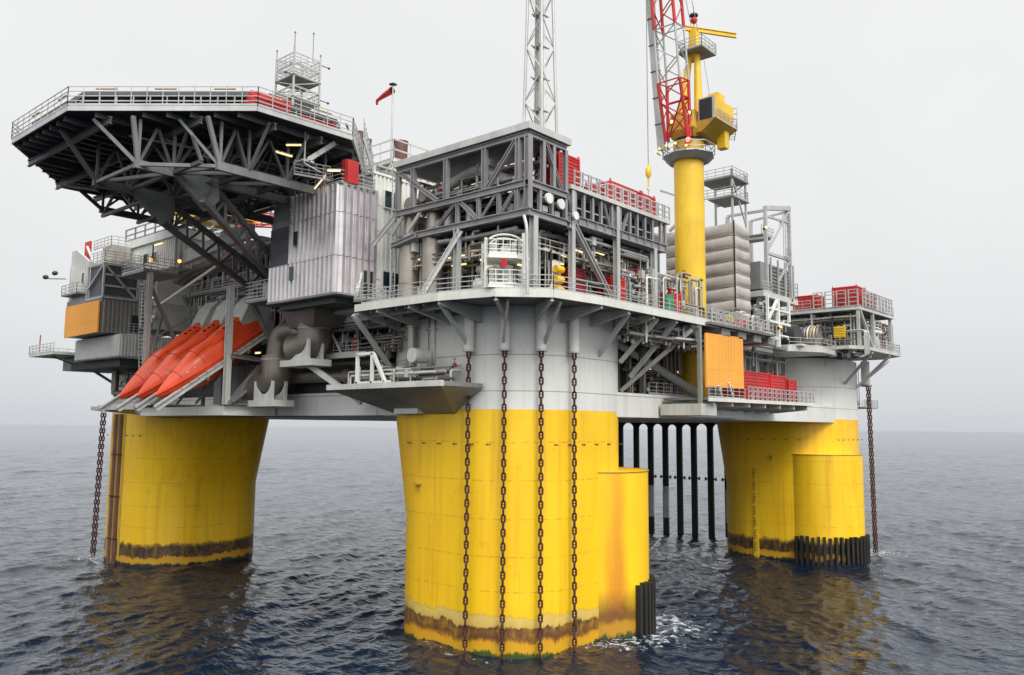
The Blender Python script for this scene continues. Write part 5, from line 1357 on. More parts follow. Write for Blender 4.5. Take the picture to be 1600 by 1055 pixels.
bd = Vector((-1, 0, 0)); bs = Vector((0, 1, 0))
def cp(f, s, z): return Vector((cX, cY, 0)) - bd * (-f) + bs * s + Vector((0, 0, z))
# slewing body
m_ = MB()
v = [cp(1.9, -1.7, 51.3), cp(1.9, 1.7, 51.3), cp(-2.2, 1.7, 51.3), cp(-2.2, -1.7, 51.3), cp(1.3, -1.3, 50.5), cp(1.3, 1.3, 50.5), cp(-1.4, 1.3, 50.5), cp(-1.4, -1.3, 50.5)]
m_.add(v, [(0, 1, 2, 3), (4, 7, 6, 5), (0, 4, 5, 1), (1, 5, 6, 2), (2, 6, 7, 3), (3, 7, 4, 0)])
v = [cp(1.9, -1.7, 51.3), cp(1.9, 1.7, 51.3), cp(-2.2, 1.7, 51.3), cp(-2.2, -1.7, 51.3), cp(1.0, -1.3, 53.6), cp(1.6, 1.3, 53.4), cp(-2.0, 1.3, 53.6), cp(-2.0, -1.3, 53.6)]
m_.add(v, [(0, 1, 5, 4), (1, 2, 6, 5), (2, 3, 7, 6), (3, 0, 4, 7), (4, 5, 6, 7)])
m_.out('slewing_body', 'crane_ochre', T)
# machinery house on the right/back with dark louvred front
hx0, hx1, hy0, hy1, hz0, hz1 = cX - .9, cX + 3.6, cY - 3.8, cY - 1.9, 52.0, 54.5
MB().box((hx0, hy0, hz0), (hx1, hy1, hz1)).out('machinery_house', 'crane_yellow', T)
MB().box((hx0 - .14, hy0 - .05, hz0 - .1), (hx0 - .003, hy1 + .05, hz1 + .1)).out('louvre_frame', 'galv', T)
MB().box((hx0 - .24, hy0 + .25, hz0 + .1), (hx0 - .143, hy1 - .15, hz1 - .1)).out('louvre', 'black', T)
m_ = MB(); v = [(hx0 - .3, hy0 - .2, hz0 - .02), (hx1 + .6, hy0 - .2, hz0 - .02), (hx1 + .6, cY + 1.2, hz0 - .02), (hx0 - .3, cY + 1.2, hz0 - .02), (hx0, cY - 2.2, 50.9), (cX + 3.4, cY - 2.0, 50.5), (cX + 2.0, cY + .8, 50.5), (hx0, cY + .8, 50.7)]
m_.add(v, [(0, 1, 2, 3), (4, 7, 6, 5), (0, 4, 5, 1), (1, 5, 6, 2), (2, 6, 7, 3), (3, 7, 4, 0)]); m_.out('underframe', 'crane_ochre', T)
MB().box((hx0 + 1.6, hy0 + .4, hz1), (hx0 + 3.2, hy1 - .2, hz1 + 1.1)).out('winch_box', 'crane_yellow', T)
MB().rail([(hx1 + .5, hy0 - .2, hz0), (hx1 + .5, hy1, hz0)], 2.6, 4, 1.0, .035).out('railing', 'galv', T)
MB().rail([(hx0 + .2, hy0 - .15, hz0), (hx1 + .5, hy0 - .15, hz0)], 1.2, 3, 1.0, .03).out('railing', 'galv', T)
MB().box((cX + 2.2, cY - 3.4, 49.6), (cX + 3.2, cY - 2.4, 51.6)).out('stair_cabinet', 'crane_yellow', T)
MB().ladder((cX + 4.2, cY - 3.2, 50.8), (cX + 5.0, cY - 3.2, 53), .7, .3, (0, 1, 0)).out('stair', 'dark_steel', T)
# mast
mt_top = Vector((cX + 1.2, cY - .3, 63.2))
for s_ in (-1, 1):
    m_ = MB(); m_.tube([cp(-.2 - (.6 if s_ < 0 else 0), s_ * .95, 53.2), mt_top + Vector((0, s_ * .3, 0))], .3, 8, rs=[.55, .3]); m_.out('mast_leg', 'crane_yellow', T)
m_ = MB(); m_.beam(mt_top + Vector((0, 0, -2.6)), mt_top + Vector((0, 0, .8)), .9, .9); m_.out('mast_head', 'crane_yellow', T)
m_ = MB(); m_.ibeam(mt_top + Vector((-.9, .6, .9)), mt_top + Vector((4.6, -3.0, .9)), .3, .55); m_.out('jib_beam', 'crane_yellow', T)
m_ = MB(); m_.box((mt_top.x - 1.6, mt_top.y - 1.8, 61.0), (mt_top.x + 1.8, mt_top.y + 1.4, 61.15)); m_.out('mast_platform', 'steel', T)
MB().rail([(mt_top.x - 1.6, mt_top.y - 1.8, 61.1), (mt_top.x + 1.8, mt_top.y - 1.8, 61.1), (mt_top.x + 1.8, mt_top.y + 1.4, 61.1), (mt_top.x - 1.6, mt_top.y + 1.4, 61.1)], 1.3, 3, .9, .03, closed=True).out('railing', 'galv', T)
m_ = MB(); m_.ell(mt_top + Vector((0, 0, 2.0)), .42, .42, .42, 12); m_.out('warning_ball', 'red', T)
m_ = MB(); m_.tube([mt_top + Vector((0, 0, 2.5)), mt_top + Vector((0, 0, 2.7))], .5, 10); m_.tube([mt_top + Vector((0, 0, .8)), mt_top + Vector((0, 0, 3.6))], .04, 6); m_.out('mast_lamp', 'dark_steel', T)
# boom, luffed nearly upright
b0 = cp(2.0, .2, 50.2); bdir = Vector((bd.x * .135, 0, 1)).normalized(); bn = bs.cross(bdir).normalized()
BL = 36.0
secs = ((0, 6.4, 'red'), (6.4, 12.4, 'galv'), (12.4, 24.5, 'red'), (24.5, BL, 'galv'))
def bw(l): return 2.75 - .5 * max(0, l - 6) / 30, (.55 if l < .1 else min(2.0, .55 + l * .28))
def bc(l, i):
    w_, h_ = bw(l); return b0 + bdir * l + bs * ((w_ / 2) * (1 if i in (0, 3) else -1)) + bn * ((h_ / 2) * (1 if i < 2 else -1))
for (l0, l1, mt_) in secs:
    for i in range(4): m_ = MB(); m_.tube([bc(l0, i), bc(l1, i)], .19 if mt_ == 'red' else .13, 8); m_.out('boom_chord', mt_, T)
    n = max(2, int(round((l1 - l0) / 2.3)))
    for i in range(4):
        m_ = MB(); j = (i + 1) % 4
        for k in range(n):
            a = l0 + (l1 - l0) * k / n; b_ = l0 + (l1 - l0) * (k + 1) / n
            m_.tube([bc(a, i if k % 2 else j), bc(b_, j if k % 2 else i)], .075, 6)
        m_.tube([bc(l1, i), bc(l1, j)], .08, 6); m_.out('boom_lacing', mt_, T)
m_ = MB(); m_.tube([bc(4.4, 0), bc(4.4, 1)], .14, 6); m_.tube([bc(4.4, 1), bc(4.4, 2)], .14, 6); m_.tube([bc(4.4, 2), bc(.2, 0)], .09, 6); m_.tube([bc(4.4, 3), bc(.2, 1)], .09, 6); m_.out('boom_foot_brace', 'red', T)
for k in range(12):
    l0 = -.8 + k * 3.0; w_, h_ = bw(max(l0, 0)); w2, h2 = bw(l0 + 2.9)
    p = b0 + bdir * l0 + bs * (w_ / 2 + .75) ; q = b0 + bdir * (l0 + 2.9) + bs * (w2 / 2 + .75)
    m_ = MB(); m_.beam(p, q, .95, .35); m_.out('boom_walkway_panel', 'galv', T)
    m_ = MB(); m_.beam(q, q + bdir * .1, 1.1, .5); m_.out('panel_joint', 'dark_steel', T)
tip = b0 + bdir * BL
m_ = MB()
for s_ in (-.5, .2): m_.tube([mt_top + Vector((0, s_, .5)), tip + Vector((0, s_, 0))], .035, 6); 
m_.tube([mt_top + Vector((.3, -.6, 0)), Vector((hx0 + 2, hy0 + 1.5, hz1 + .3))], .03, 6); m_.out('hoist_rope', 'steel', T)
for i, q in enumerate(((1.95, 1.0, 52.4), (1.95, -1.2, 52.9))):
    p = cp(*q); TT = thing('floodlight', ['lit warm floodlight low on the crane body, left of two', 'lit warm floodlight low on the crane body, right of two'][i], 'floodlight', p)
    m_ = MB(); m_.ell(p, .12, .22, .22, 12); m_.out('lens', 'lamp_warm', TT); m_ = MB(); m_.beam(p + Vector((.05, 0, 0)), p + Vector((.3, 0, 0)), .4); m_.out('case', 'dark_steel', TT)
p = Vector((cX - 1.9, cY - 1.0, 49.9)); TT = thing('floodlight', 'lit red lamp on the neck of the crane above the ring platform', 'lamp', p)
m_ = MB(); m_.ell(p, .2, .3, .3, 12); m_.out('lens', 'lamp_red', TT); m_ = MB(); m_.beam(p + Vector((.1, 0, 0)), p + Vector((.35, 0, 0)), .5); m_.out('case', 'red', TT)
for k in range(5):
    a = R(205 - k * 18); p = Vector((cX + 3.75 * math.cos(a), cY + 3.75 * math.sin(a), 49.1 + (.0 if k else -.4)))
    TT = thing('floodlight', 'small orange-lit floodlight on the ring platform of the crane', 'floodlight', p, 'floodlights along the crane ring platform')
    m_ = MB(); m_.ell(p, .15, .15, .13, 10); m_.out('lens', 'lamp_orange', TT); m_ = MB(); m_.beam(p, Vector((cX + 3.2 * math.cos(a), cY + 3.2 * math.sin(a), 48.7)), .1); m_.out('arm', 'dark_steel', TT)
# hook block
hp = onX(1013, 265, 17.6); hy = hp.y
T = thing('hook_block', 'yellow hook block hanging on a long thin rope left of the crane', 'hook block', (17.6, hy, hp.z))
z1 = onX(1013, 264, 17.6).z; z2 = onX(1013, 276, 17.6).z; z3 = onX(1013, 292, 17.6).z
MB().tube([(17.6, hy, z1), (17.45, hy, 92)], .05, 6).out('rope', 'steel', T)
m_ = MB(); m_.tube([(17.6, hy, z1 + .4), (17.6, hy, z1), (17.6, hy, z2 + .2), (17.6, hy, z2 - .2)], .3, 12, rs=[.1, .32, .32, .12]); m_.out('block', 'crane_yellow', T)
m_ = MB(); m_.tube([(17.6, hy, z2), (17.6, hy, z3)], .09, 8); m_.tube(arc((17.6, hy, z3 - .2), 90, 330, .22, (1, 0, 0), (0, 0, 1), 8), .06, 6); m_.out('hook', 'crane_yellow', T)
T = thing('guide_wire', 'thin wire below the hook running down to the deck', 'wire', (17.6, hy, 29)); MB().tube([(17.6, hy, 29), (17.6, hy, z3 - .4)], .03, 6).out('strand', 'steel', T)

# lower gallery right of long module with small equipment
T = thing('laydown_walkway', 'narrow railed walkway in front of the crane column foot', 'walkway', (18, -12, 28.3))
MB().box((13, -13.6, 28.0), (27.5, -12.95, 28.25)).out('floor', 'floor_grey', T)
for k in range(11):
    m_ = MB(); x_ = 13.2 + k * 1.3
    for dx_ in (0, .9): m_.beam((x_ + dx_, -13.6, 28.2), (x_ + dx_, -13.6, 29.6), .1)
    for z_ in (28.7, 29.15, 29.55): m_.beam((x_, -13.6, z_), (x_ + .9, -13.6, z_), .08)
    m_.out('guard_frame', 'galv', T)
MB().box((20.4, -12.9, 27.9), (30.5, -8, 28.3)).out('deck', 'steel_light', T)
for k in range(4): MB().box((16 + k * 3.6, -13.2, 27.2), (17.8 + k * 3.6, -9, 27.95)).out('deep_bracket', 'steel', T)
T = thing('fire_hose_reel', 'red and yellow hose equipment on the walkway below the yellow crane column', 'hose reel', (21, -12, 28.8))
MB().box((20.3, -12.6, 28.6), (22.4, -11.8, 29.5)).out('cabinet', 'red', T); MB().tube([(19.6, -12.5, 29.2), (19.6, -12.1, 29.2)], .5, 14).out('reel', 'crane_yellow', T)

# ------------------------------------------------------------------ quilted canvas tower
def pillow_wall(mb, a, b_, z0, z1, n, out_, bulge=.36, div=8):
    a = Vector((*a, 0)); b_ = Vector((*b_, 0)); o = Vector((*out_, 0))
    h = (z1 - z0) / n; K = 7; vs = []; cols = div + 1
    for k in range(n):
        for j in range(K):
            z_ = z0 + h * (k + j / (K - 1)); prof = math.sin(math.pi * j / (K - 1)) ** .5
            for i in range(cols):
                t_ = i / div; e_ = min(1, min(t_, 1 - t_) * 9 + .15)
                p = a + (b_ - a) * t_ + o * bulge * prof * e_; vs.append((p.x, p.y, z_ - .10 * h * math.sin(math.pi * t_) * (1 if 0 < j < K - 1 else .6)))
    fs = []
    for r_ in range(n * K - 1):
        for i in range(div): fs.append((r_ * cols + i, r_ * cols + i + 1, (r_ + 1) * cols + i + 1, (r_ + 1) * cols + i))
    mb.add(vs, fs, True)
T = thing('wind_screen_tower', 'tall grey quilted canvas tower right of the yellow crane column', 'tower', (33, -3, 28.5))
tX0, tX1, tY0, tY1, tz0, tz1 = 30.6, 34.6, -7.6, 1.5, 28.0, 42.3
MB().box((tX0 + .15, tY0 + .15, tz0), (tX1 - .1, tY1, tz1 - .1)).out('core', 'steel', T)
m_ = MB(); pillow_wall(m_, (tX0, tY1), (tX0, tY0), 30.0, tz1, 8, (-1, 0)); m_.out('quilted_wall', 'canvas', T)
m_ = MB(); pillow_wall(m_, (tX0, tY0), (tX1, tY0), 27.4, tz1, 10, (0, -1)); m_.out('quilted_wall', 'canvas', T)
for k in range(1, 8): z_ = 30.0 + 12.3 * k / 8; MB().beam((tX0 - .04, tY1, z_), (tX0 - .04, tY0, z_), .035).out('seam_cord', 'black', T)
for k in range(1, 10): z_ = 27.4 + 14.9 * k / 10; MB().beam((tX0, tY0 - .04, z_), (tX1, tY0 - .04, z_), .035).out('seam_cord', 'black', T)
m_ = MB(); m_.beam((tX0 - .08, tY0 - .08, 28.2), (tX0 - .08, tY0 - .08, tz1 + .2), .12); m_.out('corner_seam', 'black', T)
# scaffold stair on top
T = thing('stair_tower', 'light steel stair tower with railed landings on top of the canvas tower', 'tower', (33, -4, 42))
lv = (42.3, 45.6, 48.0)
for x in (tX0 + .2, tX1 - .2):
    for y in (tY0 + .2, -3.4): MB().beam((x, y, 42.2), (x, y, 48.9 if y < -3 else 48.2), .22).out('post', 'galv', T)
for z_ in lv[1:]:
    MB().box((tX0 - .1, tY0 - .1, z_ - .18), (tX1 + .2, -3.2 if z_ > 46 else -4.4, z_)).out('landing', 'steel', T)
    MB().rail([(tX0, -3.2, z_), (tX0, tY0, z_), (tX1, tY0, z_), (tX1, -3.2, z_)], 1.15, 3, 1.0, .03).out('railing', 'galv', T)
MB().beam((tX0, 1, 42.5), (tX0, -3.0, 45.4), .3).out('stair_flight', 'galv', T); MB().beam((tX0, 2.2, 47.9), (tX0, -2.6, 45.6), .25).out('stair_flight', 'galv', T); mb = MB(); mb.beam((tX1 - .2, tY0, 48), (tX1 - .2, -3.4, 45.6), .14); mb.beam((tX0 + .2, tY0 + .2, 47.8), (tX1 - .2, tY0 + .2, 42.6), .16); mb.out('brace', 'galv', T); mb = MB(); mb.beam((tX0, .8, 51.0), (tX0, -3, 48.1), .3); mb.rail([(tX0, .8, 51.0), (tX0, -3, 48.1)], 1.2, 3, .6, .03); mb.out('stair_flight', 'galv', T)
# quilted drum left of crane column
T = thing('wind_screen_drum', 'horizontal quilted grey canvas enclosure left of the yellow crane column', 'screen', (21, 2, 38))
m_ = MB(); pillow_wall(m_, (18, 6.5), (18, -1.5), 35.8, 40.6, 2, (-1, 0)); m_.out('quilted_wall', 'canvas', T); MB().box((18.1, -1.5, 35.8), (24, 6.5, 40.5)).out('core', 'steel', T)
MB().rail([(18, 6.5, 40.6), (18, -1.5, 40.6)], 1.2, 2, 1.2, .05).out('railing', 'steel', T)
T = thing('support_girder', 'grey girder below the horizontal canvas enclosure', 'girder', (18, 2, 34))
MB().box((17.6, -2, 34.2), (18.1, 8, 35.3)).out('web', 'steel_light', T)
skid('equipment under the horizontal canvas enclosure', 11, 21, -9, -3, DZ, 34.0, 150, 21, mats=('galv', 'steel', 'duct', 'dark_steel', 'white'))
T = thing('back_wall', 'dark wall closing the deck left of the yellow crane column', 'wall', (19, 4, DZ)); MB().box((12, 3.0, DZ), (30, 3.3, 34.2)).out('sheet', 'gunmetal', T)

# ------------------------------------------------------------------ gantry frame tower
T = thing('gantry_frame', 'tall light grey open gantry frame right of the canvas tower', 'gantry', (43, -5, 36))
gx0, gx1, gy0, gy1 = 37.8, 45.2, -8.2, -3.0
gz = 46.2
for (x, y, z_) in ((38.6, -8, 45.8), (45.4, -8.2, 47.2), (38.4, -3, 45.2), (45.2, -3, 46)): MB().beam((x, y, 34.5), (x, y, z_), .4).out('post', 'galv', T)
for a, b_, w_ in (((38.6, -8, 45.6), (45.6, -8.2, 46.9), .55), ((38.4, -3, 45.3), (38.6, -8, 45.3), .3), ((38.6, -8, 39.9), (45.3, -8.2, 40.0), .35), ((38.6, -8, 40.0), (45.2, -8.2, 46.5), .35), ((42.0, -8, 36.8), (45.4, -8.2, 40), .3), ((38.5, -8, 41.8), (38.5, -3, 42.0), .25), ((38.6, -8, 44.6), (45.4, -8.1, 45.0), .25), ((45.3, -8.2, 46.5), (45.2, -3, 46), .25)): MB().beam(a, b_, w_).out('beam', 'galv', T)
MB().box((38.7, -7.4, 42.3), (42.5, -4, 42.45)).out('platform', 'steel', T)
MB().rail([(38.7, -7.4, 42.45), (42.5, -7.4, 42.45)], 1.15, 3, .8, .03).out('railing', 'galv', T)
MB().ladder((43.9, -8.2, 36), (43.9, -8.2, 46), .7, .35).out('ladder', 'galv', T)
mb = MB()
for k in range(10): mb.tube(arc((43.9, -8.55, 39 + k * .75), 180, 360, .4, (1, 0, 0), (0, 1, 0), 6), .03, 5)
mb.rail([(43.2, -8.6, 40.1), (44.8, -8.6, 40.1)], 1.1, 4, .5, .03); mb.out('ladder_cage', 'galv', T)
T = thing('louvre_module', 'grey louvred module with vertical white posts below the gantry frame', 'module', (42, -6, 34))
MB().box((37.0, -7.9, 35.2), (46.6, -2, 38.6)).out('body', 'steel', T)
m_ = MB()
for k in range(7): m_.box((39.6, -8.05, 35.5 + k * .46), (46.4, -7.9, 35.8 + k * .46))
m_.out('louvre', 'gunmetal', T)
for x in (39.4, 41.6, 43.8, 46.4): MB().beam((x, -8.2, 34.6), (x, -8.2, 39.4), .2).out('post', 'galv', T)
MB().box((36.6, -8.4, 34.2), (47.2, -2, 34.9)).out('floor_beam', 'steel_light', T)
MB().rail([(36.8, -8.4, 34.9), (39.2, -8.4, 34.9)], 1.2, 3, .6, .03).out('railing', 'galv', T)
MB().rail([(46.6, -8.4, 34.9), (47.2, -8.4, 34.9), (47.2, -3, 34.9)], 2.2, 4, .6, .03).out('railing', 'galv', T)
T = thing('white_support_frame', 'white braced frame under the louvred module', 'frame', (40, -8, 29))
for a, b_, w_ in (((37.2, -8.6, 34.3), (37.2, -8.6, 30), .3), ((40.2, -8.6, 34.3), (40.2, -8.6, 28.2), .4), ((43.6, -8.6, 34.3), (43.6, -8.6, 31.6), .3), ((37.2, -8.6, 31.2), (43.8, -8.6, 31.2), .3), ((37.4, -8.6, 31.4), (40.0, -8.6, 34.0), .3), ((37.2, -8.6, 32.8), (43.6, -8.6, 32.8), .2)): MB().beam(a, b_, w_).out('bar', 'white', T)
skid('pipes and small frames under the louvred module', 36.5, 45, -8.2, -4, 29.5, 34.2, 130, 11, mats=('galv', 'white', 'steel', 'duct'))
T = thing('striped_canvas_wall', 'short grey slatted wall at the foot of the canvas tower', 'wall', (37, -8, 27))
m_ = MB()
for k in range(9): m_.box((34.9, -8.1, 27.4 + k * .55), (39.6, -7.9, 27.8 + k * .55))
m_.box((34.9, -7.9, 27.2), (39.6, -7.8, 32.4)); m_.out('slat', 'gunmetal', T)
T = thing('grey_building', 'plain grey building behind the gantry frame', 'building', (45, 0, 28.5)); MB().box((35.2, .5, 28.4), (50, 10, 34.4)).out('body', 'steel', T)
for i, (px, py, X_) in enumerate(((1161, 303, 0), (1281, 600, 0),)): pass
for i, (p, lab) in enumerate((((37.4, -8.6, 45.0 - 2.2), 'small pale lamp at the top corner of the canvas tower'), ((39.6, -9.2, 30.6), 'orange-lit round lamp beside the slatted wall'), ((63.6, -12.0, 33.0), 'orange-lit lamp on the open deck of the right column'))):
    TT = thing('floodlight', lab, 'floodlight', p); p = Vector(p)
    m_ = MB(); m_.ell(p, .17, .17, .17, 10); m_.out('lens', 'lamp_orange' if i else 'lamp_warm', TT); m_ = MB(); m_.beam(p + Vector((.1, .1, 0)), p + Vector((.4, .5, -.1)), .25); m_.out('case', 'dark_steel', TT)

# ------------------------------------------------------------------ open deck on the right column
T = thing('column_top_deck', 'open two storey steel deck on top of the right column', 'deck', (61, -8, 29))
LZ, UZ = 29.3, 34.7
MB().prism([(53.5, 6), (53.5, -12.6), (56, -14.0), (70.5, -14.2), (74.5, -10.5), (74.5, 6)], LZ - .5, LZ - .05).out('lower_deck', 'steel_light', T)
skid('low pipes and brackets below the lower deck edge of the right column', 54, 60, -13.5, -9, LZ - 1.4, LZ - .5, 40, 24, mats=('galv', 'steel', 'dark_steel'))
MB().prism([(44, 2), (44, -8.2), (48.5, -11.0), (53.5, -10.8), (53.5, 2)], LZ - 1.3, LZ - .6).out('side_deck', 'steel_light', T)
MB().prism([(55.2, 4), (55.2, -13.5), (69.0, -13.8), (69.0, 4)], UZ - .2, UZ).out('upper_deck', 'floor_grey', T)
mb = MB()
for a, b_ in (((55.2, 4), (55.2, -13.5)), ((55.2, -13.5), (69, -13.8)), ((69, -13.8), (69, 4))): mb.ibeam((a[0], a[1], UZ - .2), (b_[0], b_[1], UZ - .2), .25, .6)
for k in range(10): mb.ibeam((56.5 + k * 1.3, -13.4, UZ - .35), (56.5 + k * 1.3, 3, UZ - .35), .15, .35)
mb.out('deck_frame', 'steel_light', T)
for (x, y) in ((55.4, -13.3), (60.6, -13.5), (68.4, -13.5), (55.4, -7), (55.4, -1), (55.4, 3.5), (68.4, -6)): MB().beam((x, y, LZ), (x, y, UZ - .4), .38 if y < -13 else .25).out('post', 'galv', T)
MB().beam((55.7, -13.4, UZ - .4), (60.4, -13.5, LZ), .32).out('brace', 'galv', T)
mb = MB()
for k in range(9):
    x_ = 56.0 + k * 1.45
    for dx_ in (0, 1.0): mb.beam((x_ + dx_, -13.8, UZ), (x_ + dx_, -13.8, UZ + 2.3), .14)
    for z_ in (.6, 1.2, 1.8, 2.25): mb.beam((x_, -13.8, UZ + z_), (x_ + 1.0, -13.8, UZ + z_), .11)
mb.out('guard_railing', 'galv', T); mb = MB()
for k in range(4):
    y_ = -13.4 + k * 1.6
    for dx_ in (0, 1.2): mb.beam((55.2, y_ + dx_, UZ), (55.2, y_ + dx_, UZ + 2.3), .14)
    for z_ in (.6, 1.2, 1.8, 2.25): mb.beam((55.2, y_, UZ + z_), (55.2, y_ + 1.2, UZ + z_), .11)
mb.out('guard_railing', 'galv', T); mb = MB()
for k in range(3):
    y_ = 0.4 + k * 1.7
    for dx_ in (0, 1.2): mb.beam((55.2, y_ + dx_, UZ), (55.2, y_ + dx_, UZ + 2.3), .14)
    for z_ in (.6, 1.2, 1.8, 2.25): mb.beam((55.2, y_, UZ + z_), (55.2, y_ + 1.2, UZ + z_), .11)
mb.out('guard_railing', 'galv', T)
MB().rail([(55.2, -7, UZ), (55.2, 0, UZ)], 1.3, 3, 1.2, .04).out('railing', 'galv', T)
MB().rail([(69.2, -13.8, UZ), (69.4, -8, UZ)], 1.2, 3, 1, .04).out('railing', 'galv', T)
MB().rail([(60.8, -14.0, LZ), (70.5, -14.1, LZ), (74.4, -10.5, LZ)], 1.2, 3, 1.2, .035).out('railing', 'galv', T)
MB().rail([(44.2, -8.3, LZ - .6), (48.5, -11.0, LZ - .6), (53.5, -10.9, LZ - .6)], 1.1, 2, 2, .03).out('railing', 'galv', T)
for a, b_ in (((59, -13.8, 28.6), (62, -8.9, 24.6)), ((66, -14, 28.6), (67, -8.8, 24.2)), ((74, -11.5, 28.5), (72, -8, 25.2))): MB().beam(a, b_, .3).out('knee_brace', 'steel_light', T)
container('small red open container on the upper deck of the right column, left part', 56.2, -7.6, UZ + .02, 3.0, 3.6, 2.2, 'red')
container('tall red container at the front corner of the upper deck of the right column', 56.2, -13.0, UZ + .02, 3.8, 3.4, 2.9, 'red')
container('red container at the right of the upper deck of the right column', 61.2, -13.0, UZ + .02, 2.6, 2.5, 2.5, 'red_dark')
skid('dense light grey pipework on the lower deck of the right column, left half', 56, 60, -12.8, 0, LZ, 33.8, 200, 12, mats=('galv', 'steel', 'white', 'pipe', 'dark_steel'))
skid('dense pipework on the lower deck of the right column, right half', 60.5, 71, -13.3, -9, LZ, 33.6, 150, 13, mats=('galv', 'white', 'steel', 'red_dark', 'pipe'))
skid('hanging pipes and cables under the upper deck of the right column', 56, 60, -12.5, 1, 31.5, 34.2, 90, 14, mats=('dark_steel', 'steel', 'duct'))
T = thing('yellow_pipe', 'long yellow pipe under the upper deck of the right column', 'pipe', (57, -5, 33)); MB().tube([(57.0, 2.5, 32.9), (57.0, -11.5, 33.4)], .42, 14).out('run', 'crane_yellow', T)
T = thing('yellow_hatch', 'yellow square box with ribs on the deck of the right column', 'box', (56, -11, 30.4)); MB().box((55.6, -11.4, 30.6), (56.0, -9.9, 32.1)).out('door', 'crane_yellow', T)
mb = MB()
for k in range(4): mb.box((55.52, -11.3, 30.75 + k * .35), (55.6, -10.0, 30.83 + k * .35))
mb.out('rib', 'crane_ochre', T)
T = thing('loading_arm', 'white horizontal arm with black end at the right column deck', 'arm', (66, -12, 31.8)); MB().tube([(62.5, -12.6, 32.0), (66.5, -12.9, 32.0)], .35, 12).out('arm', 'white', T); MB().tube([(66.5, -12.9, 32), (67.3, -12.9, 32)], .4, 12).out('end', 'black', T)
mb = MB()
for k in range(5):
    T = thing('loop_pipe', 'white loop pipe bending over the edge of the right column deck', 'pipe', (54.6 + k * .5, -13.4, 28), 'white loop pipes at the deck edge')
    x_ = 54.4 + k * .45; MB().tube(bend([(x_, -12.0, 31.3), (x_, -14.35, 31.3), (x_, -14.35, 27.7 + .1 * k), (x_, -13.7, 27.7 + .1 * k)], .4, 5), .075, 8).out('run', 'galv', T)
T = thing('hose_basket', 'round grey netting basket of coiled hoses on the side deck', 'basket', (50, -7, LZ - .6))
m_ = MB(); m_.tube([(50.5, -2.0, LZ + 1.0), (50.5, -9.6, LZ + 1.0)], 1.35, 20); m_.out('net_drum', 'gunmetal', T)
MB().box((47.8, -10.3, LZ - .6), (53.2, -2, LZ - .35)).out('tray', 'cream', T)
for k in range(6):
    m_ = MB(); y_ = -10.0 + k * .42; m_.tube(arc((50.6, y_, LZ + .9), -10, 190, 1.6 - .05 * (k % 3), (1, 0, 0), (0, 0, 1), 12), .11, 6); m_.out('hose', ('duct', 'pipe', 'crane_ochre', 'galv', 'duct', 'black')[k], T)
T = thing('hose_basket', 'dark netting basket left of the round hose basket', 'basket', (46, -7, LZ - .6)); MB().tube([(46.4, -6, LZ + 1.0), (46.4, -8.6, LZ + 1.0)], 1.3, 18).out('net_drum', 'dark_steel', T); MB().box((45.0, -9.6, LZ - .6), (47.7, -5, LZ - .35)).out('tray', 'cream', T)
skid('cables and frames behind the hose baskets', 44.5, 54, -5, -1, LZ - .5, 33, 60, 15, mats=('dark_steel', 'steel', 'galv', 'duct'))
T = thing('end_gallery', 'tiny railed gallery with ladder at the far right edge of the right column', 'gallery', (75, -6, 21))
gy = onX(1395, 640, 76).y
MB().box((73, -8.0, 21.4), (79, -3.5, 21.55)).out('floor', 'steel', T); MB().rail([(73, -8, 21.5), (79, -8, 21.5), (79, -3.5, 21.5)], 1.2, 3, .8, .03).out('railing', 'galv', T)
MB().ladder((76.2, -6, 21.5), (76.2, -6, 28.5), .9, .45, (1, 0, 0), .05).out('ladder', 'steel', T); MB().beam((74, -6, 26), (76.2, -6, 22), .12).out('stay', 'steel', T)

# ------------------------------------------------------------------ accommodation on the left
def windows(T, pts, mat='white'):
    for (x, y, z_, w_, h_, ax) in pts:
        f = MB(); g_ = MB()
        if ax == 'x': f.box((x - .06, y - w_ / 2, z_), (x + .02, y + w_ / 2, z_ + h_)); g_.box((x - .09, y - w_ / 2 + .12, z_ + .12), (x - .065, y + w_ / 2 - .12, z_ + h_ - .12))
        else: f.box((x - w_ / 2, y - .06, z_), (x + w_ / 2, y + .02, z_ + h_)); g_.box((x - w_ / 2 + .12, y - .09, z_ + .12), (x + w_ / 2 - .12, y - .065, z_ + h_ - .12))
        fo_ = f.out('window', mat, T); g_.out('pane', 'glass', fo_)
T = thing('deckhouse', 'long grey-brown deckhouse with white windows behind the lifeboats', 'building', (-6, 36, 28.5))
MB().box((-7.9, 20, 28.2), (8, 47.0, 33.4)).out('lower_body', 'house_brown', T)
m_ = MB(); m_.corr((-7.9, 47.0), (-7.9, 20), 28.2, 33.4, .62, .14, (-1, 0)); m_.out('ribbed_wall', 'house_brown', T)
MB().box((-7.9, 20, 33.45), (8, 47.2, 37.4)).out('upper_body', 'white', T)
m_ = MB(); m_.corr((-7.9, 47.2), (-7.9, 30.5), 33.9, 37.4, 1.0, .06, (-1, 0)); m_.out('wall_sheet', 'white', T)
MB().box((-9.3, 20, 33.45), (-7.9, 47.4, 33.75)).out('gallery_floor', 'steel', T)
windows(T, [(-8.0, 44.1, 34.4, 1.0, 1.7, 'x'), (-8.0, 42.9, 34.4, 1.0, 1.7, 'x'), (-8.0, 39.4, 34.1, 1.0, 2.1, 'x'), (-8.0, 38.1, 34.1, 1.0, 2.1, 'x'), (-8.0, 34.9, 34.2, 1.0, 2.2, 'x'), (-8.0, 33.5, 34.2, 1.0, 2.2, 'x')])
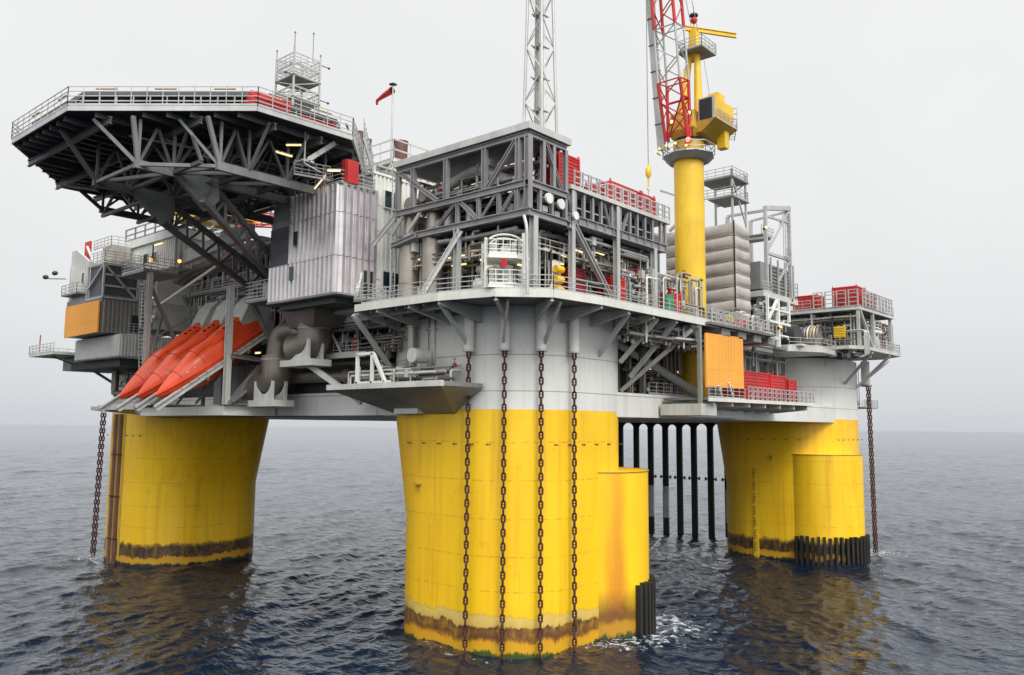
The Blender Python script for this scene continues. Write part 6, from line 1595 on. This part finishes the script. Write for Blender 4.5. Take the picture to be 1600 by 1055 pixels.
for y in (30.0, 27.6, 25.2):
    f = MB(); f.box((-8.02, y - 1.1, 33.9), (-7.9, y + 1.1, 37.2)); fo_ = f.out('window', 'white', T); g_ = MB(); g_.box((-8.06, y - .98, 34.05), (-8.025, y + .98, 37.05)); g_.out('pane', 'glass', fo_)
for y in (34.5, 28.2): MB().box((-8.1, y - .7, 29.0), (-7.95, y + .7, 31.6)).out('doorway', 'black', T)
MB().rail([(-9.3, 44, 33.75), (-9.3, 31, 33.75)], 1.1, 3, 1.3, .025).out('railing', 'galv', T)
T = thing('side_balcony', 'cluttered railed balcony left of the ribbed grey block', 'balcony', (-11, 22, 30.6))
MB().box((-14.0, 18.3, 30.2), (-8.4, 23.8, 30.4)).out('floor', 'steel', T); MB().rail([(-8.4, 23.8, 30.4), (-14.0, 23.8, 30.4), (-14.0, 18.3, 30.4)], 1.9, 5, .7, .035).out('railing', 'galv', T)
MB().box((-13.2, 21.0, 30.4), (-12.6, 22, 32.2)).out('cabinet', 'cream', T); MB().box((-13.4, 19.4, 30.4), (-12.8, 20, 32.0)).out('cabinet', 'galv', T)
T = thing('roof_girder', 'long smooth grey box girder above the deckhouse', 'girder', (-11, 38, 37)); 
MB().beam((-11.6, 48.5, 37.0), (-11.6, 27, 38.7), .7, 1.5).out('box', 'steel_light', T)
T = thing('pipe_bundle', 'bundle of beige pipes along the top of the deckhouse bending down at its left end', 'pipes', (-10, 38, 35))
for k in range(3): MB().tube(bend([(-10.2 + k * .7, 20, 37.7 - k * .2), (-10.2 + k * .7, 44, 36.4 - k * .2), (-10.2 + k * .7, 48.6, 34.4), (-10.2 + k * .7, 48.8, 29)], 2.4, 6), .42, 12).out('pipe', 'pipe', T)
for k in range(9): MB().box((-10.6, 22 + k * 2.5, 37.2), (-8.2, 22.3 + k * 2.5, 38.4 - (.04 * k))).out('clamp', 'steel_light', T)
# white upper house
T = thing('control_house', 'cream house with roof railing and small windows at the upper left', 'building', (-12, 48, 30))
MB().box((-12.6, 41.5, 36.4), (-4, 53.5, 40.0)).out('body', 'white', T)
MB().box((-13.0, 41.0, 40.0), (-3.6, 54.0, 41.0)).out('roof_edge', 'white', T)
for z0_, z1_ in ((36.4, 38.2), (38.25, 39.9)):
    MB().corr((-12.65, 53.5), (-12.65, 41.5), z0_, z1_, .5, .12, (-1, 0)).out('ribbed_wall', 'white', T)
    MB().corr((-12.6, 41.45), (-4, 41.45), z0_, z1_, .5, .12, (0, -1)).out('ribbed_wall', 'white', T)
MB().corr((-12.45, 53.0), (-12.45, 46.0), 32.5, 36.3, .5, .1, (-1, 0)).out('ribbed_wall', 'white', T)
MB().corr((-13.25, 54.0), (-13.25, 44.5), 29.4, 32.3, .45, .1, (-1, 0)).out('ribbed_wall', 'galv', T)
MB().rail([(-13.0, 54, 41), (-13.0, 41.0, 41), (-3.6, 41.0, 41)], 1.5, 2, 2.6, .07, post=.16).out('railing', 'steel', T)
windows(T, [(-12.8, 48.6, 37.5, 1.3, 1.4, 'x'), (-12.8, 46.4, 37.5, 1.3, 1.3, 'x')])
MB().box((-12.4, 46.0, 30.0), (-6, 53.0, 36.35)).out('lower_body', 'white', T)
windows(T, [(-12.58, 51.2, 33.9, 1.2, 1.8, 'x'), (-12.58, 49.6, 33.9, 1.2, 1.8, 'x')])
MB().box((-13.2, 44.5, 29.3), (-8, 54.0, 32.4)).out('annex', 'steel_light', T)
MB().box((-13.45, 49.9, 29.6), (-13.36, 51.0, 31.8)).out('door', 'steel_light', T)
striplight((-13.2, 44.8, 39.4), (0, 1, 0), 2.2, 'lit strip light under the roof edge of the cream house', 'lit strip lights of the cream house')
striplight((-13.2, 53.4, 38.6), (0, 1, 0), 1.2, 'lit strip light under the roof edge of the cream house', 'lit strip lights of the cream house')
striplight((-13.6, 45.0, 32.9), (0, 1, 0), 2.0, 'lit strip light on the lower annex of the cream house')
# corner block with orange panel
T = thing('corner_house', 'grey ribbed corner building with louvred bay at the far left', 'building', (-15, 52, 28.5))
MB().box((-18.2, 47.4, 28.6), (-12.8, 57.5, 33.0)).out('lower_body', 'gunmetal', T)
m_ = MB(); m_.corr((-18.2, 47.3), (-13.8, 47.3), 28.6, 32.4, .5, .1, (0, -1)); m_.out('ribbed_wall', 'gunmetal', T)
MB().box((-18.0, 47.5, 33.0), (-12.9, 51.5, 36.6)).out('louvre_bay', 'louvre', T)
mb = MB()
for a, b_ in (((-18.2, 47.3, 32.6), (-18.2, 47.3, 36.8)), ((-14.2, 47.3, 32.6), (-14.2, 47.3, 36.8)), ((-18.2, 47.3, 32.7), (-14.2, 47.3, 32.7)), ((-18.2, 47.3, 36.7), (-14.2, 47.3, 36.7)), ((-18.2, 47.3, 34.1), (-14.2, 47.3, 34.1)), ((-18.2, 47.3, 35.4), (-14.2, 47.3, 35.4)), ((-18.1, 47.3, 36.5), (-14.4, 47.3, 32.9)), ((-18.2, 47.3, 32.7), (-18.2, 51.6, 32.7)), ((-18.2, 51.6, 32.7), (-18.2, 51.6, 36.7)), ((-18.2, 47.3, 36.7), (-18.2, 51.6, 36.7)), ((-18.2, 51.4, 34.0), (-18.2, 47.5, 36.5))): mb.beam(a, b_, .2)
mb.out('bay_frame', 'galv', T)
MB().rail([(-18.2, 51.5, 36.9), (-18.2, 47.3, 36.9), (-13.6, 47.3, 36.9)], 1.3, 4, 1.2, .03).out('railing', 'galv', T)
MB().box((-17.6, 52.0, 33.0), (-12.5, 58.5, 37.4)).out('upper_body', 'cream', T)
m_ = MB(); m_.corr((-17.7, 58.5), (-17.7, 52.0), 33.0, 37.6, .7, .08, (-1, 0)); m_.out('ribbed_wall', 'steel_light', T)
m_ = MB(); v = [(-17.6, 58.5, 37.6), (-17.6, 53.0, 37.6), (-17.6, 58.5, 39.6), (-17.6, 57.0, 39.6), (-17.3, 58.5, 37.6), (-17.3, 53.0, 37.6), (-17.3, 58.5, 39.6), (-17.3, 57.0, 39.6)]
m_.add(v, [(0, 1, 3, 2), (4, 6, 7, 5), (1, 5, 7, 3), (2, 3, 7, 6), (0, 2, 6, 4)]); m_.out('sloped_parapet', 'steel_light', T)
windows(T, [(-17.75, 54.2, 35.0, .9, 1.5, 'x')])
MB().box((-15.5, 52, 37.4), (-13.2, 54.6, 39.9)).out('roof_cabin', 'house_brown', T)
MB().rail([(-15.6, 57, 39.9), (-15.6, 52, 39.9), (-13, 52, 39.9)], 1.2, 3, 1.0, .035).out('railing', 'galv', T)
MB().box((-18.9, 53.0, 33.6), (-17.7, 57.5, 33.75)).out('balcony_floor', 'steel', T); MB().rail([(-17.8, 57.5, 33.75), (-18.9, 57.5, 33.75), (-18.9, 53.0, 33.75), (-17.8, 53.0, 33.75)], 1.2, 3, 1.0, .03).out('balcony_railing', 'galv', T)
MB().beam((-17.8, 59.4, 36.2), (-18.9, 63.0, 36.5), .1).out('camera_boom', 'dark_steel', T); MB().ell((-18.9, 63, 36.7), .35, .5, .3, 10).out('camera_head', 'dark_steel', T); MB().ell((-18.4, 61.4, 37.1), .35, .5, .3, 10).out('camera_head', 'dark_steel', T)
MB().box((-14.7, 47.1, 28.7), (-13.6, 47.28, 30.9)).out('doorway', 'black', T); MB().rail([(-15.2, 47.0, 28.6), (-13.2, 47.0, 28.6)], 1.3, 4, .6, .03).out('door_railing', 'galv', T)
MB().box((-16.6, 45.6, 25.8), (-8.5, 58, 28.45)).out('underbody', 'steel_light', T)
m_ = MB(); m_.corr((-16.7, 45.5), (-8.5, 45.5), 25.9, 28.3, .4, .08, (0, -1)); m_.corr((-16.7, 58), (-16.7, 45.5), 25.9, 28.3, .4, .08, (-1, 0)); m_.out('ribbed_skirt', 'steel_light', T)
MB().box((-15.5, 48, 24.9), (-8, 62, 25.8)).out('bottom_frame', 'dark_steel', T)
T = thing('rescue_platform', 'small railed outrigger platform low at the far left', 'platform', (-17, 62, 26.8))
MB().box((-19.0, 58.5, 26.6), (-12, 66.5, 26.9)).out('floor', 'steel_light', T); MB().rail([(-12, 66.5, 26.9), (-19, 66.5, 26.9), (-19, 58.5, 26.9)], 1.1, 3, 1.1, .035).out('railing', 'galv', T)
MB().tube([(-18.4, 64.8, 26.9), (-18.4, 64.8, 29.4)], .07, 6).out('aerial', 'red_dark', T)
MB().box((-15, 60, 25.0), (-9, 66, 26.6)).out('bracket_box', 'steel', T)
mb = MB(); mb.beam((-18, 62, 26.6), (-13, 62, 25.0), .2); mb.beam((-12.5, 63, 25.2), (-9, 63, 23.2), .3); mb.out('strut', 'steel', T)
panel('wide orange panel on the far left corner building', [(-18.5, 57.0, 32.3), (-18.5, 47.5, 32.3), (-18.5, 47.5, 28.6), (-18.5, 57.0, 28.5)], (1, 0, 0))
T = thing('crane_hatch', 'small red upright panel on the roof at the far left', 'panel', (-16.5, 57.0, 39.4)); MB().box((-16.4, 56.2, 38.6), (-16.2, 57.8, 40.9)).out('sheet', 'red', T); MB().beam((-16.6, 56.6, 40.2), (-16.6, 54.2, 37.6), .2).out('strut', 'white', T)
skid('pipes hanging under the far left corner building', -12, -9.4, 48, 58, 21.4, 25.6, 50, 16, mats=('duct', 'steel', 'dark_steel', 'pipe'))
pipe('thick brown pipe dropping beside the left column below the corner building', [(-12.2, 56.5, 25.5), (-12.2, 56.5, 21.9), (-11.5, 48, 21.6)], .45, .8, 'duct')
pipe('second brown pipe with a U bend below the corner building', [(-11.4, 54.8, 25.5), (-11.4, 54.8, 23.2), (-11.4, 47.5, 23.0)], .35, .8, 'duct')
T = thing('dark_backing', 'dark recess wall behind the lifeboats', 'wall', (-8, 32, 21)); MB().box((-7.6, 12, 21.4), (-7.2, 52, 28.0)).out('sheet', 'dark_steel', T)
T = thing('deck_ladder', 'lattice ladder and cable trunk left of the deckhouse', 'ladder', (-14, 44, 29)); MB().ladder((-15.2, 42.6, 21.5), (-14.4, 45.8, 35.0), .9, .45, (.3, -1, 0), .06).out('ladder', 'galv', T); MB().beam((-14.5, 43.2, 24), (-13.6, 46.4, 35.2), .25).out('trunk', 'galv', T)
T = thing('white_strut', 'thin white diagonal strut in front of the deckhouse windows', 'strut', (-14, 38, 31)); MB().beam((-14.6, 40.6, 31.6), (-12.4, 31.8, 35.6), .22).out('bar', 'white', T)
# lamp platform
T = thing('lamp_platform', 'small railed platform on a grey post beside the cream house', 'platform', (-16, 40, 34.8))
px_ = onX(232, 450, -16.6)
MB().box((-17.8, 38.2, 34.7), (-13.4, 43.6, 34.95)).out('floor', 'steel', T); MB().rail([(-13.6, 43.6, 34.95), (-17.8, 43.6, 34.95), (-17.8, 38.2, 34.95), (-14, 38.2, 34.95)], 1.5, 4, .8, .03).out('railing', 'galv', T)
for i, (x, y) in enumerate(((-17.0, 38.4), (-14.6, 36.6))):
    p = Vector((x, y, 36.1)); TT = thing('floodlight', ['orange-lit floodlight at the edge of the lamp platform, left one', 'orange-lit floodlight just right of the lamp platform'][i], 'floodlight', p); m_ = MB(); m_.ell(p, .2, .22, .22, 12); m_.out('lens', 'lamp_orange', TT); m_ = MB(); m_.beam(p + Vector((.2, 0, 0)), p + Vector((.2, 0, 1.8 if i == 0 else -.8)), .12); m_.out('arm', 'dark_steel', TT)

skid('small pipes, lamps and cable trays on the front of the deckhouse', -9.2, -8.2, 24, 46, 28.6, 37.0, 110, 25, mats=('galv', 'steel', 'pipe', 'steel_light'))
skid('brackets, cabinets and pipes on the front of the cream house', -13.9, -13.4, 44, 54, 29.5, 36.3, 60, 26, mats=('galv', 'cream', 'steel', 'pipe'))
skid('small aerials and boxes on the roof of the cream house', -12, -6, 42, 53, 41.0, 42.2, 26, 27, mats=('galv', 'steel', 'cream'))
# ------------------------------------------------------------------ lifeboats
SLOPE = R(35)
def lifeboat(label, y, first=None):
    loc = (-20.6, y, 20.75)
    if first is not None: return copy_thing(first, loc, label)
    T = thing('lifeboat', label, 'lifeboat', loc, 'orange free-fall lifeboats', (0, -SLOPE, 0))
    # local: x forward->stern along the slide (x=0 bow tip .. 13.4 stern), z up
    L = 13.4
    def sec(x):
        t_ = x / L
        w_ = 1.7 * min(1, (t_ / .34) ** .78 if t_ > 0 else 0) * (1 - .18 * max(0, (t_ - .6) / .4))
        top = .2 + 1.9 * min(1, (t_ / .42) ** .85 if t_ > 0 else 0) + .35 * max(0, min(1, (t_ - .55) / .2)) - .35 * max(0, (t_ - .85) / .15)
        bot = -.15 - 1.6 * min(1, (t_ / .34) ** .8 if t_ > 0 else 0) + .35 * max(0, (t_ - .75) / .25)
        return w_, top, bot
    n = 18; xs = [L * (i / 22) ** 1.15 for i in range(23)]; xs[0] = .001
    hull = MB(); can = MB(); vs = []; vc = []; K = 11
    for x in xs:
        w_, top, bot = sec(x)
        for j in range(K):      # hull from rubbing line down and round
            a = math.pi * j / (K - 1); vs.append((x, -w_ * math.cos(a) * (1 - .12 * math.sin(a)), .12 + (bot - .12) * math.sin(a) ** .8))
        for j in range(K):
            a = math.pi * j / (K - 1); vc.append((x, -w_ * .97 * math.cos(a), .16 + (top - .16) * math.sin(a) ** .72))
    fs = [(i * K + j, i * K + j + 1, (i + 1) * K + j + 1, (i + 1) * K + j) for i in range(len(xs) - 1) for j in range(K - 1)]
    hull.add(vs, fs, True); hull.add(vs[-K:], [tuple(range(K))]); hull.out('hull', 'boat', T, local=True)
    can.add(vc, fs, True); can.add(vc[-K:], [tuple(range(K))]); can.out('canopy', 'boat', T, local=True)
    m_ = MB()
    for s_ in (-1, 1): m_.tube([(x, s_ * (sec(x)[0] + .03), .14) for x in xs], .075, 6)
    m_.out('rubbing_strake', 'coverall', T, local=True)
    m_ = MB()
    for s_ in (-1, 1): m_.tube([(x, s_ * sec(x)[0] * .72, .16 + (sec(x)[1] - .16) * .80 + .06) for x in xs[9:20]], .05, 6)
    m_.out('grab_rail', 'boat', T, local=True)
    m_ = MB(); m_.ell((10.0, 0, 2.05), 1.3, .8, .36, 16); m_.out('wheelhouse', 'boat', T, local=True)
    m_ = MB()
    for s_ in (-1, 1):
        for x in (9.4, 10.0, 10.6): m_.box((x - .14, s_ * .66 - .1, 2.14), (x + .14, s_ * .66 + .1, 2.34))
    m_.box((8.72, -.35, 2.08), (8.86, .35, 2.26)); m_.out('port_window', 'glass', T, local=True)
    m_ = MB()
    for x in (3.4, 4.2, 6.0, 7.8):
        for s_ in (-1, 1): m_.box((x - .16, s_ * (sec(x)[0] * .90) - .05, .62), (x + .16, s_ * (sec(x)[0] * .90) + .05, .72))
    m_.out('fitting', 'white', T, local=True)
    m_ = MB(); m_.tube([(7.0, -1.15, 1.5), (9.0, -1.2, 1.75)], .22, 8); m_.tube([(7.0, 1.15, 1.5), (9.0, 1.2, 1.75)], .22, 8); m_.out('side_tank', 'coverall', T, local=True)
    m_ = MB()
    for s_ in (-1, 1):
        for x in (2.6, 5.2, 11.4): m_.tube([(x, s_ * sec(x)[0] * .97 * math.cos(R(a)) , .18 + (sec(x)[1] - .16) * math.sin(R(a)) ** .72 + .01) for a in range(6, 91, 12)], .025, 5)
    m_.out('panel_seam', 'red_dark', T, local=True)
    for s_ in (-1, 1): m_ = MB(); m_.box((10.9, s_ * 1.42 - .1, .5), (11.9, s_ * 1.42 + .1, 1.3)); m_.out('side_hatch', 'coverall', T, local=True)
    m_ = MB(); m_.tube([(L - .1, 0, -.6), (L + .35, 0, -.6)], .42, 12); m_.out('propeller_nozzle', 'dark_steel', T, local=True)
    return T
B1 = lifeboat('orange lifeboat nearest to the brown duct, foremost of three', 27.9)
lifeboat('orange lifeboat in the middle of three, behind the foremost', 31.9, B1)
lifeboat('orange lifeboat farthest to the left, last of three', 35.9, B1)
d35 = Vector((math.cos(SLOPE), 0, math.sin(SLOPE)))
for i, y in enumerate((26.0, 29.9, 33.9, 37.9)):
    T = thing('launch_rail', ['pale sloped launch rail on the near side of the foremost lifeboat', 'pale sloped launch rail between the foremost and the middle lifeboat', 'pale sloped launch rail between the middle and the last lifeboat', 'pale sloped launch rail beyond the last lifeboat'][i], 'rail', (-20.6, y, 19.6), 'sloped lifeboat launch rails')
    p = Vector((-21.6, y, 19.5)); m_ = MB(); m_.ibeam(p, p + d35 * 14.4, .4, .5, t=.1); m_.out('beam', 'steel_light', T)
    m_ = MB(); m_.beam(p + Vector((0, 0, .28)), p + d35 * 2.6 + Vector((0, 0, .28)), .55, .12); m_.out('end_shoe', 'galv', T)
    m_ = MB()
    for k in range(14): m_.box((p.x + d35.x * (1 + k) - .07, y - .22, p.z + d35.z * (1 + k) + .2), (p.x + d35.x * (1 + k) + .07, y + .22, p.z + d35.z * (1 + k) + .32))
    m_.out('rail_clip', 'steel', T)
for i, y in enumerate((28.0, 32.0, 36.0)):
    T = thing('embarkation_hood', ['grey angular hood behind the foremost lifeboat', 'grey angular hood behind the middle lifeboat', 'grey angular hood behind the last lifeboat'][i], 'hood', (-9.5, y, 28), 'angular hoods behind the lifeboats')
    m_ = MB(); pr = [(-12.7, 28.7), (-11.7, 31.0), (-10.8, 31.9), (-9.2, 31.6), (-8.6, 27.6), (-9.6, 26.6)]
    m_.poly3([(a, y - 1.35, z_) for a, z_ in pr], 2.7, (0, 1, 0)); m_.out('shell', 'steel_light', T)
    m_ = MB(); m_.box((-8.7, y - 1.2, 28.2), (-8.1, y + 1.2, 31.4)); m_.out('opening', 'black', T)
T = thing('launching_gantry', 'grey steel gantry of posts and braces that carries the lifeboat rails', 'gantry', (-14, 30, 20))
def fb(a, b_, w_=.3, mat='steel'):
    m_ = MB(); m_.ibeam(a, b_, w_, w_ * 1.1, up=(0, 1, 0) if abs(Vector(b_).z - Vector(a).z) > 4 else None); m_.out('member', mat, T)
fb((-14.6, 25.6, 20.1), (-14.6, 25.6, 32.0), .55, 'steel_light'); fb((-17.0, 38.3, 20.1), (-17.0, 38.3, 34.7), .5, 'steel_light')
fb((-14.5, 25.4, 20.2), (-7.6, 25.4, 28.0), .4); fb((-14.5, 25.2, 25.0), (-8.6, 25.2, 24.6), .4); fb((-12.9, 24.6, 31.0), (-9.0, 24.0, 23.6), .4)
fb((-14.2, 25.2, 20.4), (-8.8, 25.0, 24.5), .32); fb((-14.6, 25.6, 20.3), (-8.5, 25.6, 20.3), .4)
fb((-16.8, 38.3, 33.0), (-12.0, 38.3, 24.0), .32); fb((-16.8, 38.3, 22), (-13.8, 41.5, 31), .22); fb((-17.0, 38.3, 27), (-10, 38.3, 31.5), .16)
for y in (29.9, 33.9):
    fb((-12.5, y, 20.1), (-12.5, y, 25.4), .3); fb((-15.5, y, 20.2), (-12.5, y, 24.0), .2); fb((-10, y, 20.1), (-10, y, 27), .3)
fb((-12.2, 25.6, 25.6), (-12.2, 38, 25.6), .3); fb((-16.6, 25.6, 22.6), (-16.6, 38, 22.6), .25)
MB().rail([(-16.8, 38.6, 25.2), (-13.5, 38.6, 26.8)], 1.4, 4, .35, .03).out('stair_railing', 'galv', T)
MB().rail([(-14.6, 38.6, 23.8), (-12.0, 38.6, 23.8)], 2.6, 2, .25, .03).out('stair_railing', 'galv', T)
T = thing('shade_wall', 'large grey wall standing behind the lifeboat frame at its right end', 'wall', (-9, 26, 20)); MB().poly3([(-9.0, 25.2, 20.4), (-9.0, 38, 20.4), (-9.0, 38, 24.6), (-9.0, 25.2, 24.6)], .2, (1, 0, 0)).out('sheet', 'steel', T)

# ------------------------------------------------------------------ second crane far behind
q = onX(345, 350, 16.0); ux, uy = 16.0, q.y
T = thing('pedestal_crane', 'second yellow crane far behind, half hidden by the helideck', 'crane', (ux, uy, 40))
zt_ = onX(345, 352, 16).z; zb_ = onX(345, 378, 16).z
MB().cyl((ux, uy), 2.3, 34, zt_ - 3.2, 28).out('pedestal', 'crane_ochre', T)
MB().cyl((ux, uy), 1.8, zt_ - 3.2, zt_ - .6, 24).out('slew_ring', 'dark_steel', T)
m_ = MB(); m_.tube([(ux, uy, zt_ - 4.8), (ux, uy, zt_ - 4.2)], 4, 8, rs=[3.4, 4.0]); m_.out('ring_platform', 'steel', T)
MB().rail([(ux + 4 * math.cos(R(a)), uy + 4 * math.sin(R(a)), zt_ - 4.2) for a in range(0, 360, 45)], 1.2, 3, 1.2, .04, closed=True).out('railing', 'galv', T)
m_ = MB(); v = [(ux - 5, uy - 4, zt_ + .6), (ux + 5, uy - 4, zt_ + .6), (ux + 5, uy + 7, zt_ + .6), (ux - 5, uy + 7, zt_ + .6), (ux - 2.4, uy - 2, zt_ - .7), (ux + 2.4, uy - 2, zt_ - .7), (ux + 2.4, uy + 3, zt_ - .7), (ux - 2.4, uy + 3, zt_ - .7)]
m_.add(v, [(0, 1, 2, 3), (4, 7, 6, 5), (0, 4, 5, 1), (1, 5, 6, 2), (2, 6, 7, 3), (3, 7, 4, 0)]); m_.out('underframe', 'crane_ochre', T)
MB().box((ux - 5, uy - 4, zt_ + .6), (ux + 5, uy + 7, zt_ + 4.5)).out('machinery_house', 'crane_yellow', T)
lattice(T, (ux, uy - 4, zt_ + .6), (ux + 16, uy - 22, zt_ - .5), 2.2, 1.4, 7, .15, .09, 'red', u=(0, 0, 1), nm=('boom_chord', 'boom_lacing'))
